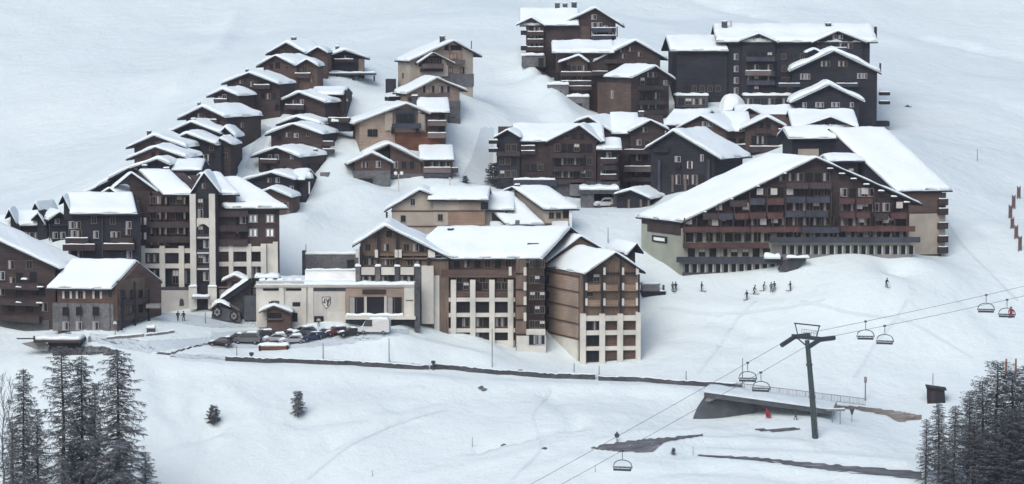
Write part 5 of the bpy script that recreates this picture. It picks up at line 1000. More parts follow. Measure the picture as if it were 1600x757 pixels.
mb = MB(); mb.prism([fb.px(x, y) for x, y in ((1102, 626), (1106, 616), (1122, 617), (1122, 622), (1108, 627))][::-1], lambda a, e_, z: fb.w(a, e_, z), -.8, -.03, 'concrete'); q = mb.obj('bearing', br)
# railing on the far side of the deck
R0, R1 = P(1150, 609, 464.5), P(1352, 634, 459); mb = MB()
for z in (.1, 1.15): mb.bar(R0 + Vector((0, 0, z)), R1 + Vector((0, 0, z)), .06, 'metal_grey')
for i in range(90): p = R0.lerp(R1, i / 89); mb.bar(p + Vector((0, 0, .1)), p + Vector((0, 0, 1.15)), .035 if i % 6 else .07, 'metal_grey', 3)
mb.obj('railing', br)
m0 = ground(1201, 652); fm_ = Frame(1201, 652, 452.5, 0); mb = MB(); mb.prism([fm_.px(x, y) for x, y in ((1197, 638), (1199, 638), (1205, 649), (1204, 652), (1197, 652))][::-1], lambda a, e_, z: fm_.w(a, e_, z), 0, .5, 'red_cloth'); tag(mb.obj('crash_mat', None, off=fm_.w(0, 0, 0)), 'red crash mat leaning at the right end of the bridge abutment', 'mat')
# ---------------------------------------------------------------- chairlift
TB = ground(1275, 685); TT = P(1261, 532, TB.y); sc_ = TB.y / F
ld = Vector((.70, .71, 0)).normalized(); ar = Vector((.71, -.70, 0)).normalized()     # line direction (uphill), cross-arm direction
tw = empty('lift_tower', TB, 'dark green-grey chairlift tower with cross-arm, sheave wheels and a maintenance frame on top', 'lift tower')
mb = MB(); mb.tube([TB + Vector((0, 0, -1.5)), TB.lerp(TT, .5), TT], [.52, .45, .36], 'steel_green', 16); mb.obj('mast', tw)
mb = MB()
for t in (.42, .75): p = TB.lerp(TT, t); mb.tube([p - Vector((0, 0, .15)), p + Vector((0, 0, .15))], .55, 'steel_green', 16)
mb.obj('mast_collar', tw)
mb = MB(); rl = Vector((.36, -.93, 0)); L = TB.lerp(TT, 1); 
for i in range(44):
    p = TB.lerp(TT, .04 + i * .0215); q = p + rl * .62; mb.bar(q - ar * .2, q + ar * .2, .02, 'metal_grey', 3)
for s_ in (-.2, .2): mb.bar(TB + Vector((0, 0, .5)) + rl * .64 + ar * s_, TT + rl * .55 + ar * s_, .025, 'metal_grey', 3)
mb.obj('ladder', tw)
HA = 3.0; zt = Vector((0, 0, 1)); top = TT + zt * .25
mb = MB(); 
mb.hexa([top - ar * HA - ld * .25 - zt * .1, top + ar * HA - ld * .25 - zt * .1, top + ar * HA + ld * .25 - zt * .1, top - ar * HA + ld * .25 - zt * .1, top - ar * HA - ld * .3 + zt * .5, top + ar * HA - ld * .3 + zt * .5, top + ar * HA + ld * .3 + zt * .5, top - ar * HA + ld * .3 + zt * .5], 'metal_dark')
for s_ in (-1, 1): mb.bar(TT - zt * 1.0, top + ar * s_ * HA * .7, .12, 'metal_dark', 6)
mb.obj('cross_arm', tw)
mb = MB()   # lifting frame and catwalk rails above the cross-arm
for s_ in (-1, 1): mb.bar(top + ar * s_ * 1.9 + zt * .3, top + ar * s_ * 2.5 + zt * 2.3, .1, 'metal_dark', 6)
mb.bar(top - ar * 2.65 + zt * 2.3, top + ar * 2.65 + zt * 2.3, .12, 'metal_dark', 6)
for s_ in (-1, 1): mb.bar(top + ar * s_ * 1.9 + zt * .3, top + ar * s_ * 2.5 + zt * 2.2 , .08, 'metal_dark', 6)
mb.obj('lifting_frame', tw)
mb = MB()
for i in range(7): x = -1.5 + i * .5; mb.bar(top + ar * x + ld * .5 + zt * .35, top + ar * x + ld * .5 + zt * 1.4, .03, 'metal_grey', 4)
for z in (.9, 1.4): mb.bar(top - ar * 1.5 + ld * .5 + zt * z, top + ar * 1.5 + ld * .5 + zt * z, .03, 'metal_grey', 4)
mb.hexa([top - ar * 1.6 + ld * .3 + zt * .32, top + ar * 1.6 + ld * .3 + zt * .32, top + ar * 1.6 + ld * .9 + zt * .32, top - ar * 1.6 + ld * .9 + zt * .32, top - ar * 1.6 + ld * .3 + zt * .38, top + ar * 1.6 + ld * .3 + zt * .38, top + ar * 1.6 + ld * .9 + zt * .38, top - ar * 1.6 + ld * .9 + zt * .38], 'metal_grey'); mb.obj('catwalk', tw)
CA, CB = top - ar * 2.6 + zt * .25, top + ar * 2.6 + zt * .25     # cables: far one and near one
ends = {0: (P(820, 757, 402), P(1640, 433, 482)), 1: (P(868, 757, 398), P(1650, 446, 477))}
cab = {}
for k_, C0 in ((0, CA), (1, CB)):
    lo, up = ends[k_]
    ext = lo + (lo - C0) * .8; extu = up + (up - C0) * .6
    pts = []
    for i in range(25): t = i / 24; p = C0.lerp(ext, t); pts.append(p - zt * (.5 * 4 * t * (1 - t)))
    pts = pts[::-1]
    for i in range(1, 25): t = i / 24; p = C0.lerp(extu, t); pts.append(p - zt * (.6 * 4 * t * (1 - t)))
    cab[k_] = pts
    mb = MB(); mb.tube(pts, .036, 'cable', 5); tag(mb.obj('lift_cable', None, off=C0), ('far steel cable of the chairlift, the upper of the two lines', 'near steel cable of the chairlift, the lower of the two lines')[k_], 'cable', 'chairlift cables')
    # sheave train
    dl = (pts[23] - C0).normalized(); dr = (pts[25] - C0).normalized()
    mb = MB(); q = MB()
    a = C0 + dl * 3.3 - zt * .34; c = C0 + dr * 3.3 - zt * .34; mid = C0 - zt * .18
    mb.bar(a, mid, .4, 'metal_dark', 8); mb.bar(mid, c, .4, 'metal_dark', 8); mb.bar(mid - zt * .05, top + ar * (-HA if k_ == 0 else HA) * .95, .16, 'metal_dark', 6)
    so_ = mb.obj('sheave_beam', tw)
    for t in (-2.4, -1.75, -1.1, -.45, .45, 1.1, 1.75, 2.4):
        p = C0 + (dl * -t if t < 0 else dr * t) - zt * .24; q.tube([p - ar * .09, p + ar * .09], .24, 'rubber', 12)
    q.obj('sheave_wheels', so_)
def cable_at(k_, px):
    best = None
    for a, c in zip(cab[k_][:-1], cab[k_][1:]):
        for i in range(20):
            p = a.lerp(c, i / 20); yy = p.y; x = 800 + F * p.x / (p.y * math.cos(PITCH) - (p.z - CZ) * math.sin(PITCH))
            if best is None or abs(x - px) < best[0]: best = (abs(x - px), p)
    return best[1]
def chair_proto(label):
    r = empty('lift_chair', (0, 0, 0), label, 'chairlift chair', 'chairs hanging from the lift cables')
    mb = MB(); mb.box(-.22, .22, -.12, .12, -.16, .14, 'metal_dark'); mb.obj('grip', r, off=(0, 0, 0))
    mb = MB(); mb.tube([(0, 0, -.1), (0, .05, -1.0), (0, .25, -1.35), (0, .3, -1.5)], .055, 'metal_dark', 8); mb.obj('hanger', r, off=(0, 0, 0))
    mb = MB(); ring = [(1.3 * math.cos(t), .3, -2.25 + .75 * math.sin(t)) for t in np.linspace(0, math.pi, 15)]
    mb.tube([(-1.38, .2, -2.75), (-1.42, .25, -2.5)] + ring[::-1] + [(1.42, .25, -2.5), (1.38, .2, -2.75)], .07, 'metal_dark', 7); mb.obj('frame', r, off=(0, 0, 0))
    mb = MB(); mb.hexa([(-1.3, -.25, -3.1), (1.3, -.25, -3.1), (1.3, .3, -3.05), (-1.3, .3, -3.05), (-1.3, -.25, -2.78), (1.3, -.25, -2.78), (1.3, .3, -2.74), (-1.3, .3, -2.74)], 'metal_dark'); mb.obj('seat', r, off=(0, 0, 0))
    mb = MB()
    for i in range(4): x = -1.28 + i * .65; mb.hexa([(x, .26, -2.78), (x + .61, .26, -2.78), (x + .61, .34, -2.78), (x, .34, -2.78), (x, .36, -2.5), (x + .61, .36, -2.5), (x + .61, .43, -2.5), (x, .43, -2.5)], 'metal_dark')
    mb.obj('backrest', r, off=(0, 0, 0))
    mb = MB(); mb.tube([(-1.35, .25, -2.5), (-1.32, -.4, -2.42), (1.32, -.4, -2.42), (1.35, .25, -2.5)], .03, 'metal_grey', 6); mb.obj('safety_bar', r, off=(0, 0, 0))
    sb = MB(); pillow(sb, lambda x, y, z: Vector((x, y, -2.78 + z)), -1.2, 1.2, -.1, .24, .06, 'snow_roof'); sb.obj('seat_snow', r, off=(0, 0, 0), smooth=True)
    return r
specs = [(1169, 0, 'empty chair on the far cable just left of the tower, upper of the crossing pair'), (1189, 1, 'empty chair on the near cable just left of the tower, above the bridge'), (973, 1, 'lowest empty chair, hanging over the dark bend of the lower road'), (1353, 0, 'empty chair on the far cable, first one right of the tower'), (1382, 1, 'empty chair on the near cable, overlapping the first one right of the tower'), (1541, 0, 'empty chair beside the one carrying a rider in red'), (1573, 1, 'chair carrying one rider in red, the highest on the near cable')]
cp = None; chairs = []
for px_, k_, lb in specs:
    if cp is None: cp = chair_proto(lb); c = cp
    else: c = dup(cp); c['label'] = lb
    c.location = cable_at(k_, px_); c.rotation_euler = (0, 0, R(random.uniform(-22, -8))); c.scale = (1.02, 1.02, .98); chairs.append(c)
# ---------------------------------------------------------------- people (adult skiers, about 1.75 m)
def skin_obj(name, chains, m, parent=None, loc=(0, 0, 0)):
    """chains: lists of (x,y,z,r); first vertex of chain 0 is the root, others start at an index or coordinate"""
    bm = bmesh.new(); lay = bm.verts.layers.skin.verify(); idx = {}
    def V(p):
        k_ = tuple(round(v, 3) for v in p[:3])
        if k_ not in idx: v = bm.verts.new(p[:3]); v[lay].radius = (p[3], p[3]); idx[k_] = v; v[lay].use_root = len(idx) == 1
        return idx[k_]
    for ch in chains:
        vs = [V(p) for p in ch]
        for a, c in zip(vs[:-1], vs[1:]):
            if bm.edges.get((a, c)) is None: bm.edges.new((a, c))
    me = bpy.data.meshes.new(name); bm.to_mesh(me); bm.free(); me.materials.append(MATS[m])
    o = bpy.data.objects.new(name, me); COL.objects.link(o); o.modifiers.new('skin', 'SKIN'); s_ = o.modifiers.new('sub', 'SUBSURF'); s_.levels = 1; s_.render_levels = 1
    o.parent = parent; o.location = loc; return o
def person(p, rz, label, jacket='metal_dark', trousers='stone_dark', pose='stand', group=None, s=1.0, skis=True, poles=True):
    k_ = .3 if pose == 'sit' else 0
    r = empty('person', p, label, 'person', group, rz); r.scale = (s, s, s)
    if pose == 'sit': hip, kneeL, kneeR, ftL, ftR = (0, 0, .1), (-.11, -.45, .12), (.11, -.45, .12), (-.12, -.5, -.35), (.12, -.5, -.35)
    elif pose == 'ski': hip, kneeL, kneeR, ftL, ftR = (0, .1, .82), (-.14, -.12, .46), (.14, -.14, .46), (-.15, .05, .06), (.15, .03, .06)
    elif pose == 'walk': hip, kneeL, kneeR, ftL, ftR = (0, 0, .92), (-.1, -.18, .5), (.1, .1, .48), (-.1, -.2, .06), (.1, .34, .08)
    else: hip, kneeL, kneeR, ftL, ftR = (0, 0, .92), (-.11, -.03, .5), (.11, -.02, .5), (-.13, .02, .06), (.13, .02, .06)
    ln = {'ski': -.22, 'sit': .05}.get(pose, -.03); z0 = hip[2]
    ch = (hip[0], hip[1] + ln, z0 + .38); nk = (0, hip[1] + ln * 1.25, z0 + .53); hd = (0, hip[1] + ln * 1.35 - .02, z0 + .70)
    toe = lambda f: (f[0], f[1] - .16, f[2] - .01)
    body = [[(*hip, .15), (hip[0], hip[1] + ln * .5, z0 + .2, .14), (*ch, .17), (*nk, .065), (hd[0], hd[1], hd[2] - .04, .085), (hd[0], hd[1] - .01, hd[2] + .06, .09)]]
    for kn, ft, sg in ((kneeL, ftL, -1), (kneeR, ftR, 1)): body.append([(*hip, .15), (sg * .1, hip[1], z0 - .08, .1), (*kn, .075), (ft[0], ft[1], ft[2] + .1, .055), (*ft, .06), (*toe(ft), .045)])
    arms = []
    for sg in (-1, 1):
        sh = (sg * .2, ch[1], ch[2] + .06); el = (sg * .30, ch[1] - .02, ch[2] - .2); ha = (sg * .28, ch[1] - .26, ch[2] - .32)
        arms.append([(*ch, .17), (*sh, .075), (*el, .058), (*ha, .042), (ha[0], ha[1] - .08, ha[2] - .02, .045), (ha[0], ha[1] - .14, ha[2] - .04, .03)])
        body.append(arms[-1] + [])
        body.append([(ha[0], ha[1] - .08, ha[2] - .02, .045), (ha[0] - sg * .05, ha[1] - .12, ha[2] + .01, .02)])
    skin_obj('body', body, trousers, r)
    jk = [[(hip[0], hip[1], z0 + .0, .165), (hip[0], hip[1] + ln * .5, z0 + .2, .155), (ch[0], ch[1], ch[2], .185), (nk[0], nk[1], nk[2] - .03, .09)]]
    for a in arms: jk.append([(ch[0], ch[1], ch[2], .185), (*a[1][:3], .088), (*a[2][:3], .07), (*a[3][:3], .055)])
    skin_obj('jacket', jk, jacket, r)
    mb = MB(); fc = (hd[0], hd[1] - .075, hd[2] + .02)
    n = 8; rings = [(.0, .125), (.05, .12), (.1, .085), (.135, .03)]
    vs = []; 
    for z, rr in [(-.03, .118)] + rings:
        for i in range(10): t = 2 * math.pi * i / 10; vs.append((hd[0] + rr * math.cos(t), hd[1] + .01 + rr * 1.1 * math.sin(t), hd[2] + .05 + z))
    mb.add(vs, [(i * 10 + j, i * 10 + (j + 1) % 10, (i + 1) * 10 + (j + 1) % 10, (i + 1) * 10 + j) for i in range(4) for j in range(10)] + [[40 + j for j in range(10)]], 'beam'); mb.obj('helmet', r, off=(0, 0, 0), smooth=True)
    mb = MB(); q = skin_obj('face', [[(hd[0], hd[1] - .05, hd[2] - .06, .06), (hd[0], hd[1] - .06, hd[2] + .03, .068)], [(hd[0], hd[1] - .06, hd[2] - .005, .068), (hd[0], hd[1] - .135, hd[2] - .02, .018)]], 'skin', r)
    if skis:
        for ft in (ftL, ftR): mb = MB(); mb.tube([(ft[0], ft[1] + .75, ft[2] - .05), (ft[0], ft[1] - .8, ft[2] - .05), (ft[0], ft[1] - 1.0, ft[2] + .08)], .045, 'metal_dark', 4); mb.obj('ski', r, off=(0, 0, 0))
    if poles and pose != 'sit':
        for sg in (-1, 1): mb = MB(); a = (sg * .28, ch[1] - .36, ch[2] - .3); mb.bar(a, (sg * .36, ch[1] - .1 + (.4 if pose == 'ski' else 0), .02), .012, 'metal_grey', 4); mb.obj('ski_pole', r, off=(0, 0, 0))
    return r
GPP = 'skiers on the piste below the apartment house'
for px_, py_, rz, pose, jk, lb in [(1051, 456, 20, 'stand', 'stone', 'skier in grey standing close beside another by the grey piste hut, the left one'), (1056, 456, -30, 'stand', 'metal_dark', 'dark-clad skier standing close beside a grey one by the grey piste hut'), (1096, 455, 60, 'stand', 'beam', 'lone dark skier below the low left balcony of the apartment house'),
    (1167, 468, -40, 'stand', 'beam', 'black-clad skier, lowest and leftmost of the loose row on the piste'), (1178, 460, 70, 'ski', 'beam', 'dark skier second from the left in the loose row on the piste'), (1193, 456, 100, 'ski', 'stone', 'grey skier leaning forward in the middle of the loose row'), (1205, 456, 0, 'stand', 'stone', 'skier in grey, left one of a close pair in the loose row'), (1210, 456, -20, 'stand', 'rail_grey', 'skier in blue-grey, right one of a close pair in the loose row'), (1235, 456, -60, 'stand', 'metal_dark', 'dark skier at the right end of the loose row'), (1385, 450, 30, 'ski', 'beam', 'lone skier with arms out, far right below the beige end wall')]:
    person(ground(px_, py_), R(rz), lb, jk, 'stone_dark', pose, GPP)
for px_, py_, rz, lb in [(278, 503, 20, 'walker in dark clothes in front of the cream tower building, the left one'), (287, 502, -10, 'walker in dark clothes in front of the cream tower building, the right one')]:
    person(ground(px_, py_), R(rz), lb, 'beam', 'stone_dark', 'walk', 'walkers by the cream tower building', 1.05, False, False)
person(ground(1243, 656), R(70), 'walker in dark clothes on the snow under the right end of the bridge', 'metal_dark', 'stone_dark', 'walk', None, 1, False, True)
person(ground(498, 511) + Vector((0, -.3, 0)), R(10), 'person in a pale jacket standing in the doorway below the shield emblem', 'cream_grey', 'stone_dark', 'stand', None, 1, False, False)
c = chairs[-1]; o = c.location + Matrix.Rotation(c.rotation_euler.z, 3, 'Z') @ Vector((.7, -.05, -2.45)); person(o, c.rotation_euler.z, 'rider in a red jacket and dark helmet sitting on the highest chair', 'red_cloth', 'red_cloth', 'sit', None, 1.35)
# ---------------------------------------------------------------- cars
def bev(o, w=.06, n=2):
    m = o.modifiers.new('bevel', 'BEVEL'); m.width = w; m.segments = n; m.limit_method = 'ANGLE'; m.angle_limit = R(25); return o
PAINT = {}
def paint(name, col): mat('paint_' + name, col, .3, 'plain', .05, 1, 0, .5); return 'paint_' + name
def car(p, rz, label, pt, kind='hatch', snow=(.25, .18), group='cars in the snowy car park', name='parked_car'):
    L, W, H = {'hatch': (4.1, 1.74, 1.48), 'suv': (4.5, 1.85, 1.75), 'van': (4.9, 1.9, 1.98), 'estate': (4.6, 1.78, 1.5), 'camper': (5.6, 2.1, 2.65)}[kind]
    r = empty(name, p, label, 'van' if kind == 'camper' else 'car', group, rz); l = L / 2; w = W / 2
    # side profile, x forward
    if kind == 'camper': prof = [(-l, .35), (l - .1, .35), (l, .6), (l - .05, 1.05), (l - .75, 1.35), (l - 1.45, H - .15), (l - 1.9, H), (-l + .15, H), (-l, H - .3)]; belt = 1.3
    elif kind == 'van': prof = [(-l, .35), (l - .1, .35), (l, .6), (l - .1, .95), (l - .9, 1.15), (l - 1.7, H - .05), (l - 2.1, H), (-l + .2, H), (-l + .05, 1.1)]; belt = 1.1
    else:
        hb = .92 if kind != 'suv' else 1.08
        prof = [(-l, .35), (l - .1, .33), (l, .55), (l - .08, hb - .16), (l - 1.15, hb + .04), (l - 1.95, H - .04), (l - 2.4, H), (-l + (.85 if kind == 'hatch' else .55), H - .03), (-l + .15, hb + .05), (-l, hb - .1)]; belt = hb + .02
    mb = MB(); n = len(prof)
    def wid(z): return w * (1 if z < belt else 1 - .2 * (z - belt) / (H - belt))
    vs = [(x, -wid(z), z) for x, z in prof] + [(x, wid(z), z) for x, z in prof]
    mb.add(vs, [list(range(n)), list(range(n, 2 * n))[::-1]] + [(i, i + n, (i + 1) % n + n, (i + 1) % n) for i in range(n)], pt)
    bev(mb.obj('body', r, off=(0, 0, 0)), .07)
    # glass: side windows, windscreen, rear
    zb, zt_ = belt + .06, H - .14
    xs = [i for i in prof]; fx = (l - 1.2, l - 2.0) if kind not in ('van', 'camper') else ((l - .95, l - 1.65) if kind == 'van' else (l - .85, l - 1.4))
    rx = (-l + .35, -l + .8) if kind != 'camper' else (l - 2.6, l - 2.6)
    for sg in (-1, 1):
        mb = MB(); y0, y1 = sg * (wid(zb) + .012), sg * (wid(zt_) + .012)
        q = [(fx[0] - .12, y0, zb), (fx[1] - .05, y1, zt_), (rx[1], y1, zt_), (rx[0], y0, zb)]; i = Vector((0, -sg * .03, 0))
        mb.hexa([q[0], q[3], tuple(Vector(q[3]) + i), tuple(Vector(q[0]) + i), q[1], q[2], tuple(Vector(q[2]) + i), tuple(Vector(q[1]) + i)], 'glass'); mb.obj('side_window', r, off=(0, 0, 0))
    i_ = [k2 for k2 in range(n) if prof[k2][0] > 0 and prof[k2][1] >= belt - .03][0]; a, c_ = Vector((prof[i_][0], 0, prof[i_][1])), Vector((prof[i_ + 1][0], 0, prof[i_ + 1][1])); nn = Vector((c_.z - a.z, 0, a.x - c_.x)).normalized() * .015
    p0, p1 = a.lerp(c_, .12) + nn, a.lerp(c_, .9) + nn; w0, w1 = wid(p0.z) * .88, wid(p1.z) * .88
    mb = MB(); t_ = nn * -2; mb.hexa([(p0.x, -w0, p0.z), (p0.x, w0, p0.z), tuple(p0 + t_ + Vector((0, w0, 0))), tuple(p0 + t_ - Vector((0, w0, 0))), (p1.x, -w1, p1.z), (p1.x, w1, p1.z), tuple(p1 + t_ + Vector((0, w1, 0))), tuple(p1 + t_ - Vector((0, w1, 0)))], 'glass'); mb.obj('windscreen', r, off=(0, 0, 0))
    for sx in (-1, 1):
        for sy in (-1, 1):
            cx, cy, rr = sx * l * .62, sy * (w - .1), .32; mb = MB(); mb.tube([(cx, cy - .11, rr), (cx, cy + .11, rr)], rr, 'rubber', 16); wh = mb.obj('wheel', r, off=(0, 0, 0)); mb = MB(); mb.tube([(cx, cy + sy * .09, rr), (cx, cy + sy * .125, rr)], rr * .6, 'metal_grey', 12); mb.obj('rim', wh, off=(0, 0, 0))
    for sy in (-1, 1):
        mb = MB(); mb.box(l - .13, l + .005, sy * w * .72 - .2, sy * w * .72 + .2, .62, .78, 'plaster_white'); bev(mb.obj('headlight', r, off=(0, 0, 0)), .03)
        mb = MB(); mb.box(-l - .005, -l + .1, sy * w * .8 - .12, sy * w * .8 + .12, .68, .86, 'red_cloth'); mb.obj('tail_light', r, off=(0, 0, 0))
    if snow[0]: x0, x1 = prof[-2 if kind != 'camper' else -2][0] if False else -l + .8, (l - 2.35 if kind != 'camper' else l - 2.0); x0 = -l + (.9 if kind == 'hatch' else .6 if kind != 'camper' else .25); sb = MB(); pillow(sb, lambda x, y, z: Vector((x, y, H - .015 + z)), x0, x1, -wid(H) * .93, wid(H) * .93, snow[0], 'snow_roof'); sb.obj('roof_snow', r, off=(0, 0, 0), smooth=True)
    if snow[1] and kind not in ('camper', 'van'): sb = MB(); hz = prof[4][1]; pillow(sb, lambda x, y, z: Vector((x, y, hz - .03 - (x - (l - 1.15)) * .17 + z)), l - 1.15, l - .2, -w * .85, w * .85, snow[1], 'snow_roof'); sb.obj('bonnet_snow', r, off=(0, 0, 0), smooth=True)
    return r
K, GY_, SV, BL, RD, WH = paint('black', (.02, .021, .025)), paint('grey', (.1, .11, .12)), paint('silver', (.35, .36, .38)), paint('blue', (.03, .045, .09)), paint('maroon', (.12, .03, .035)), paint('white', (.55, .56, .56))
for px_, py_, rz, pt, kind, sn, lb in [(344, 541, 175, K, 'hatch', (0, .2), 'black hatchback with clear roof at the left end of the car park'), (368, 534, 185, K, 'hatch', (.3, .25), 'black car with snow on its bonnet, tucked behind the leftmost hatchback'),
    (387, 536, 172, GY_, 'van', (.25, 0), 'tall grey people carrier with dark windows near the left end of the car park'), (410, 529, 190, K, 'estate', (.2, .25), 'dark estate car right behind the tall grey people carrier'), (423, 524, 200, SV, 'suv', (.35, .25), 'silver car deep in snow in the back row by the small kiosk'), (430, 534, 190, SV, 'estate', (.32, .28), 'silver estate car with a thick snow load in the middle of the car park'),
    (448, 529, 210, GY_, 'hatch', (.3, .3), 'grey hatchback under snow between the silver estate and the blue car'), (456, 537, 195, SV, 'estate', (.3, .25), 'silver car in the front row, just left of the dark blue one'), (474, 524, 215, GY_, 'estate', (.28, .25), 'grey estate car in the back row below the shield emblem'),
    (487, 532, 212, BL, 'estate', (.05, .0), 'dark blue car with a bare bonnet in the front row'), (507, 528, 215, BL, 'hatch', (.22, 0), 'dark blue hatchback with snow on its roof, right of the bare blue car'), (524, 523, 210, RD, 'estate', (.3, .28), 'maroon car under a smooth snow cover left of the black one'), (546, 525, 195, K, 'hatch', (.2, .2), 'black hatchback parked beside the white van'), (585, 521, 172, WH, 'camper', (.25, 0), 'tall white van at the right end of the car park')]:
    car(ground(px_, py_), R(rz), lb, pt, kind, sn, 'cars in the snowy car park' if kind != 'camper' else None, 'parked_car' if kind != 'camper' else 'parked_van')
q = P(943, 326, 544); car(Vector((q.x, q.y, max(q.z, tz(q.x, q.y)))), R(200), 'pale car sheltered under the stone carport', WH, 'suv', (.2, .2), None)
# snowed-in reddish sled platform in front of the cars
p = ground(428, 546); r = empty('platform', p, 'low reddish wooden platform under snow at the front of the car park', 'platform'); mb = MB(); mb.box(p.x - 2.6, p.x + 2.6, p.y - .9, p.y + .9, p.z, p.z + .55, 'wood_rust'); mb.obj('deck', r); sb = MB(); pillow(sb, lambda x, y, z: Vector((p.x + x, p.y + y, p.z + .56 + z)), -2.7, 2.7, -.95, .95, .5, 'snow_roof'); sb.obj('deck_snow', r, smooth=True)
for sx in (-2.4, 2.4): mb = MB(); mb.box(p.x + sx - .15, p.x + sx + .15, p.y - 1.0, p.y - .92, p.z - .3, p.z + .7, 'beam'); mb.obj('post', r)
# ---------------------------------------------------------------- small buildings and street furniture
def fixed(px_, py_):
    q = ground(px_, py_); return q
q = P(432, 504, 483.2); b = Bld('kiosk', 'small brown kiosk with a snow-laden gable roof in front of the low cream wing', 'kiosk', 432, 504, q.y, 0, base=False)
b.gable(b.fr, (405, 487), (428, 477), (457, 488), 413, 451, 3.2, 504, wall='wood_brown', edge='bargeboard', snow=.4, oh=.6, drop=1.5); b.box('serving_hatch', b.fr, 418, 440, 489, 498, -.06, -.01, 'glass'); b.box('counter', b.fr, 416, 442, 498, 499.5, -.5, -.01, 'bargeboard'); b.box('roof_vent', b.frame(429, 475, q.y + 1), 423, 436, 471, 475, 0, .8, 'stone_dark')
q = ground(366, 446); b = Bld('porch_hut', 'little brown gabled hut under snow at the foot of the right cream pillar', 'hut', 362, 452, 495, 0, base=False)
b.gable(b.fr, (346, 439), (367, 430), (388, 440), 350, 382, 2.5, 452, wall='wood_brown', edge='bargeboard', snow=.6, oh=.6, drop=3); b.win(b.fr, 366, 444, .8, .8, 'dark'); b.box('railing', b.fr, 342, 400, 447, 449, -1.2, -1.1, 'bargeboard')
# covered stair with round openings
S = Frame(355, 500, 492.5, 0); r = empty('covered_stair', S.O, 'dark covered stairway with a kinked snow roof and two round openings', 'covered stair')
def sl(pts, y0, y1, m, name, parent=r): mb = MB(); mb.prism([S.px(*p) for p in pts], lambda a, e, z: S.w(a, e, z), y0, y1, m); return mb.obj(name, parent)
sl([(345, 500), (392, 500), (392, 442), (386, 440), (356, 468), (345, 474)], .5, 4, 'stone_dark', 'wall')
def snowramp(pts, y0, y1, t, parent, name):
    sb = MB(); vs = []; n = 14; xs = [p[0] for p in pts]
    for i in range(n + 1):
        s_ = i / n; k_ = s_ * (len(pts) - 1); j = min(int(k_), len(pts) - 2); u = k_ - j; x = pts[j][0] + (pts[j + 1][0] - pts[j][0]) * u; y = pts[j][1] + (pts[j + 1][1] - pts[j][1]) * u; a, z = S.px(x, y)
        e = min(1, min(s_, 1 - s_) / .08 + .15)
        for v, h in ((0, .02), (.08, .7), (.25, .95), (.6, 1), (.9, .8), (1, .02)): vs.append(S.w(a, y0 + (y1 - y0) * v, z + t * h * e * (1 + .15 * math.sin(i * 1.7 + v * 4))))
    sb.add(vs, [(i * 6 + j, i * 6 + j + 1, (i + 1) * 6 + j + 1, (i + 1) * 6 + j) for i in range(n) for j in range(5)], 'snow_roof'); return sb.obj(name, parent, smooth=True)
ro = sl([(342, 471), (348, 474), (392, 444), (388, 438)], -.9, 4, 'beam', 'roof'); snowramp([(343, 468), (388, 437)], -1.1, 3.5, .7, ro, 'roof_snow')
ro = sl([(331, 481), (334, 483), (344, 475), (360, 479), (362, 476), (346, 470)], -2.2, .4, 'beam', 'entrance_roof'); snowramp([(332, 479), (338, 472), (347, 471), (362, 478)], -2.4, .3, .55, ro, 'entrance_snow')
ro = sl([(346, 471), (349, 468), (376, 482), (374, 485)], -1.2, -.95, 'bargeboard', 'slanting_beam')
sl([(332, 497), (378, 502), (376, 488), (350, 478), (334, 482)], -1.9, .4, 'stone_dark', 'entrance_wall')
for cx, cy, rx in ((341, 486, 7.2), (367, 492, 6.6)):
    ring = MB(); pts = [S.w(*( (S.px(cx + rx * .82 * math.cos(t), cy + rx * math.sin(t))[0]), -2.0, S.px(cx, cy + rx * math.sin(t))[1])) for t in np.linspace(0, 2 * math.pi, 25)]
    ring.tube(pts, .16, 'beam', 7, False); o = ring.obj('round_opening', r); dsk = MB(); vs = pts[:-1]; dsk.add(vs, [list(range(len(vs)))], 'curtain'); dsk.add([v + Vector((0, .05, 0)) for v in vs], [list(range(len(vs)))[::-1]], 'curtain'); d_ = dsk.obj('round_pane', o)
    gl = MB()
    for a in (0, math.pi / 3, 2 * math.pi / 3): c_ = pts[0].lerp(pts[12], .5); v = Vector((math.cos(a), 0, math.sin(a))) * rx / 9; gl.bar(c_ - v - Vector((0, .03, 0)), c_ + v - Vector((0, .03, 0)), .06, 'beam', 4)
    gl.obj('glazing_bars', o)
sl([(382, 462), (402, 462), (402, 500), (382, 500)], -.6, .45, 'concrete_dark', 'side_wall')
# grey piste hut
q = ground(1022, 462); r = empty('piste_hut', q, 'low grey flat hut with snow on its dark skid base, right of the central hotel', 'hut'); f = Frame(1022, 462, q.y, 8)
def fb_(name, x0, x1, y0, y1, a, c, m, parent=r, fr=f): p0, z1 = fr.px(x0, y0); p1, z0 = fr.px(x1, y1); mb = MB(); mb.fbox(fr, min(p0, p1), max(p0, p1), a, c, z0, z1, m); return mb.obj(name, parent)
fb_('base', 1004, 1040, 456, 464, 0, 2.6, 'beam'); fb_('cabin', 1005, 1031, 446.5, 456, .3, 2.4, 'concrete'); fb_('roof', 1003.5, 1032, 444.5, 446.5, .1, 2.6, 'metal_grey'); fb_('end_post', 1036, 1039, 446, 456, .3, .6, 'stone_dark')
x0, z0 = f.px(1004, 444.4); x1, _ = f.px(1032, 444.4); sb = MB(); pillow(sb, lambda x, y, z: f.w(x, y, z0 + z), x0, x1, .1, 2.6, .35, 'snow_roof'); sb.obj('roof_snow', r, smooth=True); x0, z2 = f.px(1031, 456); x1, _ = f.px(1041, 456); sb = MB(); pillow(sb, lambda x, y, z: f.w(x, y, z2 + z + .01), x0, x1, 0, 2.6, .3, 'snow_roof'); sb.obj('base_snow', r, smooth=True)
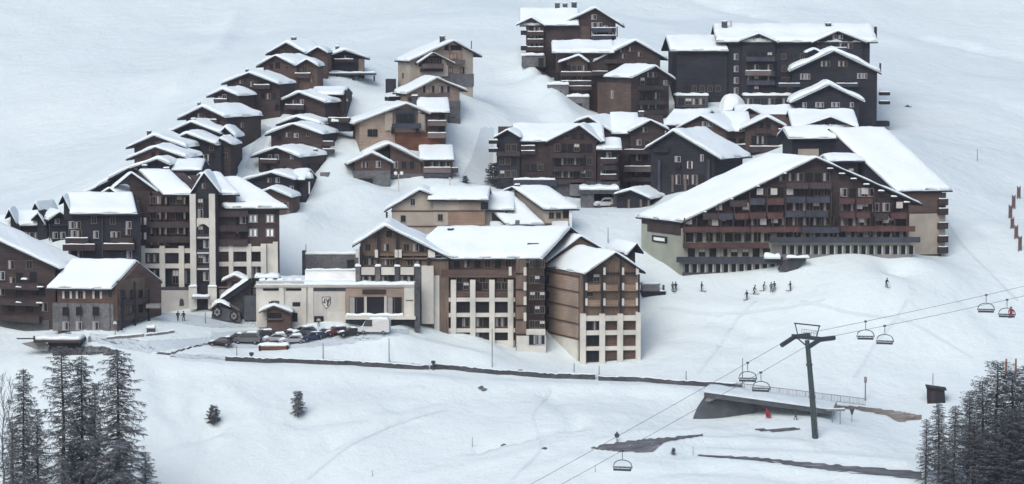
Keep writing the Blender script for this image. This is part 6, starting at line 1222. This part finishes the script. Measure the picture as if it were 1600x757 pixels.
# black shed above the right-hand trees
q = ground(1462, 631); r = empty('shed', q, 'small black shed with a slanting roof on open snow above the right-hand trees', 'shed'); f = Frame(1462, 631, q.y, -6)
mb = MB(); mb.prism([f.px(x, y) for x, y in ((1449, 636), (1477, 630), (1476, 609), (1449, 606))], lambda a, e, z: f.w(a, e, z), 0, 2.6, 'wood_black'); mb.obj('wall', r)
mb = MB(); mb.prism([f.px(x, y) for x, y in ((1447, 606.5), (1479, 610.5), (1479, 609), (1447, 604.5))], lambda a, e, z: f.w(a, e, z), -.3, 3, 'beam'); mb.obj('roof', r); fb_('door', 1454, 1461, 612, 632, -.05, -.01, 'wood_dark', r, f); fb_('mast', 1457.6, 1458.6, 585, 606, 1, 1.1, 'metal_grey', r, f)
# dark flat shelter at the left, planters and stone heap
q = ground(98, 556, 440); r = empty('shelter', q, 'dark flat-roofed shelter cut into the bank above the left larches', 'shelter'); f = Frame(98, 556, q.y + .6, -2)
fb_('roof', 54, 128, 531, 535, -1, 4, 'wood_dark', r, f); fb_('front_wall', 75, 124, 536, 546, 0, 3.5, 'wood_black', r, f); fb_('base_wall', 83, 130, 546, 558, -.5, 3.5, 'stone_dark', r, f); fb_('bright_corner', 60, 75, 539, 546, -.2, .3, 'cream_grey', r, f)
mb = MB(); mb.prism([f.px(x, y) for x, y in ((34, 537), (60, 533), (78, 540), (74, 549), (56, 546))][::-1], lambda a, e, z: f.w(a, e, z), -.2, .6, 'concrete'); mb.obj('wing_wall', r)
x0, z0 = f.px(56, 531); x1, _ = f.px(127, 531); sb = MB(); pillow(sb, lambda x, y, z: f.w(x, y, z0 + z + .01), x0, x1, -.6, 4, .55, 'snow_roof'); sb.obj('roof_snow', r, smooth=True)
f_ = f; fb_('railing', 25, 54, 529, 531, .5, .6, 'rail_grey', r, f); fb_('railing_post', 51, 53.5, 526, 537, .5, .65, 'beam', r, f)
def heap(px_, py_, w_, h_, m, label, n=9, seed=1):
    q = ground(px_, py_); rs = random.Random(seed); mb = MB()
    for i in range(n):
        t = i / max(1, n - 1) - .5; c = q + Vector((t * w_, rs.uniform(-.3, .5), h_ * (.5 - abs(t)) * .9 - .1)); bm = bmesh.new(); bmesh.ops.create_icosphere(bm, subdivisions=2, radius=1)
        s_ = rs.uniform(.35, .6) * h_ * 1.0 + .2
        for v in bm.verts: k_ = 1 + .25 * math.sin(v.co.x * 5 + i) + .2 * math.cos(v.co.z * 6 + i * 2); v.co = Vector((v.co.x * s_ * 1.6 * k_, v.co.y * s_ * k_, v.co.z * s_ * k_)) + c
        bm.verts.ensure_lookup_table(); mb.add([v.co for v in bm.verts], [[v.index for v in fc.verts] for fc in bm.faces], m); bm.free()
    return tag(mb.obj('stone_heap', None, off=q), label, 'stones')
heap(150, 550, 4.5, 1.1, 'stone', 'grey stone heap poking from the snow right of the dark shelter', 10, 3); heap(124, 551, 2.0, 1.2, 'stone_dark', 'small dark rock heap between the shelter and the grey stone heap', 4, 4)
for px_, py_, lb in ((788, 695, 'tiny dark stone left of the two lone stones on the lower slope'), (851, 701, 'tiny dark stone right of the two lone stones on the lower slope')): heap(px_, py_, .25, .2, 'stone_dark', lb, 2, px_)
for px_, py_, lb in ((752, 608, 'small rock with a snow rim below the wall under the central hotel'), (1418, 168, 'dark rock poking from the snow right of the hotel annex')): heap(px_, py_, .7, .35, 'stone', lb, 3, px_)
# poles, lamps and signs
def pole(px_, pt, pb, label, cat='pole', name='marker_pole', r_=.09, m='metal_grey', group='poles along the road and pistes', head=None, snow=False):
    q = ground(px_, pb); t = P(px_, pt, q.y); o = empty(name, q, label, cat, group)
    mb = MB(); mb.tube([q - Vector((0, 0, .6)), Vector((q.x, q.y, t.z))], [r_ * 1.1, r_ * .8], m, 10); mb.obj('shaft', o); tp = Vector((q.x, q.y, t.z))
    if head == 'lamp': mb = MB(); mb.tube([tp, tp + Vector((0, 0, .12)), tp + Vector((0, 0, .42)), tp + Vector((0, 0, .55))], [.12, .3, .3, .08], 'cream_grey', 12); mb.obj('lamp_head', o, smooth=False)
    if head == 'twin':
        mb = MB(); mb.bar(tp - Vector((.65, 0, .1)), tp + Vector((.65, 0, -.1)), .06, m, 6); mb.obj('arm', o)
        for s_ in (-.6, .6): mb = MB(); c = tp + Vector((s_, 0, 0)); mb.tube([c - Vector((0, 0, .25)), c, c + Vector((0, 0, .35)), c + Vector((0, 0, .48))], [.12, .34, .34, .1], 'plaster_white', 12); mb.obj('lamp_head', o)
    if head == 'disc': mb = MB(); mb.tube([tp + Vector((0, -.06, .35)), tp + Vector((0, 0, .35))], .42, 'stone_dark', 16); mb.obj('sign_disc', o); mb = MB(); mb.tube([tp + Vector((0, -.02, .7)), tp + Vector((0, .02, .95))], .12, 'stone_dark', 8); mb.obj('finial', o)
    if head == 'cap': mb = MB(); mb.tube([tp - Vector((0, 0, .35)), tp + Vector((0, 0, .1))], r_ * 1.8, 'stone_dark', 8); mb.obj('cap', o)
    if head == 'vee': mb = MB(); mb.hexa([tp + Vector(v) for v in ((-.1, -.1, -.7), (.1, -.1, -.7), (.1, .1, -.7), (-.1, .1, -.7), (-.38, -.2, .3), (.38, -.2, .3), (.38, .2, .3), (-.38, .2, .3))], 'stone_dark'); mb.obj('bin', o)
    if head == 'box': mb = MB(); mb.hexa([tp + Vector(v) for v in ((-.25, -.15, -.9), (.25, -.15, -.9), (.25, .15, -.9), (-.25, .15, -.9), (-.2, -.15, .1), (.2, -.15, .1), (.2, .15, .1), (-.2, .15, .1))], 'concrete'); mb.obj('sign_box', o)
    if snow: mb = MB(); pillow(mb, lambda x, y, z: tp + Vector((x, y, z + .1)), -.3, .3, -.3, .3, .3, 'snow_roof'); mb.obj('snow_cap', o, smooth=True)
    return o
pole(370, 541, 562, 'short dark pole at the left end of the long roadside wall'); pole(393, 552, 562, 'stubby dark bollard on the long roadside wall', 'bollard', 'bollard', .22, 'stone_dark', None, 'cap'); pole(505, 536, 564, 'thin pole on the bank below the blue cars'); pole(608, 529, 568, 'thin tall pole below the white van')
pole(769, 470 + 44, 574, 'tallest thin pole, in front of the cream base of the central hotel'); pole(677, 565, 577, 'dark bollard on the wall below the central hotel', 'bollard', 'bollard', .2, 'stone_dark', None, 'cap'); pole(813, 579, 586, 'low dark bollard on the wall below the corner block', 'bollard', 'bollard', .25, 'stone_dark', None, 'cap')
pole(897, 568, 582, 'short pole left of the corner block base'); pole(936, 572, 586, 'short pole in front of the corner block base'); pole(1072, 580, 594, 'short pole above the left end of the bridge'); pole(1160, 560, 600, 'pole standing behind the bridge, left of the hanging chair pair'); pole(1352, 590, 626, 'pale grey box sign on a pole at the right end of the bridge railing', 'sign', 'sign_post', .12, 'metal_grey', None, 'box')
pole(321, 489, 506, 'thin pole between the walkers and the covered stairway'); pole(950, 356, 378, 'short grey pole on the snow bench above the corner block'); pole(1527, 233, 252, 'lone pole on the upper right slope'); pole(478, 382, 398, 'short pole on the snow bench behind the roof screen'); pole(582, 735, 745, 'thin stick on the lower slope', r_=.05); pole(930, 728, 738, 'thin stick below the dark road bend', r_=.05); pole(1083, 697, 712, 'thin stick beside the lower road', r_=.05); pole(738, 683, 700, 'thin faint stick on the lower middle slope', r_=.05)
pole(964, 684, 693, 'round dark piste sign on a short stem by the road bend', 'sign', 'piste_sign', .07, 'stone_dark', None, 'disc'); pole(1331, 642, 660, 'dark funnel-shaped bin on a stem right of the lift tower', 'bin', 'bin_post', .05, 'metal_grey', None, 'vee')
pole(623, 272, 300, 'twin-globe street lamp in front of the double-gabled brown chalet', 'street lamp', 'street_lamp', .08, 'cream_grey', None, 'twin'); pole(703, 282, 298, 'single street lamp at the right garage of the double-gabled chalet', 'street lamp', 'street_lamp', .08, 'cream_grey', None, 'lamp'); pole(180, 507, 526, 'street lamp with a pale head beside the grey stone house', 'street lamp', 'street_lamp', .09, 'metal_grey', None, 'lamp', True); pole(140, 527, 534, 'small low sign left of the stone house lamp', 'sign', 'sign_post', .06, 'metal_dark', None, 'box')
for px_, lb in ((1572, 'left one of the orange piste poles above the right-hand trees'), (1587, 'right one of the orange piste poles above the right-hand trees')): pole(px_, 561, 582, lb, 'piste pole', 'piste_pole', .2, 'orange', 'orange piste poles')
q = ground(236, 520); r = empty('planter', q, 'snow-capped planter box at the corner of the stone house', 'planter'); mb = MB(); mb.box(q.x - .7, q.x + .7, q.y - .5, q.y + .5, q.z - .2, q.z + .8, 'stone_dark'); mb.obj('box', r); mb = MB(); mb.box(q.x - .8, q.x + .8, q.y - .6, q.y + .6, q.z + .8, q.z + .9, 'stone'); mb.obj('rim', r); sb = MB(); pillow(sb, lambda x, y, z: Vector((q.x + x, q.y + y, q.z + .905 + z)), -.8, .8, -.6, .6, .6, 'snow_roof'); sb.obj('snow_cap', r, smooth=True)
q = ground(1306, 662); r = empty('timing_gate', q, 'low grey crossbar on two posts right of the lift tower', 'barrier'); mb = MB(); z = P(1306, 641, q.y).z; mb.box(q.x - 1.5, q.x + 1.5, q.y - .1, q.y + .1, z - .15, z + .15, 'metal_grey'); o = mb.obj('crossbar', r); sb = MB(); pillow(sb, lambda x, y, zz: Vector((q.x + x, q.y + y, z + .16 + zz)), -1.5, 1.5, -.15, .15, .18, 'snow_roof'); sb.obj('bar_snow', o, smooth=True)
for s_ in (-.6, .7): mb = MB(); mb.box(q.x + s_ - .07, q.x + s_ + .07, q.y - .07, q.y + .07, q.z - .5, z - .15, 'metal_grey'); mb.obj('post', r)
ordn = ('topmost', 'second from the top', 'third from the top', 'third from the bottom', 'second from the bottom', 'lowest')
for i, (x, y0, y1) in enumerate(((1592, 293, 309), (1584, 307, 325), (1579, 322, 340), (1582, 342, 356), (1588, 354, 372), (1594, 371, 391))):
    q = ground(x, y1 + 2); r = empty('safety_net', q, 'red safety net panel at the right frame edge, %s of the row' % ordn[i], 'safety net', 'red safety nets at the right edge'); f = Frame(x, y1 + 2, q.y, 35)
    fb_('net_panel', x - 2.0, x + 2.0, y0, y1, 0, .06, 'net_red', r, f)
    for s_ in (-2.2, 2.2): fb_('post', x + s_ - .3, x + s_ + .3, y0 - 2, y1 + 5, -.02, .1, 'frame_wood', r, f)
# ---------------------------------------------------------------- trees
def larch(name, H, seed, spread=.17, dens=1.0, bare=.0, droop=.35, leaf='needles', snowy=.25, fan=10, z0=.12, shape=.42):
    """tapered trunk, whorls of drooping branches, each hung with short twig sprays"""
    rs = random.Random(seed); tr = MB(); cr = MB()
    pts = []; x = y = 0
    for i in range(9): t = i / 8; pts.append(Vector((x, y, H * t))); x += rs.uniform(-.12, .12) * H / 25; y += rs.uniform(-.12, .12) * H / 25
    tr.tube([pts[0] - Vector((0, 0, 1))] + pts, [.016 * H + .05] + [max(.025, .0155 * H * (1 - .93 * i / 8) + .02) for i in range(9)], 'bark', 8)
    def axis(z): k = min(7, int(z / H * 8)); return pts[k].lerp(pts[k + 1], z / H * 8 - k)
    n = int((210 if H > 5 else 120) * dens * H / 20)
    for i in range(n):
        t = z0 + (1 - z0) * (i / n) ** .9; z = H * t; base = axis(min(z, H * .995)); az = i * 2.399 + rs.uniform(-.4, .4)
        L = H * spread * (1.02 - t) ** shape * rs.uniform(.35, 1.2) + .25
        if t < .3: L *= .6 + t
        d = Vector((math.cos(az), math.sin(az), 0)); dr = droop * rs.uniform(.35, 1.6); up = rs.uniform(.05, .4) - dr * (1 - t) 
        q = []
        for s in (0, .3, .6, .85, 1): q.append(base + d * L * s + Vector((0, 0, L * (up * s * 1.0 - dr * .5 * s * s + .38 * max(0, s - .55) ** 1.3))))
        tr.tube(q, [.045 * L / 2.5 + .02, .035 * L / 2.5 + .015, .025, .018, .01], 'bark', 3, False)
        m = int(fan * L * (.95 if H > 5 else 1.6)) + 4; side = Vector((-d.y, d.x, 0))
        for k in range(m):
            s = rs.uniform(.12, 1.0); j = min(3, int(s * 4)); p = q[0].lerp(q[4], s) if False else q[j].lerp(q[j + 1], s * 4 - j if s < 1 else 1)
            ln = rs.uniform(.25, .85) * (1.1 - .4 * s) * (L / 3 + .45); wd = rs.uniform(.022, .055)
            v = (side * rs.choice((-1, 1)) * rs.uniform(.2, 1) + d * rs.uniform(0, .7) + Vector((0, 0, rs.uniform(-.9, .05)))).normalized() * ln
            if rs.random() < bare: wd *= .35
            u = v.cross(Vector((rs.uniform(-1, 1), rs.uniform(-1, 1), rs.uniform(-1, 1)))).normalized() * wd
            mt = leaf
            if rs.random() < snowy: mt = 'frost'; p = p + Vector((0, 0, .05)); v.z = abs(v.z) * -.15; u = Vector((u.x, u.y, 0)) * 1.1
            cr.add([p - u * .6, p + u * .6, p + v * .55 + u, p + v, p + v * .55 - u], [(0, 1, 2, 3, 4)], mt)
    return tr.mesh('trunk'), cr.mesh('crown')
def birch(H, seed):
    rs = random.Random(seed); tr = MB(); cr = MB(); pts = [Vector((rs.uniform(-.1, .1) * i, 0, H * i / 8)) for i in range(9)]; tr.tube([pts[0] - Vector((0, 0, 1))] + pts, [.2] + [.17 * (1 - .85 * i / 8) for i in range(9)], 'twigs', 7)
    for i in range(46):
        t = .3 + .68 * i / 46; b_ = pts[int(t * 8)].lerp(pts[min(8, int(t * 8) + 1)], t * 8 % 1); az = i * 2.4; L = H * .16 * (1.15 - t) + .4; d = Vector((math.cos(az) * .5, math.sin(az) * .5, .9)); q = [b_, b_ + d * L * .5, b_ + d * L + Vector((0, 0, .2))]; tr.tube(q, [.04, .025, .01], 'twigs', 4, False)
        for k in range(12):
            s = rs.uniform(.3, 1); p = b_.lerp(q[2], s); v = Vector((rs.uniform(-.5, .5), rs.uniform(-.5, .5), rs.uniform(.2, .8))) * .9; u = v.cross(Vector((0, 1, .2))).normalized() * .02; cr.add([p - u, p + u, p + v], [(0, 1, 2)], 'twigs')
    return tr.mesh('trunk'), cr.mesh('crown')
LM = [larch('a', 26, 1, .18, .95, .5, .5, 'needles', .2, 26), larch('b', 26, 2, .185, 1.0, .4, .68, 'needles', .24, 26), larch('c', 26, 3, .165, .85, .55, .45, 'needles', .18, 24), larch('d', 24, 4, .16, 1.0, .5, .1, 'needles_dark', .16, 17, .1, .3), larch('e', 24, 5, .175, .95, .5, .15, 'needles_dark', .2, 17, .1, .32)]
LM.append(larch('f', 4, 6, .27, 2.6, 0, .45, 'needles', .55, 30)); LM.append(larch('g', 3, 7, .27, 2.4, 0, .3, 'needles_dark', .15, 34)); LM.append(birch(22, 8))
BASE = [26, 26, 26, 24, 24, 4, 3, 22]
def tree(kind, px_, ptop, label, Y=None, pb=None, group=None, name='larch_tree', cat='tree', rz=None, wide=1.0, lean=0):
    if pb is not None: q = ground(px_, pb)
    else: x = P(px_, 757, Y).x; q = Vector((x, Y, tz(x, Y)))
    h = P(px_, ptop, q.y).z - q.z; s = h / BASE[kind]; o = empty(name, q, label, cat, group, random.uniform(0, 6) if rz is None else rz); o.scale = (s * wide, s * wide, s); o.rotation_euler[1] = R(lean)
    for nm, me in zip(('trunk', 'crown'), LM[kind]): c_ = bpy.data.objects.new(nm, me); COL.objects.link(c_); c_.parent = o
    return o
GTL = 'larches in the lower left corner'; GTR = 'dark trees in the lower right corner'
for kind, px_, pt, Y, w_, lb in [(7, 6, 585, 424, 1, 'thin bare tree at the very left frame edge'), (7, 18, 592, 428, .9, 'second thin bare tree from the left frame edge'), (0, 38, 576, 422, .85, 'slim larch just right of the bare trees at the left edge'), (2, 60, 640, 426, 1, 'short sparse larch between the slim one and the tall twin trunks'), (2, 98, 540, 421, 1.05, 'tall larch with a long visible trunk under the dark shelter'), (1, 128, 556, 425, .85, 'larch crowded between the tall long-trunked one and the broad one'), (0, 150, 598, 430, .8, 'short larch half hidden left of the broad larch'), (1, 188, 546, 420, 1.12, 'broad larch with sweeping snowy branches, rightmost of the tall left group'), (3, 181, 690, 424, 1.3, 'small dense dark conifer at the foot of the broad larch'), (2, 227, 706, 427, 1.4, 'low sparse larch at the right foot of the broad larch'), (3, 112, 690, 432, 1.2, 'low dark conifer between the trunks of the left larches'), (2, 20, 660, 431, 1.2, 'low sparse larch near the left frame edge')]:
    tree(kind, px_, pt, lb, Y, None, GTL, 'birch_tree' if kind == 7 else 'larch_tree', wide=w_)
for kind, px_, pt, Y, w_, lb in [(2, 1446, 655, 421, 1.44, 'leftmost slim tree of the lower right group, lacy against the snow'), (0, 1466, 630, 424, 1.57, 'second slim tree from the left in the lower right group'), (1, 1490, 634, 422, 1.57, 'third tree from the left in the lower right group, with snowy boughs'), (4, 1512, 612, 426, 1.57, 'dark tree left of the tallest in the lower right group'), (3, 1536, 596, 423, 1.93, 'dense dark tree touching the tallest one on its left'), (4, 1556, 566, 420, 1.93, 'tallest dark tree of the lower right group'), (3, 1582, 582, 424, 2.10, 'dense dark tree right of the tallest one'), (4, 1600, 572, 421, 2.10, 'dark tree cut by the right frame edge'), (3, 1524, 660, 415, 2.62, 'low dense tree in front of the dark right group, on its left'), (3, 1572, 640, 414, 2.62, 'low dense tree in front of the tallest dark tree'), (3, 1600, 660, 413, 2.62, 'low dense tree in the lower right corner of the frame'), (1, 1476, 700, 416, 2.27, 'low snowy tree in front of the slim ones'), (3, 1548, 690, 412, 2.80, 'lowest dark tree at the bottom of the right group')]:
    tree(kind, px_, pt, lb, Y, None, GTR, wide=w_ * .72)
tree(5, 466, 611, 'frosted young conifer alone on the slope below the car park', pb=650, name='young_conifer', wide=1.1); tree(6, 333, 634, 'small dark conifer alone on the slope left of the frosted one', pb=661, name='young_conifer', wide=1.2); tree(6, 1052, 700, 'tiny dark conifer beside the lower road', pb=711, name='young_conifer', wide=1.1); tree(5, 108, 520, 'frosted bush behind the roof of the dark shelter', pb=532, name='frosted_bush', cat='bush', wide=2.6)
tree(5, 720, 292, 'frosted bush left of the street below the tan chalets', pb=303, name='frosted_bush', cat='bush', wide=2.2); tree(6, 727, 275, 'dark little conifer at the bend of the street', pb=287, name='young_conifer', wide=1.6); tree(6, 773, 255, 'dark little conifer left of the long dark chalet block', pb=292, name='young_conifer', wide=1.3)
# ---------------------------------------------------------------- thin winter air
HAZE = 0.00011
if HAZE:
    m = bpy.data.materials.new('haze'); m.use_nodes = True; n = m.node_tree; n.nodes.remove(n.nodes['Principled BSDF'])
    v = n.nodes.new('ShaderNodeVolumePrincipled'); v.inputs['Density'].default_value = HAZE; v.inputs['Color'].default_value = (.82, .9, 1, 1); v.inputs['Anisotropy'].default_value = .2
    n.links.new(v.outputs[0], n.nodes['Material Output'].inputs['Volume']); MATS['haze'] = m
    zlo = float(TZ.min()) - 1; mb = MB(); mb.box(-805, 805, -20, 1705, zlo, float(TZ.max()) + 20, 'haze'); o = mb.obj('haze', None); o['kind'] = 'stuff'
